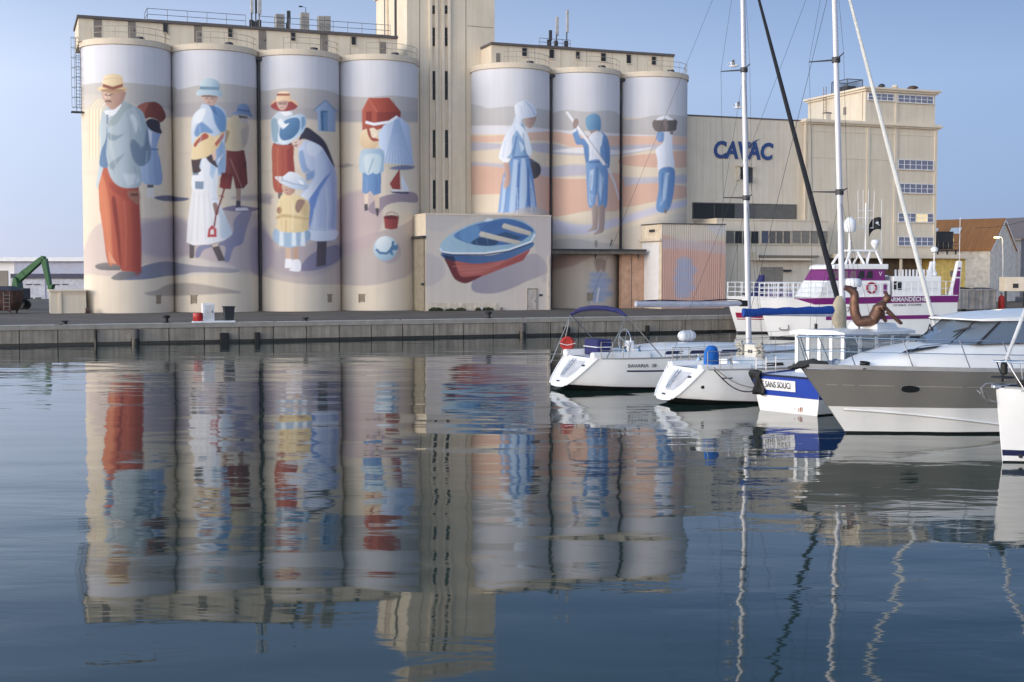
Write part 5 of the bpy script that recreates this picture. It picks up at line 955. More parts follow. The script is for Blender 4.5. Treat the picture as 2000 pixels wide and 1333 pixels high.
def fender(lab, loc, r=.14, L_=.45, m=None):
    o = thing('boat_fender', lab, 'fender', loc); mb = MB(); mb.lathe([(.02, -L_ / 2 - .1), (r * .5, -L_ / 2 - .05), (r, -L_ / 2 + .08), (r, L_ / 2 - .08), (r * .5, L_ / 2 + .05), (.03, L_ / 2 + .1)], n=14); mb.build('body', m or WHITE, o, True); mb = MB(); mb.cyl((0, 0, L_ / 2 + .08), (0, .05, L_ / 2 + .5), .012, n=5); mb.build('lanyard', BLK, o)

# ---- the larger white sailing yacht with navy bimini frame
def transom_details(b, H, us, small=False):
    # a lip round the sloping stern and a recessed boarding step
    mb = MB(); ring = [H.p(0, v, 1) for v in (1, .8, .6, .4, .2, .05)] + [H.p(0, v, -1) for v in (.05, .2, .4, .6, .8, 1)]
    mb.tube([p_ + Vector((-.02, 0, 0)) for p_ in ring], .03, 6); mb.build('transom_lip', GEL, b, True)
    n_ = Vector((-1, 0, H.stern)).normalized()
    def tp(v, k): p_ = H.p(0, v, 1); return Vector((p_.x, p_.y * k, p_.z)) + n_ * .012
    mb = MB(); q = [tp(.86, .5), tp(.86, -.5), tp(.5, -.5), tp(.26, -.3), tp(.26, .3), tp(.5, .5)]; mb.add(q, [tuple(range(6))]); mb.build('boarding_step', S('step_grey', (188, 186, 190), rough=.6), b)
    mb = MB()
    for k in (.1, .26): mb.cyl(tp(.9, k) + n_ * .03, tp(.3, k) + n_ * .05, .014, n=6)
    for v in (.38, .52, .66, .8): mb.cyl(tp(v, .1) + n_ * .04, tp(v, .26) + n_ * .04, .012, n=6)
    mb.build('boarding_ladder', CHROME, b, True)
    for k in (-.55, -.66): mb = MB(); c = tp(.72, k); mb.cyl(c, c + n_ * .02, .045, n=10); mb.build('through_hull', DSTEEL, b)
    mb = MB(); c = tp(.12, .3); d = tp(.12, .08); mb.cyl(c + n_ * .02, d + n_ * .02, .03, n=6); mb.build('cleat', DSTEEL, b)
A0 = UZ(1081, 761, 0); AH = R(23)
ya = thing('sailing_yacht', 'white sailing yacht with navy bimini frame and red lifebuoy, leftmost boat', 'sailboat', A0, AH)
HA = Hull(13.3, 3.9, 1.22, 1.5, .55, SDECK, SWL, stern=.95, bow=.28, dip=.06, pw=.55, lift=1.)
VR = [1, .95, .9, .75, .55, .35, .18, .07, 0, -.3, -.7, -1]
HA.build(ya, VR, [GEL, BLACK, NAVY], [0, 0, 0, 0, 0, 0, 0, 1, 1, 1, 1, 1]); HA.decking(ya, GELD); transom_details(ya, HA, 0)
HA.band(ya, .98, 1.03, .02, .99, S('toe_rail_grey', (150, 148, 146)), 'toe_rail', sides=(1, -1)); HA.band(ya, .57, .62, .16, .42, NAVY, 'stripe'); HA.text(ya, 'BAVARIA  38', .215, .77, .19, S('grey_lettering', (70, 66, 70)), sx=1.1)
trunk(ya, [(3.3, 1.15, .95, 1.1, 1.42), (4.0, 1.25, 1.05, 1.12, 1.58), (5.2, 1.25, 1.05, 1.14, 1.66), (7.0, 1.15, .95, 1.18, 1.62), (9.0, .85, .65, 1.25, 1.55), (10.3, .45, .3, 1.3, 1.4)], GEL, 'coachroof')
for x0, x1 in ((4.1, 5.0), (5.2, 6.3), (6.6, 7.6)):
    for sd in (1, -1): mb = MB(); mb.add([(x0, sd * 1.262, 1.30), (x1, sd * 1.245, 1.32), (x1 - .05, sd * 1.235, 1.43), (x0 + .1, sd * 1.252, 1.43)], [(0, 1, 2, 3)]); mb.build('cabin_window', NAVY, ya)
for y_ in (-1.35, 1.05): mb = MB(); mb.box(1.0, 3.5, y_, y_ + .3, 1.15, 1.45); mb.build('cockpit_coaming', GEL, ya, bevel=.08)
winch(ya, 2.4, -1.2, 1.45); winch(ya, 2.4, 1.2, 1.45); winch(ya, 3.0, -1.2, 1.45)
mb = MB(); mb.tube([(3.05 + .0, .5 * math.cos(k * PI / 10), 1.75 + .5 * math.sin(k * PI / 10)) for k in range(20)], .018, 6, True)
for k in range(4): mb.cyl((3.05, 0, 1.75), (3.05, .5 * math.cos(k * PI / 2 + .4), 1.75 + .5 * math.sin(k * PI / 2 + .4)), .01, n=5)
mb.build('steering_wheel', CHROME, ya); mb = MB(); mb.box(3.1, 3.4, -.15, .15, 1.0, 1.8); mb.build('binnacle', GEL, ya, bevel=.05)
HA.rail(ya, .16, .92, .6, 6, 'guard_wires', r=.008, m=STEEL); HA.rail(ya, .02, .13, .62, 2, 'pushpit', r=.013, m=STEEL)
# folded bimini on stainless hoops
zt = 3.02; arch = [(2.5, -1.15, zt - .22), (2.35, -.8, zt - .04), (2.05, -.3, zt + .06), (1.75, .3, zt + .06), (1.5, .8, zt - .02), (1.3, 1.2, zt - .22)]
mb = MB(); mb.tube(arch, [.05, .09, .1, .1, .09, .05], 8); bi = mb.build('folded_bimini', NAVYC, ya, True)
for a, f_ in (((2.5, -1.2, zt - .22), (1.5, -1.5, 1.25)), ((2.5, -1.2, zt - .22), (3.8, -1.6, 1.25)), ((1.3, 1.2, zt - .22), (1.0, 1.45, 1.2)), ((1.3, 1.2, zt - .22), (3.0, 1.55, 1.25)), ((1.3, 1.2, zt - .22), (.35, 1.0, .95))):
    mb = MB(); mb.cyl(a, f_, .022, n=6); mb.build('hoop', STEEL, bi, True)
mb = MB(); mb.box(1.75, 2.4, -.2, .95, 1.25, 1.86); mb.build('stern_locker_cover', NAVYC, ya, bevel=.06); mb = MB(); mb.box(1.735, 2.415, -.22, .97, 1.56, 1.59); mb.build('lashing', WHITE, ya)
AT, mo = mast(ya, 8.72, 1.6, 18.2, .031, (7.45, 12.55)); 
gb_ = AT(3.2); mb = MB(); mb.tube([gb_ + Vector((-.35, 0, 0)), gb_ + Vector((-2.5, 0, -.02)), gb_ + Vector((-5.15, 0, .02))], [.1, .13, .12], 8); bo = mb.build('boom', S('boom_grey', (176, 176, 186), rough=.4), ya, True); mb = MB(); mb.box(gb_.x - .4, gb_.x - .05, -.08, .08, 3.08, 3.32); mb.build('gooseneck', BLK, bo)
mb = MB(); pts = [gb_ + Vector((-.3 - k * .48, 0, .13 + .03 * math.sin(k))) for k in range(11)]; mb.tube(pts, .025, 5); mb.build('lazy_line', BLK, bo)
BOWA = HA.p(1, 1, 1); fs0, fs1 = Vector((BOWA.x - .15, 0, BOWA.z + .35)), AT(17.9); mb = MB(); mb.tube([fs0 + (fs1 - fs0) * k / 8 for k in range(9)], [.06, .12, .115, .105, .095, .085, .07, .05, .03], 8); mb.build('furled_genoa', S('black_sail_cover', (24, 27, 36), rough=.7, var=.2, scale=4, bump=.3), ya, True); mb = MB(); mb.lathe([(.03, 0), (.13, .02), (.13, .2), (.03, .22)], (fs0.x, 0, fs0.z - .25), 12); mb.build('furler_drum', DSTEEL, ya, True)
W_ = [(AT(18.1), Vector((.3, -.6, 1.3)))]
for sd in (1, -1):
    s1, s2 = AT(7.45) + Vector((-.42, sd * 1.05, .06)), AT(12.55) + Vector((-.42, sd * 1.05, .06)); ch = Vector((8.3, sd * 1.7, 1.3)); W_ += [(ch, s1), (s1, s2), (s2, AT(18.)), (ch, AT(7.4)), (s1, AT(12.5))]
wires(ya, W_)
mb = MB(); mb.tube([(5.5, -.6, 1.7), (5.6, -.62, 1.72), (6.5, -.62, 1.72), (6.6, -.6, 1.68)], .015, 5); mb.build('grab_rail', CHROME, ya)
def onboat(M0, hd, x, y, z): c, s_ = math.cos(hd), math.sin(hd); return Vector((M0.x + x * c - y * s_, M0.y + x * s_ + y * c, M0.z + z))
lb = thing('lifebuoy', 'round red lifebuoy cover hanging at stern of leftmost yacht', 'lifebuoy', onboat(A0, AH, 1.2, 1.3, 1.66), AH + R(62))
mb = MB(); mb.tube([(0, .2 * math.cos(k * PI / 9), .2 * math.sin(k * PI / 9)) for k in range(18)], .09, 8, True); mb.build('ring', S('faded_red', (170, 44, 36), rough=.7, var=.15), lb, True); mb = MB(); mb.cyl((-.05, 0, 0), (.05, 0, 0), .16, n=16); mb.build('cover', MATS['faded_red'], lb); mb = MB(); mb.tube([(-.1, -.32, .02), (-.1, 0, -.06), (-.1, .32, .02)], .014, 5); mb.build('strap', WHITE, lb)
lr = thing('liferaft', 'white ribbed liferaft canister lying on deck of leftmost yacht', 'liferaft', onboat(A0, AH, 6.15, .55, 1.7), AH + .2)
mb = MB(); prof = []
for k in range(25): x = -.42 + .84 * k / 24; e = min(1, (1 - abs(x / .42) ** 5)); prof.append((max(.02, .21 * e ** .5 * (1 - .03 * (k % 4 == 2))), x))
mb.lathe(prof, (0, 0, .21), 16, 'x'); mb.build('canister', WHITE, lr, True); mb = MB()
for x in (-.2, 0, .2): mb.tube([(x, .215 * math.cos(k * PI / 10), .21 + .215 * math.sin(k * PI / 10)) for k in range(20)], .012, 5, True)
mb.build('strap', S('strap_grey', (150, 150, 156)), lr)
fender('white fender hanging between the two white sailing yachts', onboat(A0, AH, 4.2, -2.05, .75), .17, .4)

# ---- the second sailing yacht
B0 = UZ(1288, 788, 0); BH = R(21)
yb = thing('sailing_yacht', 'white sailing yacht with bright blue outboard cover and blue boom cover', 'sailboat', B0, BH)
HB = Hull(11.3, 3.45, 1.2, 1.45, .5, SDECK, SWL, stern=.85, bow=.28, dip=.05, pw=.55, lift=1.)
HB.build(yb, VR, [GEL, BLACK, NAVY], [0, 0, 0, 0, 0, 0, 0, 1, 1, 1, 1, 1]); HB.decking(yb, GELD); transom_details(yb, HB, 0)
HB.band(yb, .98, 1.03, .02, .99, MATS['toe_rail_grey'], 'toe_rail', sides=(1, -1)); HB.band(yb, .73, .765, .11, .16, NAVY, 'stripe'); HB.band(yb, .73, .765, .255, .33, NAVY, 'stripe'); mb = MB(); p_ = HB.p(.055, .45, -1); mb.cyl(p_ + Vector((0, .02, 0)), p_ + Vector((0, -.02, 0)), .055, n=12); mb.build('exhaust_outlet', BLK, yb)
trunk(yb, [(2.6, 1.05, .85, 1.05, 1.4), (3.4, 1.12, .92, 1.08, 1.52), (5.0, 1.08, .88, 1.1, 1.55), (7.0, .85, .65, 1.2, 1.5), (8.6, .45, .3, 1.28, 1.38)], GEL, 'coachroof')
for x0, x1 in ((3.4, 4.2), (4.5, 5.6)):
    for sd in (1, -1): mb = MB(); mb.add([(x0, sd * 1.135, 1.24), (x1, sd * 1.115, 1.26), (x1 - .05, sd * 1.105, 1.36), (x0 + .1, sd * 1.125, 1.36)], [(0, 1, 2, 3)]); mb.build('cabin_window', DARK, yb)
for y_ in (-1.2, .92): mb = MB(); mb.box(.9, 2.9, y_, y_ + .28, 1.1, 1.36); mb.build('cockpit_coaming', GEL, yb, bevel=.08)
winch(yb, 2.1, -1.06, 1.36); winch(yb, 2.1, 1.06, 1.36)
mb = MB(); mb.box(3.4, 3.6, -.6, .2, 1.4, 1.95); mb.build('instrument_panel', S('ivory_panel', (204, 196, 184), rough=.6), yb, bevel=.04); mb = MB()
for k in range(2): mb.box(3.385, 3.398, -.35 + k * .16, -.25 + k * .16, 1.65, 1.76)
mb.build('instrument', DARK, yb)
CO = S('rope_beige', (186, 178, 162), rough=.9, var=.2, scale=12, bump=.5)
for yy in (-.85, .45):
    mb = MB(); mb.tube([(3.4 + .1 * math.sin(k * 1.7), yy + .2 * math.cos(k * PI / 6), 1.62 + .18 * math.sin(k * PI / 6) + .008 * k) for k in range(30)], .035, 6); mb.build('rope_coil', CO, yb, True)
HB.rail(yb, .14, .92, .6, 6, 'guard_wires', r=.008, m=STEEL); HB.rail(yb, .02, .15, .6, 2, 'pushpit', r=.013, m=STEEL)
mb = MB(); zz_ = [(0, .27, .2), (.15, .29, .22), (.55, .27, .2), (.72, .2, .15), (.78, .1, .08)]; S_ = [[(1.45 + a * .27 / .27 * math.cos(q * PI / 4 + .39) * .95, -.95 + b2 * math.sin(q * PI / 4 + .39), 1.2 + h_) for q in range(8)] for h_, a, b2 in zz_]; mb.loft(S_, closed=True); mb.build('outboard_cover', BLUE2, yb, True)
BT, mo = mast(yb, 7.4, 1.5, 16.6, .046, (7.3, 11.95), (.095, .075))
g2_ = BT(3.02); mb = MB(); mb.tube([g2_ + Vector((-.15, 0, -.1)), g2_ + Vector((-3.95, 0, -.02))], [.07, .06], 8); bo = mb.build('boom', S('boom_grey', (176, 176, 186)), yb, True)
secs = []
for k in range(15):
    u = k / 14; x = g2_.x - .35 - u * 3.75; h_ = .17 * (1 - .35 * u) + .02 * math.sin(k * 1.9); hb_ = -.14 + (.0 if u < .8 else -.04); secs.append([(x, .1 * math.cos(a), g2_.z + .05 + (h_ if math.sin(a) > 0 else -hb_ * 1.) * math.sin(a)) for a in [2 * PI * j / 12 for j in range(12)]])
mb = MB(); mb.loft(secs, closed=True); mb.build('sail_cover', BLUEC, bo, True)
secs = []
for z, a in ((2.35, .17), (2.6, .26), (2.9, .3), (3.2, .28), (3.45, .2), (3.6, .13)): secs.append([(BT(z).x - a * .55 + a * 1.05 * math.cos(q), a * .6 * math.sin(q), z) for q in [2 * PI * j / 12 for j in range(12)]])
mb = MB(); mb.loft(secs, closed=True); mb.build('mast_boot_cover', CANV, yb, True)
fb0, fb1 = Vector((HB.p(1, 1, 1).x - .12, 0, 1.85)), BT(16.3); mb = MB(); mb.tube([fb0 + (fb1 - fb0) * k / 8 for k in range(9)], [.05, .085, .085, .08, .075, .07, .06, .05, .03], 8); mb.build('furled_genoa', S('white_sail', (224, 222, 216), rough=.8, var=.06, scale=3), yb, True); mb = MB(); mb.lathe([(.03, 0), (.12, .02), (.12, .18), (.03, .2)], (fb0.x, 0, fb0.z - .22), 12); mb.build('furler_drum', DSTEEL, yb, True)
W_ = [(BT(16.5), Vector((.3, 0, 1.2)))]
for sd in (1, -1):
    s1, s2 = BT(7.3) + Vector((-.42, sd * 1.05, .06)), BT(11.95) + Vector((-.42, sd * 1.05, .06)); ch = Vector((7.0, sd * 1.55, 1.25)); W_ += [(ch, s1), (s1, s2), (s2, BT(16.4)), (ch, BT(7.2)), (ch + Vector((.9, 0, 0)), BT(7.2))]
wires(yb, W_); wires(yb, [(BT(15.), g2_ + Vector((-3.8, 0, .1)))], .008, 'topping_lift')
zr = 3.92; mb = MB(); mb.lathe([(.02, zr), (.3, zr), (.33, zr + .06), (.33, zr + .24), (.28, zr + .3), (.02, zr + .32)], (BT(zr).x + .42, 0, 0), 20); rd = mb.build('radar_drum', WHITE, yb, True); mb = MB(); mb.box(BT(zr).x, BT(zr).x + .6, -.06, .06, zr - .08, zr - .004); mb.build('bracket', DSTEEL, rd)
ml_ = thing('mooring_line', 'dark mooring rope sagging from blue cover yacht to small blue boat', 'rope', onboat(B0, BH, 1.25, -1.5, 1.2)); a, b = Vector(), UZ(1483, 800, .72) - ml_.location; b = U(1480, 764, 42.6) - ml_.location
mb = MB(); mb.tube([a + (b - a) * k / 12 + Vector((0, 0, -.28 * math.sin(PI * k / 12))) for k in range(13)], .022, 6); mb.build('rope', BLK, ml_, True); mb = MB(); mb.tube([a + (b - a) * k / 12 + Vector((0, .05, .08 - .16 * math.sin(PI * k / 12))) for k in range(13)], .02, 6); mb.build('second_rope', S('grey_rope', (110, 106, 102)), ml_, True)

# ---- small blue and white cabin boat seen from astern
D0 = UZ(1539, 807, 0); DH = R(37)
yd = thing('cabin_boat', 'small cabin boat with blue and white stern and many windowed wheelhouse', 'boat', D0, DH)
DD = [(0, .92), (.2, .98), (.45, 1.), (.7, .86), (.88, .5), (1, .02)]; DW = [(0, .78), (.2, .86), (.45, .86), (.7, .6), (.88, .25), (1, .008)]
HD = Hull(8.4, 3.0, 1.15, 1.6, .4, DD, DW, stern=-.12, bow=.35, pw=.8)
BLUEP = S('cobalt_paint', (28, 62, 158), rough=.35, var=.06)
HD.build(yd, [1, .85, .7, .56, .44, .3, .12, .04, 0, -.5, -1], [GEL, BLUEP, BLACK], [1, 1, 1, 1, 0, 0, 0, 2, 2, 2, 2]); HD.decking(yd, GELD)
def dt(v, k, off=.02): p_ = HD.p(0, v, 1); return Vector((p_.x - off, p_.y * k, p_.z))
mb = MB(); mb.add([dt(1, 1, .012), dt(1, -1, .012), dt(.75, -1, .012), dt(.45, -.995, .012), dt(.45, .995, .012), dt(.75, 1, .012)], [tuple(range(6))]); mb.build('blue_transom_band', BLUEP, yd)
mb = MB(); mb.add([dt(.9, .92, .03), dt(.9, -.3, .03), dt(.6, -.3, .03), dt(.6, .92, .03)], [(0, 1, 2, 3)]); npl = mb.build('name_board', WHITE, yd)
c_ = (dt(.9, .92, .04) + dt(.6, -.3, .04)) / 2; M = Matrix(((0, 0, -1), (-1, 0, 0), (0, 1, 0))).to_4x4(); M.translation = c_; text_mesh('lettering', 'LE SANS SOUCI', .27, S('black_lettering', (24, 24, 26)), npl, M, .003, .002, 0, .7)
mb = MB(); mb.tube([dt(1.01, 1.), dt(1.01, 0), dt(1.01, -1.)], .035, 6); mb.build('rub_rail', S('navy_trim', (30, 34, 60)), yd)
RUST = S('rust_streaks', (170, 96, 44), rough=.9, var=.3, scale=9)
for k, v0, v1, w_ in ((-.36, .17, .06, .02), (-.42, .2, .05, .035), (-.48, .2, .06, .03), (-.25, .16, .1, .012)): mb = MB(); mb.add([dt(v0, k, .014), dt(v0 * .95, k - w_, .014), dt(v1, k - w_ * .7, .014), dt(v1 * 1.2, k + .006, .014)], [(0, 1, 2, 3)]); mb.build('rust_mark', RUST, yd)
HD.band(yd, .98, 1.02, 0, 1, MATS['navy_trim'], 'gunwale_trim', sides=(1, -1))
# dark cloth over the port quarter
mb = MB(); secs = []
for k in range(9):
    v = 1.12 - k * .085; secs.append([dt(min(v, 1), 1.06 + .02 * math.sin(k * 2 + j), .03 + .05 * math.sin(j * 1.3 + k)) + Vector((j * -.02, -j * .1 + .03 * math.sin(k + j), max(0, v - 1)* 1.2)) for j in range(6)])
mb.loft(secs, cap0=False, cap1=False); cl = mb.build('quarter_cloth', BLK, yd, True); so = cl.modifiers.new('thick', 'SOLIDIFY'); so.thickness = .06
HD.rail(yd, .01, .12, .55, 2, 'stern_rail', r=.015)
# wheelhouse: corner posts, slim pillars, panes, roof
x0, x1, hw, zf, zr_ = 1.45, 4.75, 1.0, 1.15, 2.42
mb = MB(); mb.box(x0, x1, -hw, hw, zf - .1, zf + .28); mb.build('house_base', GEL, yd, bevel=.03)
for k in range(5): y = -hw + .06 + (2 * hw - .12) * k / 4; mb = MB(); mb.box(x0, x0 + .07, y - .06, y + .06, zf + .282, zr_); mb.build('pillar', GEL, yd)
for k in range(1, 5):
    for sd in (-1, 1): x = x0 + (x1 - x0) * k / 4.0; mb = MB(); mb.box(x - .12, x, sd * hw - .035, sd * hw + .035, zf + .282, zr_); mb.build('pillar', GEL, yd)
HG = bpy.data.materials.new('wheelhouse_glass'); HG.use_nodes = True; hb2 = HG.node_tree.nodes['Principled BSDF']; hb2.inputs['Base Color'].default_value = (.35, .38, .4, 1); hb2.inputs['Roughness'].default_value = .05; hb2.inputs['Alpha'].default_value = .45
for k in range(4): y = -hw + .06 + (2 * hw - .12) * k / 4; mb = MB(); mb.box(x0 + .03, x0 + .04, y + .062, y + (2 * hw - .12) / 4 - .062, zf + .283, zr_ - .003); mb.build('pane', HG, yd)
for k in range(4):
    for sd in (-1, 1): xa = x0 + (x1 - x0) * k / 4.0; mb = MB(); mb.box(xa + .08, xa + (x1 - x0) / 4 - .125, sd * hw - .006, sd * hw + .006, zf + .283, zr_ - .003); mb.build('pane', HG, yd)
mb = MB(); secs = []
for k in range(9): u = k / 8; x = x0 - .12 + (x1 - x0 + .4) * u; e = hw + .12 - .1 * max(0, u - .8) * 5 * .6; secs.append([(x, e, zr_ + .002), (x, e, zr_ + .1), (x, e * .6, zr_ + .17), (x, -e * .6, zr_ + .17), (x, -e, zr_ + .1), (x, -e, zr_ + .002)])
mb.loft(secs, closed=True); mb.build('house_roof', GEL, yd, True); mb = MB(); mb.loft([[(3.5, .55, zr_ + .14), (3.6, .5, zr_ + .36), (3.6, -.6, zr_ + .36), (3.5, -.7, zr_ + .14)], [(4.8, .5, zr_ + .14), (4.7, .42, zr_ + .34), (4.7, -.5, zr_ + .34), (4.8, -.6, zr_ + .14)]], closed=False); mb.build('roof_hatch', GEL, yd, bevel=.03)
mb = MB(); mb.box(2.6, 3.1, -.4, .4, zf, zf + .9); mb.build('helm_seat', DSTEEL, yd, bevel=.06); mb = MB(); mb.box(3.9, 4.5, -.8, .8, zf, zf + .75); mb.build('console', DARK, yd, bevel=.06)
mb = MB(); mb.cyl((x0 + .5, .55, zr_ + .16), (x0 + .5, .55, zr_ + .34), .05, n=8); mb.build('roof_light', BLK, yd)
# ---- bronze figure on the roof of the cabin boat
fg = thing('bronze_figure', 'bronze figure with raised curved tail leaning on its arms above wheelhouse', 'sculpture', U(1692, 640, 43.2))
BRZ = S('bronze', (112, 80, 64), rough=.45, metal=.5, var=.2, scale=7, bump=.3)
fo = fg.location; Y0 = 43.2
def fp(px, py, dy=0.): return U(px, py, Y0 + dy) - fo
ch = [(1655, 562, .0, .05), (1662, 566, 0, .1), (1670, 574, 0, .11), (1668, 594, 0, .115), (1669, 614, 0, .13), (1677, 628, 0, .14), (1692, 632, 0, .15), (1704, 626, 0, .165), (1711, 614, 0, .15), (1716, 604, 0, .16), (1722, 596, 0, .15), (1727, 590, 0, .07), (1732, 585, 0, .11), (1735, 579, 0, .1), (1736, 575, 0, .04)]
vs = [fp(a, b, c) for a, b, c, _ in ch]; rs = [q[3] for q in ch]; es = [(i, i + 1) for i in range(len(ch) - 1)]
def limb(root, pts):
    k = root
    for a, b, c, r_ in pts: vs.append(fp(a, b, c)); rs.append(r_); es.append((k, len(vs) - 1)); k = len(vs) - 1
limb(10, [(1726, 601, -.2, .07), (1740, 614, -.25, .055), (1753, 626, -.25, .045), (1759, 631, -.25, .045), (1763, 633, -.25, .02)]); limb(10, [(1722, 602, .2, .07), (1724, 616, .22, .055), (1728, 625, .22, .045), (1732, 630, .22, .04)]); limb(0, [(1648, 566, -.15, .03)]); limb(0, [(1650, 559, .2, .03)])
me = bpy.data.meshes.new('body'); me.from_pydata([tuple(v) for v in vs], es, []); ob = bpy.data.objects.new('body', me); C.objects.link(ob); ob.parent = fg; me.materials.append(BRZ)
md = ob.modifiers.new('skin', 'SKIN'); md.use_smooth_shade = True
for k, sv in enumerate(me.skin_vertices[0].data): sv.radius = (rs[k] * 1.5, rs[k] * 1.4); sv.use_root = (k == 6)
sd_ = ob.modifiers.new('sub', 'SUBSURF'); sd_.levels = 2; sd_.render_levels = 2
mb = MB(); c_ = fp(1731, 579); mb.lathe([(.01, -.02), (.06, 0), (.07, .05), (.03, .1), (.01, .11)], (c_.x, c_.y, c_.z + .04), 12); mb.build('hair_bun', BRZ, fg, True); mb = MB(); a = fp(1678, 633); mb.cyl(a, a + Vector((0, 0, -.22)), .03, n=8); mb.build('support_rod', DSTEEL, fg)

# ---- grey hulled motor yacht
CH_ = R(197); cdir = Vector((math.cos(CH_), math.sin(CH_), 0)); stem = UZ(1652, 846, 0); C0 = stem - cdir * 12.
yc = thing('motor_yacht', 'large motor yacht with grey topsides, white coachroof and oval porthole', 'motorboat', C0, CH_)
CD = [(0, .96), (.3, 1.), (.6, .99), (.76, .88), (.88, .62), (.95, .36), (1, .03)]; CWL = [(0, .86), (.3, .88), (.6, .8), (.76, .58), (.88, .3), (.95, .13), (1, .006)]
HC = Hull(12., 3.9, 1.62, 1.86, .5, CD, CWL, stern=0, bow=.76, pw=1.15, bowpow=3.)
GREY = S('grey_topsides', (124, 121, 117), rough=.25, var=.02, spec=.6)
HC.build(yc, [1, .985, .95, .85, .7, .55, .43, .41, .3, .15, .03, 0, -.5, -1], [GREY, GEL, BLACK, S('chrome_strip', (176, 174, 172), rough=.3)], [3, 0, 0, 0, 0, 0, 0, 1, 1, 1, 2, 2, 2, 2], us=[i / 60 for i in range(61)]); HC.decking(yc, GELD, drop=.05)
HC.band(yc, .735, .75, .3, .985, S('pinstripe', (150, 146, 138), rough=.4), 'pinstripe', sides=(1, -1), off=.006)
HC.band(yc, .985, 1.05, .02, .995, S('rail_capping', (178, 178, 180), rough=.4), 'rubbing_strake', sides=(1, -1), off=.02)
mb = MB(); 
def chp(u, v): return HC.p(u, v, 1)
sec = []
for i in range(25): u = .56 + .42 * i / 24; a = chp(u, .36 - .36 * (1 - (i / 24)) ** 1.3 * .9); sec.append([a + Vector((0, .004, .03)), a + Vector((0, .05, 0)), a + Vector((0, .004, -.03))])
mb.loft(sec, cap0=False, cap1=False); mb.build('spray_chine', GEL, yc, True)
pc = chp(.868, .70); a, b = chp(.84, .70), chp(.896, .70); ex = (b - a).normalized(); ey = (chp(.868, .8) - chp(.868, .6)).normalized(); nz = ey.cross(ex).normalized(); nz = nz if nz.y > 0 else -nz
for nm, rx, ry, of_, mm in (('porthole', .27, .105, .012, CHROME), ('porthole_glass', .235, .08, .026, PANED)):
    mb = MB(); mb.add([pc + nz * of_ + ex * rx * math.cos(2 * PI * k / 28) + ey * ry * math.sin(2 * PI * k / 28) for k in range(28)], [tuple(range(28))]); mb.build(nm, mm, yc)
trunk(yc, [(12.4, .25, .12, 1.74, 1.8), (12.0, .62, .45, 1.74, 1.93), (11.3, .95, .75, 1.72, 2.12), (10.4, 1.2, 1.0, 1.7, 2.3), (9.4, 1.38, 1.2, 1.7, 2.42), (8.4, 1.45, 1.3, 1.68, 2.46), (6.0, 1.5, 1.35, 1.66, 2.5), (2.5, 1.5, 1.35, 1.64, 2.5)], GEL, 'coachroof')
mb = MB(); mb.add([(11.0, .95, 2.2), (9.9, 1.05, 2.36), (9.6, .95, 2.42), (10.6, .8, 2.31)], [(0, 1, 2, 3)]); mb.v = [(x, y, z + .02) for x, y, z in mb.v]; mb.build('deck_hatch', DARK, yc)
YG = bpy.data.materials.new('yacht_glass'); YG.use_nodes = True; hb3 = YG.node_tree.nodes['Principled BSDF']; hb3.inputs['Base Color'].default_value = (.13, .16, .2, 1); hb3.inputs['Roughness'].default_value = .04; hb3.inputs['Specular IOR Level'].default_value = .9; hb3.inputs['Coat Weight'].default_value = .5; hb3.inputs['Coat Roughness'].default_value = .02
ws = [(9.55, .0, 2.42), (9.3, .8, 2.44), (8.75, 1.3, 2.46)]; wt = [(8.55, 0, 3.12), (8.4, .75, 3.1), (7.95, 1.18, 3.06)]
for sd in (1, -1):
    for k in range(2):
        mb = MB(); q = [ws[k], ws[k + 1], wt[k + 1], wt[k]]; mb.add([(x, sd * y, z) for x, y, z in q], [(0, 1, 2, 3)]); mb.build('windscreen_pane', YG, yc)
    for xa, xb in ((8.7, 6.6), (6.5, 4.4), (4.3, 3.0)): mb = MB(); mb.add([(xa, sd * (1.3 if xa > 8 else 1.34), 2.47), (xb, sd * 1.34, 2.49), (xb, sd * 1.2, 3.08), (xa - (.75 if xa > 8 else 0), sd * 1.2, 3.06)], [(0, 1, 2, 3)]); mb.build('side_pane', YG, yc)
    mb = MB(); mb.tube([(x, sd * y, z) for x, y, z in (ws[2], wt[2])], .035, 6); mb.tube([(x, sd * y, z) for x, y, z in (ws[1], wt[1])], .02, 6); mb.build('screen_pillar', DARK, yc); mb = MB(); mb.tube([(9.2, sd * .55, 2.5), (8.9, sd * .75, 2.8), (8.72, sd * .95, 2.92)], .016, 5); mb.tube([(8.95, sd * .5, 2.78), (8.72, sd * .95, 2.93)], .022, 5); mb.build('wiper', BLK, yc)
mb = MB(); mb.box(8.3, 3.0, -1.05, 1.05, 2.0, 2.44); mb.build('dashboard', S('beige_saloon', (170, 156, 138)), yc)
secs = []
for x, h_, wd in ((8.75, .02, .95), (8.5, .1, 1.15), (7.8, .19, 1.3), (6.5, .27, 1.36), (4.5, .3, 1.36), (2.6, .24, 1.3), (2.4, .1, 1.25)): zb0 = 3.06 + (.03 if x < 8.6 else .05); secs.append([(x, wd, zb0), (x, wd, zb0 + h_ * .4 + .02), (x, wd * .75, zb0 + h_ * .85 + .02), (x, wd * .3, zb0 + h_ + .02), (x, -wd * .3, zb0 + h_ + .02), (x, -wd * .75, zb0 + h_ * .85 + .02), (x, -wd, zb0 + h_ * .4 + .02), (x, -wd, zb0)])
mb = MB(); mb.loft(secs, closed=True); mb.build('hardtop', GEL, yc, True); mb = MB(); mb.loft([[(8.6, w_, 3.045), (8.6, w_, 3.075)] for w_ in (-1.1, 1.1)]); mb.build('hardtop_lip', BLK, yc)
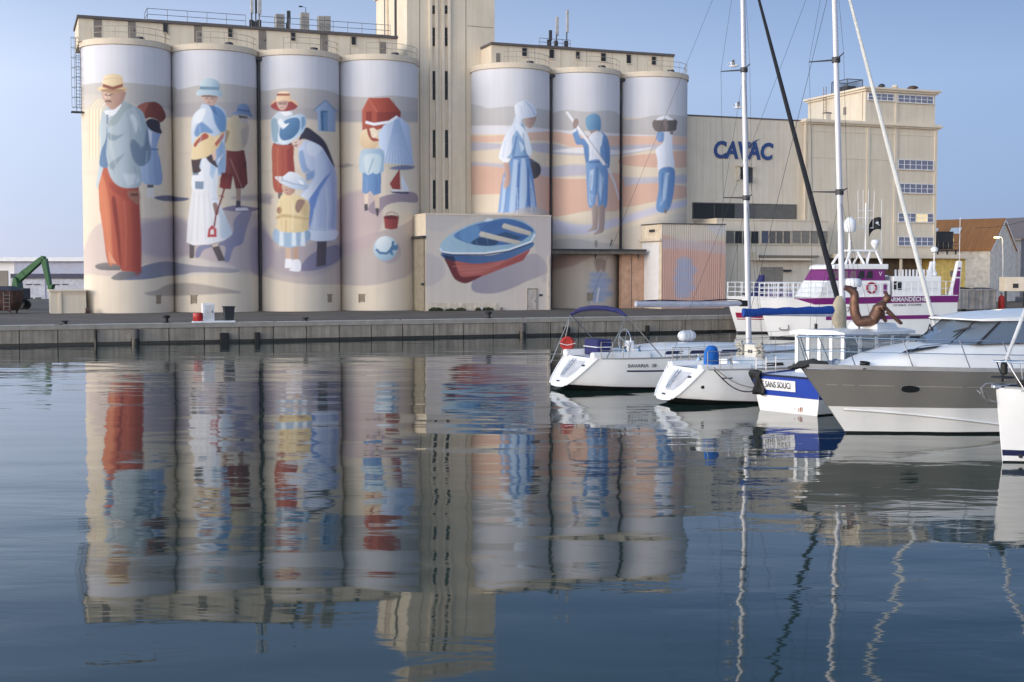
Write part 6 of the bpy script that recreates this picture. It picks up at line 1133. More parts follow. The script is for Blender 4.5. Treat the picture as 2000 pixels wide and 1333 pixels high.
# bow rail with raked stanchions
mb = MB()
top = []
for sd in (1, -1):
    us_ = [.36, .46, .56, .66, .76, .86, .94, .99]; foot = [HC.p(u, 1, sd) + Vector((0, -sd * .1, .03)) for u in us_]
    tp_ = [f_ + Vector((.38 if k < 7 else .3, sd * .02, .8 + .0 * k)) for k, f_ in enumerate(foot)]; md_ = [f_ + (t_ - f_) * .52 for f_, t_ in zip(foot, tp_)]
    for a, b in zip(foot, tp_): mb.cyl(a, b, .016, n=6)
    mb.tube(tp_ + [Vector((tp_[-1].x + .1, 0, tp_[-1].z))], .018, 6); mb.tube(md_[2:], .012, 6)
    gr = [(10.6, sd * .9, 2.3), (10.3, sd * .98, 2.42), (9.2, sd * 1.2, 2.52), (8.6, sd * 1.3, 2.5)]; mb.tube(gr, .014, 5)
mb.build('bow_rail', CHROME, yc, True)
secs = []
for k in range(8): u = k / 7; x = 12.7 + 1.05 * u; hh = .22 * math.sin(PI * (.25 + .7 * u)) + .02; wd = .26 * (1 - .5 * u); secs.append([(x, wd * math.cos(a), 1.8 + hh * (.55 + .55 * math.sin(a)) + .03 * math.sin(k * 2.1 + a * 2)) for a in [2 * PI * j / 10 for j in range(10)]])
mb = MB(); mb.loft(secs, closed=True); mb.build('anchor_cover', S('dark_grey_cloth', (60, 58, 56), rough=.9, var=.15, bump=.4), yc, True); mb = MB(); mb.lathe([(.12, 1.8), (.12, 1.86), (.08, 1.9), (.1, 2.0), (.03, 2.04)], (12.2, -.25, 0), 12); mb.build('windlass', CHROME, yc, True)
mb = MB(); mb.tube([(11.9 + .12 * math.cos(k * .8), .75 + .1 * math.sin(k * .8), 1.83 + .008 * k) for k in range(24)], .03, 6); mb.build('rope_coil', BLK, yc, True)

# ---- bow of a white sailing boat at the right edge
EH = R(190); edir = Vector((math.cos(EH), math.sin(EH), 0)); stemE = UZ(1958, 903, 0); E0 = stemE - edir * 10.5
ye = thing('sailing_yacht', 'white sailing boat at the right edge showing only its bow and anchor', 'sailboat', E0, EH)
HE = Hull(10.5, 3.4, 1.4, 1.74, .5, [(0, .7), (.3, .95), (.55, 1.), (.75, .82), (.9, .45), (.97, .2), (1, .03)], SWL, stern=0., bow=.1, pw=.8)
HE.build(ye, [1, .95, .8, .6, .4, .2, .17, .09, .06, .02, 0, -.5, -1], [GEL, NAVY, BLACK], [0, 0, 0, 0, 0, 0, 1, 0, 0, 2, 2, 2, 2]); HE.decking(ye, GELD); HE.band(ye, .97, 1.03, .3, .99, MATS['rail_capping'], 'toe_rail', sides=(1, -1))
mb = MB(); p_ = HE.p(.965, .03 + .06, 1); mb.cyl(p_, p_ + Vector((0, .03, 0)), .05, n=10); mb.build('through_hull', DSTEEL, ye)
trunk(ye, [(9.0, .3, .2, 1.62, 1.7), (8.2, .7, .55, 1.6, 1.95), (6.0, 1.0, .85, 1.55, 2.1), (3.0, 1.05, .9, 1.5, 2.1)], GEL, 'coachroof')
bx_ = HE.p(1, 1, 1).x; mb = MB(); mb.box(bx_ - .5, bx_ + .12, -.07, .07, 1.72, 1.82); mb.build('bow_roller', CHROME, ye, bevel=.02)
mb = MB(); mb.tube([(bx_ - .2, .02, 1.86), (bx_ + .3, .02, 1.84), (bx_ + .42, .02, 1.74)], .025, 6); mb.tube([(bx_ + .42, .02, 1.76), (bx_ + .36, .02, 1.55), (bx_ + .2, .02, 1.42), (bx_ + .02, .02, 1.4)], [.025, .05, .06, .02], 6); mb.build('anchor', STEEL, ye, True)
mb = MB(); mb.tube([(bx_ + .42, -.16, 1.68), (bx_ + .22, .02, 1.46), (bx_ + .42, .2, 1.68)], [.01, .05, .01], 6); mb.build('anchor_fluke', STEEL, ye, True)
AM = Vector((5.6, 0, 14.5)); fe0 = Vector((bx_ - .2, 0, 2.35)); mb = MB(); mb.tube([fe0 + (AM - fe0) * k / 6 for k in range(7)], [.04, .055, .055, .05, .045, .04, .03], 8); mb.build('furled_genoa', S('pale_sail_cover', (196, 196, 198), rough=.6), ye, True)
mb = MB(); mb.lathe([(.05, 2.05), (.08, 2.08), (.08, 2.3), (.04, 2.34)], (bx_ - .17, 0, 0), 12); mb.cyl((bx_ - .12, 0, 1.8), (bx_ - .2, 0, 2.4), .03, n=8); mb.lathe([(.02, 1.96), (.26, 1.97), (.26, 2.), (.02, 2.01)], (bx_ - .14, 0, 0), 14); mb.build('furler_drum', BLK, ye, True)
mb = MB()
for sd in (1, -1):
    mb.tube([HE.p(.9, 1, sd) + Vector((0, 0, 0)), HE.p(.9, 1, sd) + Vector((.1, 0, .62)), Vector((bx_ + .0, sd * .2, 2.36)), Vector((bx_ + .12, 0, 2.36))], .017, 6); mb.tube([HE.p(.96, 1, sd), Vector((bx_ - .1, sd * .22, 2.36))], .015, 6); mb.tube([HE.p(.9, 1, sd) + Vector((.1, 0, .62)), HE.p(.7, 1, sd) + Vector((0, 0, .62)), HE.p(.5, 1, sd) + Vector((0, 0, .62))], .012, 6); mb.cyl(HE.p(.7, 1, sd), HE.p(.7, 1, sd) + Vector((0, 0, .62)), .015, n=6)
mb.build('pulpit', CHROME, ye, True); mb = MB(); mb.tube([(bx_ - .55 + .16 * math.cos(k * .7), .25 + .12 * math.sin(k * .7), 1.76 + .006 * k) for k in range(30)], .025, 6); mb.build('rope_coil', BLK, ye, True)
mb = MB(); mb.cyl((5.6, 0, 1.9), (5.6, 0, 14.6), .09, n=12); mb.build('mast', ALU, ye, True); wires(ye, [((5.6, 0, 14.5), (5.6, 1.6, 1.6)), ((5.6, 0, 14.5), (5.6, -1.6, 1.6))])

# ---- passenger ferries by the far quay
PUR = S('purple_paint', (116, 34, 108), rough=.35, var=.05); MAR = S('crimson_paint', (150, 28, 66), rough=.35, var=.05)
FD = [(0, .95), (.3, 1.), (.6, .98), (.78, .82), (.9, .5), (1, .04)]; FW = [(0, .85), (.3, .9), (.6, .82), (.78, .55), (.9, .25), (1, .01)]
def ferry(lab, px, py, hd, L_, zs, zb, stripe):
    d_ = Vector((math.cos(hd), math.sin(hd), 0)); st = UZ(px, py, 0); o = thing('passenger_ferry', lab, 'ferry', st - d_ * L_, hd, 'passenger ferries by the far quay'); H = Hull(L_, 4.6, zs, zb, .6, FD, FW, bow=.32, pw=1., bowpow=2.5)
    return o, H
yf, HF = ferry('white passenger ferry with purple stripes and slanted stern fin', 1503, 661, R(193), 13.0, 2.95, 2.75, PUR)
HF.build(yf, [1, .97, .9, .8, .6, .55, .5, .35, .2, .05, 0, -.5, -1], [GEL, PUR, BLACK], [0, 0, 0, 0, 0, 0, 0, 0, 0, 2, 2, 2, 2]); HF.decking(yf, GELD, drop=.1)
HF.band(yf, .83, .985, -.0, .80, PUR, 'purple_stripe', sides=(1, -1), off=.015, n=30); HF.band(yf, .45, .54, 0, .74, PUR, 'lower_stripe', sides=(1, -1), off=.015, n=30)
for u0 in (.8,):
    mb = MB(); q = [HF.p(.80, .985, 1), HF.p(.80, .83, 1), HF.p(.87, .965, 1), HF.p(.93, .985, 1)]; mb.add([p_ + Vector((0, .018, 0)) for p_ in q], [(0, 1, 2, 3)]); mb.build('stripe_point', PUR, yf)
HF.text(yf, 'ARMANDÈCHE', .3, .91, .42, WHITE, 1, .03, bold=.006); HF.text(yf, 'LES SABLES', .345, .78, .2, S('dark_lettering', (60, 46, 64)), 1, .03); HF.text(yf, "D'OLONNE", .258, .78, .2, S('dark_lettering', (60, 46, 64)), 1, .03); HF.text(yf, 'LS 730657', .70, .69, .5, S('dark_lettering', (60, 46, 64)), 1, .03)
mb = MB(); p_ = HF.p(.93, .22, 1); 
d_ = (HF.p(.95, .22, 1) - HF.p(.91, .22, 1)).normalized(); mb.tube([p_ + Vector((0, .04, 0)) + d_ * a + Vector((0, .02, b)) for a, b in ((-.3, .32), (-.3, .05), (-.22, -.02), (.2, -.02), (.3, .06), (.28, .14))], .03, 5); mb.build('draught_mark', S('dark_lettering', (60, 46, 64)), yf)
# wheelhouse: raked front at the forward end
def wedge(name, m, par, secs_): mb = MB(); mb.loft(secs_, closed=True); return mb.build(name, m, par, True)
def ring(x, w_, z): return [(x, w_, z), (x, -w_, z)]
mb = MB(); mb.prism([(4.9, 2.85), (10.4, 2.8), (9.7, 3.95), (4.9, 3.95)], -1.75, 1.75, 'y'); mb.build('wheelhouse', GEL, yf, bevel=.05)
mb = MB(); mb.prism([(5.3, 3.952), (9.68, 3.952), (9.2, 4.72), (5.3, 4.72)], -1.68, 1.68, 'y'); mb.build('window_band', PUR, yf)
mb = MB(); mb.prism([(5.1, 4.722), (9.3, 4.722), (9.15, 5.0), (8.8, 5.08), (5.1, 5.08)], -1.8, 1.8, 'y'); mb.build('wheelhouse_roof', GEL, yf, bevel=.04)
for k in range(5): xa = 9.2 - k * .62; mb = MB(); mb.prism([(xa - .5, 4.1), (xa + .02, 4.1), (xa - .14, 4.6), (xa - .5, 4.6)] if k else [(xa - .4, 4.1), (xa + .22, 4.1), (xa - .1, 4.6), (xa - .4, 4.6)], 1.682, 1.70, 'y'); mb.build('window', S('mauve_glass', (120, 92, 104), rough=.1) if k < 3 else PANED, yf)
mb = MB(); mb.tube([(6.35 + .34 * math.cos(2 * PI * k / 18), 1.8, 3.45 + .34 * math.sin(2 * PI * k / 18)) for k in range(18)], .07, 6, True); lbf = mb.build('lifebuoy_ring', MAR, yf, True); mb = MB(); mb.box(5.96, 6.74, 1.79, 1.83, 3.41, 3.49); mb.build('lifebuoy_grip', WHITE, lbf)
mb = MB(); mb.box(5.2, 5.45, 1.76, 1.79, 3.05, 3.75); mb.build('door_symbol', PUR, yf); mb = MB(); mb.box(5.35, 6.0, 1.685, 1.70, 4.15, 4.65); mb.build('badge_panel', PUR, yf); text_mesh('badge', 'V', .4, WHITE, yf, Matrix.Translation((5.65, 1.71, 4.4)) @ Matrix.Rotation(PI, 4, 'Z') @ Matrix.Rotation(PI / 2, 4, 'X'), .004)
mb = MB(); mb.box(1.0, 4.7, -1.7, 1.7, 2.85, 4.25); mb.build('aft_saloon', GEL, yf, bevel=.06); mb = MB(); mb.box(4.05, 4.65, 1.702, 1.72, 3.3, 3.9); mb.build('saloon_window', PANED, yf); mb = MB()
for k in range(12): mb.box(1.3 + k * .27, 1.4 + k * .27, 1.3, 1.4, 4.252, 4.7)
mb.build('roof_bars', WHITE, yf)
for sx in (0, 1):
    mb = MB(); mb.prism([(-.3 + .0, 2.6), (.5, 2.6), (-.15, 5.3), (-.5, 5.3)], 1.55 if sx else -1.85, 1.85 if sx else -1.55, 'y'); fn = mb.build('stern_fin', GEL, yf, bevel=.05)
    for (za, zb2) in ((2.62, 4.1), (4.2, 4.62), (4.72, 4.86)): mb = MB(); y_ = 1.87 if sx else -1.87; f = lambda z: (-.3 - (z - 2.6) * .05 + .06, .5 - (z - 2.6) * .24 - .12); mb.add([(f(za)[0], y_, za), (f(za)[1], y_, za), (f(zb2)[1], y_, zb2), (f(zb2)[0], y_, zb2)], [(0, 1, 2, 3)]); mb.build('fin_stripe', PUR, fn)
mb = MB(); mb.cyl((-.35, 1.7, 5.3), (-.35, 1.7, 8.3), .02, n=5); mb.build('whip_aerial', WHITE, yf)
HF.rail(yf, .74, .995, 1.0, 9, 'bow_railing', r=.025, mids=(.33, .66), m=WHITE); HF.rail(yf, .03, .36, .95, 8, 'side_railing', r=.022, mids=(.5,), m=WHITE); HF.rail(yf, .36, .74, .8, 8, 'walkway_railing', r=.02, mids=(.5,), m=WHITE)
mb = MB()
for y_ in (-1.0, 1.0): mb.tube([(7.9, y_, 5.08), (7.4, y_ * .7, 6.0), (6.9, y_ * .7, 6.0), (6.5, y_, 5.08)], .09, 6); mb.tube([(6.3, y_, 5.08), (5.9, y_ * .7, 6.0), (5.5, y_ * .7, 6.0), (5.2, y_, 5.08)], .08, 6)
mb.box(5.4, 7.5, -.8, .8, 5.95, 6.08); mb.build('mast_frame', GEL, yf, True)
mb = MB(); mb.cyl((7.25, .3, 6.08), (7.25, .3, 7.3), .09, n=10); mb.build('dome_post', GEL, yf, True); mb = MB(); mb.lathe([(.05, 7.25), (.35, 7.3), (.42, 7.5), (.42, 7.9), (.34, 8.15), (.15, 8.3), (.01, 8.33)], (7.25, .3, 0), 18); mb.build('satellite_dome', WHITE, yf, True)
mb = MB(); mb.cyl((5.9, 0, 6.08), (5.9, 0, 9.3), .05, n=8)
for z in (7.6, 8.3, 8.8): mb.cyl((5.3, 0, z), (6.5, 0, z), .03, n=6)
for x in (5.35, 5.75, 6.1, 6.45): mb.cyl((x, 0, 7.6), (x + (x - 5.9) * .15, 0, 10.2), .016, n=5)
mb.build('aerial_mast', GEL, yf); mb = MB(); mb.lathe([(.02, 6.1), (.26, 6.4), (.3, 6.6), (.2, 6.75), (.01, 6.8)], (5.5, .6, 0), 14); mb.build('radar_dome', WHITE, yf, True); mb = MB(); mb.cyl((4.7, 0, 5.0), (4.7, 0, 9.6), .018, n=5); mb.build('flag_staff', WHITE, yf)
secs = [[(4.72 + .14 * k + .0, .08 * math.sin(k * 1.1), 8.3 - .02 * k * k - j * .28 + .07 * k) for j in range(4)] for k in range(8)]
mb = MB(); mb.loft(secs, cap0=False, cap1=False); fl = mb.build('flag', BLK, yf, True); mb = MB(); mb.lathe([(.01, -.03), (.1, 0), (.1, .02), (.01, .03)], (5.1, .16, 7.95), 10, 'y'); mb.tube([(4.95, .2, 7.78), (5.28, .2, 7.95)], .02, 4); mb.build('flag_emblem', WHITE, fl)
mb = MB(); mb.lathe([(.02, 4.25), (.22, 4.3), (.25, 4.45), (.15, 4.6), (.01, 4.64)], (1.3, 1.2, .0), 12); mb.cyl((1.3, 1.2, 4.25), (1.3, 1.2, 5.9), .05, n=6); mb.lathe([(.02, 5.85), (.24, 5.95), (.26, 6.15), (.12, 6.3), (.01, 6.32)], (1.3, 1.2, 0), 14); mb.build('stern_light_post', GEL, yf, True)
yg, HG2 = ferry('white ferry with crimson stripe lying behind the purple striped ferry', 1440, 651, R(193), 13., 2.7, 2.75, MAR)
HG2.build(yg, [1, .97, .9, .8, .6, .52, .45, .35, .2, .05, 0, -.5, -1], [GEL, MAR, BLACK], [0, 0, 0, 0, 0, 0, 0, 0, 0, 2, 2, 2, 2]); HG2.decking(yg, GELD, drop=.1); HG2.band(yg, .42, .56, 0, .985, MAR, 'crimson_stripe', sides=(1, -1), off=.015); HG2.band(yg, .37, .395, 0, .985, MAR, 'thin_stripe', sides=(1, -1), off=.015); HG2.rail(yg, .45, .995, 1.05, 12, 'bow_railing', r=.025, mids=(.33, .66), m=WHITE)
mb = MB(); mb.box(1.5, 6.5, -1.5, 1.5, 2.65, 4.3); mb.build('saloon', GEL, yg, bevel=.06); mb = MB(); mb.prism([(11.9, 2.75), (11.2, 4.35), (11.05, 4.3), (11.05, 2.75)], -.3, .5, 'y'); mb.build('folded_cover', NAVYC, yg, bevel=.05); mb = MB(); mb.tube([(12.9, .2, 2.8), (12.7, .3, 2.95), (12.4, .35, 2.85)], .06, 6); mb.build('anchor', DSTEEL, yg)
for k in range(4): mb = MB(); mb.box(8.8 + k * .55, 9.2 + k * .55, .2, .6, 2.7, 3.15 + .1 * (k % 2)); mb.build('deck_seat', S('seat_mauve', (150, 130, 160)), yg)

# ------------------------------------------------------------------ left background
def slab_thing(name, label, cat, px0, px1, Y, rz=0.): return thing(name, label, cat, Vector((U(px0, 536, Y).x, Y, ZQ)), rz)
wh = slab_thing('warehouse', 'white and lavender grey warehouse behind the left end of the quay', 'building', 0, 160, 170); K = 170 / FPX
def zh(py, Y): return U(500, py, Y).z - ZQ
LAV = S('lavender_cladding', (168, 172, 192), rough=.5, var=.04, streak=.08); SLATE = S('slate_band', (62, 62, 84), rough=.6)
wx = lambda px: (px - 0) * K
mb = MB(); mb.box(wx(28), wx(215), 0, 30, zh(536, 170), zh(511, 170)); mb.build('upper_wall', LAV, wh); mb = MB(); mb.box(wx(-60), wx(215), -.6, 30.3, zh(511, 170) + .01, zh(503, 170)); mb.build('roof_fascia', WHITE, wh)
mb = MB(); mb.box(wx(-40), wx(28) - .01, .6, 30, 0, zh(511, 170)); mb.build('end_wall', WHITE, wh); mb = MB(); mb.box(wx(28), wx(215), -1.4, 29, 0, zh(544, 170)); mb.build('lower_wall', S('pale_cladding', (182, 184, 196), rough=.5, streak=.08), wh); mb = MB(); mb.box(wx(30), wx(215), -1.7, -.01, zh(544, 170) + .01, zh(535, 170)); mb.build('canopy', SLATE, wh)
for px in (65, 81, 118, 135):
    mb = MB(); mb.box(wx(px) - .45 * 1, wx(px) + .35, -1.46, -1.41, zh(557, 170), zh(555, 170)); mb.build('window', DARK, wh)
for px in (66, 82): mb = MB(); mb.box(wx(px) - .45, wx(px) + .35, -1.46, -1.41, zh(584, 170), zh(581, 170)); mb.build('window', DARK, wh)
for px in (47, 95): mb = MB(); mb.box(wx(px) - .06, wx(px) + .06, -1.5, -1.41, 0, zh(545, 170)); mb.build('panel_joint', LAV, wh)
mb = MB(); mb.box(wx(-5), wx(12), .5, .58, 0, zh(529, 170)); mb.build('grey_gate', DOORG, wh)
o = slab_thing('distant_depot', 'low pale depot far beyond the left warehouse', 'building', -120, 0, 260); mb = MB(); mb.box(-25, 9, 0, 30, 0, zh(520, 260)); mb.build('wall', LAV, o); mb = MB(); mb.box(-25.3, 9.3, -.3, 30.3, zh(520, 260) + .01, zh(515, 260)); mb.build('roof', WHITE, o)
# cream concrete block by the first silo
o = fthing('concrete_hut', 'cream concrete hut with flat roof left of the first silo', 'hut', F(130, 590, -2)[0], -2); s0_, z1_ = F(98, 567, -2.2); s1_ = F(168, 567, -2.2)[0]
mb = MB(); mb.box(s0_, s1_, -2.2, 1.5, ZQ, z1_ - .12); mb.build('wall', CREAM, o); mb = MB(); mb.box(s0_ - .12, s1_ + .05, -2.4, 1.7, z1_ - .117, z1_ + .02); mb.build('roof_slab', TRIM, o); mb = MB(); mb.box(s0_ + .65, s0_ + .85, -2.32, -2.203, ZQ, z1_ - .13); mb.build('pilaster', TRIM, o); mb = MB(); mb.box(s0_ + .85, s1_ - .02, -2.3, -2.202, z1_ - .3, z1_ - .2); mb.build('lintel', TRIM, o)
o = fthing('dark_valve', 'small dark pipe fitting at the foot of first silo', 'pipe fitting', F(171, 607, -2.8)[0], -2.8); s_ = ORG[o.name][0]; mb = MB(); mb.cyl((s_ - .15, -2.8, ZQ + .25), (s_ + .2, -2.8, ZQ + .25), .22, n=12); mb.build('pipe', S('rusty_brown', (84, 62, 54)), o, True); mb = MB(); mb.box(s_ - .2, s_ + .22, -2.95, -2.6, ZQ, ZQ + .06); mb.build('foot', DSTEEL, o)
# green material handler and rusty hopper
EX = 118.; GRN = S('machine_green', (38, 92, 46), rough=.45, var=.12); eo = U(34, 606, EX); eo.z = ZQ
ex = thing('material_handler', 'green material handler with bent boom behind the concrete hut', 'excavator', eo)
def ep(px, py, dy=0): p_ = U(px, py, EX + dy) - eo; return (p_.x, dy, p_.z)
def beam(mb, a, b, w0, w1, th=.35):
    a, b = Vector(a), Vector(b); d = (b - a).normalized(); n = Vector((-d.z, 0, d.x)); q = [a + n * w0, a - n * w0, b - n * w1, b + n * w1]; mb.prism([(p_.x, p_.z) for p_ in q], -th, th, 'y')
mb = MB(); beam(mb, ep(33, 548), ep(50, 533), .32, .3); beam(mb, ep(48, 535), ep(82, 506.5), .3, .22); mb.build('boom', GRN, ex, bevel=.04)
mb = MB(); beam(mb, ep(80, 504), ep(87, 507), .2, .26, .3); beam(mb, ep(86, 506), ep(97, 558), .26, .16, .3); mb.build('dipper_arm', GRN, ex, bevel=.04)
mb = MB(); beam(mb, ep(58, 531), ep(79, 513), .07, .07, .12); mb.build('hydraulic_ram', CHROME, ex)
mb = MB(); mb.prism([ep(96, 556)[::2], ep(106, 556)[::2], ep(103, 566)[::2], ep(95, 568)[::2]], -.4, .4, 'y'); mb.build('grab', GRN, ex, bevel=.04)
mb = MB(); mb.prism([ep(25, 575)[::2], ep(42, 575)[::2], ep(38, 545)[::2], ep(31, 540)[::2]], -.7, .7, 'y'); mb.build('boom_foot', GRN, ex, bevel=.05); mb = MB(); mb.box(-1.1, .9, -.9, .9, .9, 1.9); mb.build('house', DSTEEL, ex, bevel=.1); mb = MB(); mb.box(-.9, .6, -.8, .8, .4, .88); mb.build('undercarriage', BLK, ex)
for x in (-.75, .5):
    for y in (-.75, .75): mb = MB(); mb.cyl((x, y - .2, .42), (x, y + .2, .42), .42, n=16); mb.build('wheel', BLK, ex, True)
hp = UZ(12, 613, ZQ); ho = thing('rusty_hopper', 'dark rusty hopper with a ladder at the left edge of quay', 'hopper', hp); RU = S('rusty_plate', (66, 42, 36), rough=.85, var=.35, scale=1.6, bump=.3); k_ = hp.y / FPX
mb = MB(); mb.loft([[(-1.6, -.9, .25), (.7, -.9, .25), (.7, .9, .25), (-1.6, .9, .25)], [(-1.9, -1.1, .9), (.95, -1.1, .9), (.95, 1.1, .9), (-1.9, 1.1, .9)], [(-1.9, -1.1, 1.85), (.95, -1.1, 1.85), (.95, 1.1, 1.85), (-1.9, 1.1, 1.85)]], closed=True); mb.build('bin', RU, ho)
mb = MB(); mb.loft([[(-2.0, -1.2, 1.86), (1.0, -1.2, 1.86), (1.0, 1.2, 1.86), (-2.0, 1.2, 1.86)], [(-1.7, -.9, 2.2), (.4, -.9, 2.2), (.4, .9, 2.2), (-1.7, .9, 2.2)]], closed=True); mb.build('cover', S('dark_tarpaulin', (44, 44, 52)), ho)
for x in (-1.5, -.4, .6): mb = MB(); mb.box(x, x + .12, -1.17, -1.103, .2, 1.85); mb.build('rib', RU, ho)
mb = MB()
for x in (.28, .78): mb.cyl((x, -1.22, .3), (x, -1.22, 1.8), .02, n=5)
for z in (.6, .9, 1.2, 1.5): mb.cyl((.28, -1.22, z), (.78, -1.22, z), .018, n=5)
mb.build('ladder', STEEL, ho); mb = MB()
for x in (-1.5, .5):
    for y in (-.8, .7): mb.box(x, x + .14, y, y + .14, 0, .4)
mb.build('legs', DSTEEL, ho)

# ------------------------------------------------------------------ right background
HY = 152.; ridge_r = U(1961, 429, HY); g = Vector((-.75, .66, 0)); nrm = Vector((-.43, -.9, 0)); ang = math.atan2(g.y, g.x)
hs = thing('gabled_house', 'white house with brown roof and skylights behind the skip', 'house', Vector((ridge_r.x, ridge_r.y, ZQ)), ang)
# local x runs along the ridge away from the gable, local y towards the camera side is +y
zr2 = ridge_r.z - ZQ; ze = 6.0; hw2 = 3.9; BRN = S('brown_roof_sheet', (168, 112, 64), rough=.7, var=.12, scale=1.5, stretch=(3, .3, .3)); HWH = S('house_white', (228, 220, 210), rough=.8, streak=.06)
mb = MB(); mb.prism([(-hw2, 0), (hw2, 0), (hw2, ze), (0, zr2 - .1), (-hw2, ze)], 0, 20, 'x'); mb.build('wall', HWH, hs)
for sd in (1, -1):
    mb = MB(); mb.prism([(0, zr2), (sd * (hw2 + .25), ze - .18), (sd * (hw2 + .25), ze - .02), (0, zr2 + .16)], -.2, 20.2, 'x'); rf = mb.build('roof', BRN, hs)
    if sd == 1: pass
    if sd == 1:
        for x in (4.4, 7.2, 10.): 
            f = lambda q, o_: (q * (hw2 + .25), zr2 + .16 + (ze - .18 - zr2) * q + o_); a, b = f(.3, .02), f(.5, .02); mb = MB(); mb.add([(x, a[0], a[1] + .05), (x + 1.3, a[0], a[1] + .05), (x + 1.3, b[0], b[1] + .05), (x, b[0], b[1] + .05)], [(0, 1, 2, 3)]); mb.build('skylight', S('skylight', (214, 216, 222), rough=.3), rf)
mb = MB()
for sd in (1, -1): mb.prism([(0, zr2 + .0), (sd * (hw2 + .2), ze - .15), (sd * (hw2 + .2), ze - .35), (0, zr2 - .22)], -.26, -.205, 'x')
mb.build('verge_board', WHITE, hs); mb = MB(); mb.box(3.5, 7.5, hw2 + .01, hw2 + .06, .6, 3.4); mb.build('notice_wall', WHITE, hs)
for k in range(5): mb = MB(); z0 = .9 + .5 * (k % 3); mb.box(4. + k * .6, 4.45 + k * .6, hw2 + .062, hw2 + .075, z0, z0 + .35); mb.build('notice', S('notice_grey', (178, 176, 172)), hs)
mb = MB(); mb.box(4.6, 7.6, hw2 + .01, hw2 + .5, 3.6, 4.0); mb.build('awning_box', S('awning_brown', (110, 84, 62)), hs)
# street lamp, lit
lp = U(1958, 592, 140); lp.z = ZQ; lt2 = thing('street_lamp', 'lit street lamp standing before the white gable', 'lamp', lp); ltop = U(1953, 464, 140).z - ZQ
mb = MB(); mb.tube([(0, 0, 0), (-.02, 0, ltop * .6), (-.1, 0, ltop - .3), (-.2, 0, ltop), (-.35, .1, ltop + .05)], [.09, .07, .06, .05, .04], 8); mb.build('pole', S('lamp_pole_white', (214, 210, 206)), lt2, True); mb = MB(); mb.box(-1.0, -.4, -.12, .22, ltop + .03, ltop + .16); mb.build('lamp_head', STEEL, lt2, bevel=.03)
EM = bpy.data.materials.new('lamp_glow'); EM.use_nodes = True; EM.node_tree.nodes['Principled BSDF'].inputs['Emission Color'].default_value = (1, .78, .35, 1); EM.node_tree.nodes['Principled BSDF'].inputs['Emission Strength'].default_value = 20
mb = MB(); mb.box(-.95, -.45, -.1, .2, ltop - .04, ltop + .028); mb.build('lamp_glass', EM, lt2); ld = bpy.data.lights.new('lamp_light', 'POINT'); ld.energy = 500; ld.color = (1, .74, .34); ld.shadow_soft_size = .2; lo = bpy.data.objects.new('lamp_light', ld); C.objects.link(lo); lo.parent = lt2; lo.location = (-.6, .9, ltop - .5)
# skip
sk0 = U(1872, 592, 112); sk0.z = ZQ; SKM = S('skip_grey', (150, 146, 144), rough=.7, var=.2, scale=1.5, streak=.25)
sk = thing('skip_container', 'grey ribbed skip container with a sagging cover by the ferries', 'skip', sk0, R(8)); Lk = (1950 - 1872) * 112 / FPX
mb = MB(); mb.box(0, Lk, 0, 2.2, .2, 1.75); mb.build('body', SKM, sk)
for k in range(6): x = .05 + (Lk - .2) * k / 5; mb = MB(); mb.box(x, x + .12, -.1, -.003, .2, 1.74); mb.build('rib', SKM, sk)
mb = MB(); mb.box(-.05, Lk + .05, -.14, -.002, 1.755, 1.9); mb.build('top_rim', SKM, sk); mb = MB(); mb.loft([[(Lk * k / 8, y, 1.9 + .12 * math.sin(k * 1.3) * (y > 1) + .1 * math.sin(k)) for y in (-.1, 1.1, 2.2)] for k in range(9)], cap0=False, cap1=False); mb.build('cover', S('dark_tarpaulin', (44, 44, 52)), sk)
for x in (.4, Lk - .7): mb = MB(); mb.cyl((x, .1, .12), (x + .3, .1, .12), .12, n=10); mb.build('roller', BLK, sk)
o = thing('red_gas_bottle', 'red cylinder standing right of the grey skip', 'cylinder', Vector((U(1956, 590, 114).x, 114, ZQ))); mb = MB(); mb.lathe([(.25, 0), (.27, .05), (.27, 1.1), (.2, 1.25), (.08, 1.32), (.08, 1.42), (.01, 1.43)], n=14); mb.build('body', S('signal_red', (190, 44, 30)), o, True); mb = MB(); mb.lathe([(.1, 1.44), (.12, 1.46), (.12, 1.56), (.02, 1.58)], n=10); mb.build('valve', STEEL, o, True)
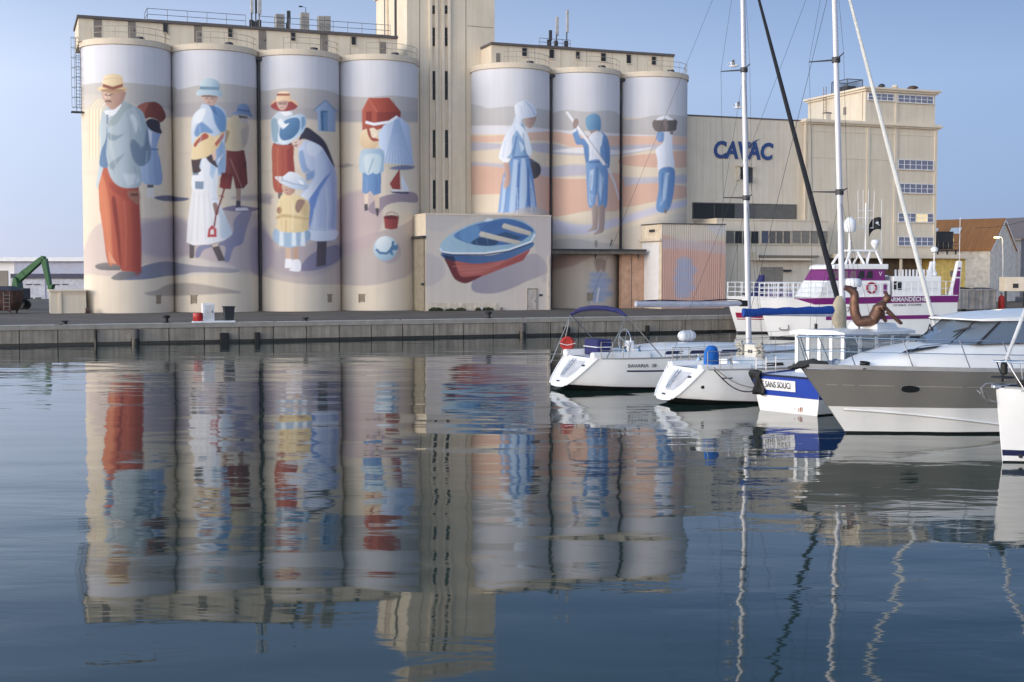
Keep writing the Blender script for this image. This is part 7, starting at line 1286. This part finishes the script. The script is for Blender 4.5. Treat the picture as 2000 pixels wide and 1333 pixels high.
o = thing('skip_box', 'cream box with dark hatch on posts right of the street lamp', 'box', Vector((U(1982, 585, 120).x, 120, ZQ))); mb = MB(); mb.box(-.9, 1.1, 0, 1.5, 1.6, 2.9); mb.build('box', TRIM, o, bevel=.03); mb = MB(); mb.box(-.2, .3, -.04, -.003, 1.9, 2.3); mb.build('hatch', DARK, o)
for x in (-.8, .9): mb = MB(); mb.box(x, x + .15, .2, .4, 0, 1.598); mb.build('post', DSTEEL, o)
gb3 = thing('grey_shed', 'large grey shed behind the gabled house at the right edge', 'building', Vector((U(1992, 590, 185).x, 185, ZQ)), R(20)); mb = MB(); mb.prism([(0, 0), (26, 0), (26, 8.), (13, 11.6), (0, 8.)], 0, 40, 'y'); mb.build('wall', S('grey_cladding', (120, 120, 126), rough=.6, streak=.1), gb3); mb = MB(); mb.prism([(-.4, 7.9), (13, 11.61), (26.4, 7.9), (26.4, 8.15), (13, 11.9), (-.4, 8.15)], -.4, 40.4, 'y'); mb.build('roof', S('grey_brown_roof', (128, 112, 104)), gb3); mb = MB(); mb.box(3, 7, -.06, -.005, 0, 4); mb.build('door', DOORG, gb3)
mb = MB()
a, b = U(2040, 418, 126), U(1905, 446, 126); c0 = thing('overhead_cable', 'thin overhead cable above the gabled house', 'cable', a); mb.tube([(b - a) * k / 10 + Vector((0, 0, -.35 * math.sin(PI * k / 10))) for k in range(11)], .02, 5); mb.build('cable', DSTEEL, c0)
# bird shapes standing where the mast carries its spreader lights
for px, py, lab in ((1432, 129, 'white bird shape in place of a mast spreader light, upper one'), (1442, 210, 'white bird shape in place of a mast spreader light, lower one')):
    c = U(px, py, 60); o = thing('bird_shape', lab, 'bird', c); mb = MB(); mb.tube([(-.2, 0, -.02), (-.08, 0, 0), (.08, 0, 0), (.2, 0, .02), (.27, 0, .03)], [.02, .06, .07, .05, .015], 8); mb.build('body', WHITE, o, True)
    for sd in (1, -1): mb = MB(); mb.add([(.08, sd * .04, .02), (-.06, sd * .04, .02), (-.12, sd * .35, .2), (-.22, sd * .62, .12), (.0, sd * .36, .24)], [(0, 1, 2, 4), (2, 3, 4)]); w2 = mb.build('wing', WHITE, o); so = w2.modifiers.new('thick', 'SOLIDIFY'); so.thickness = .012
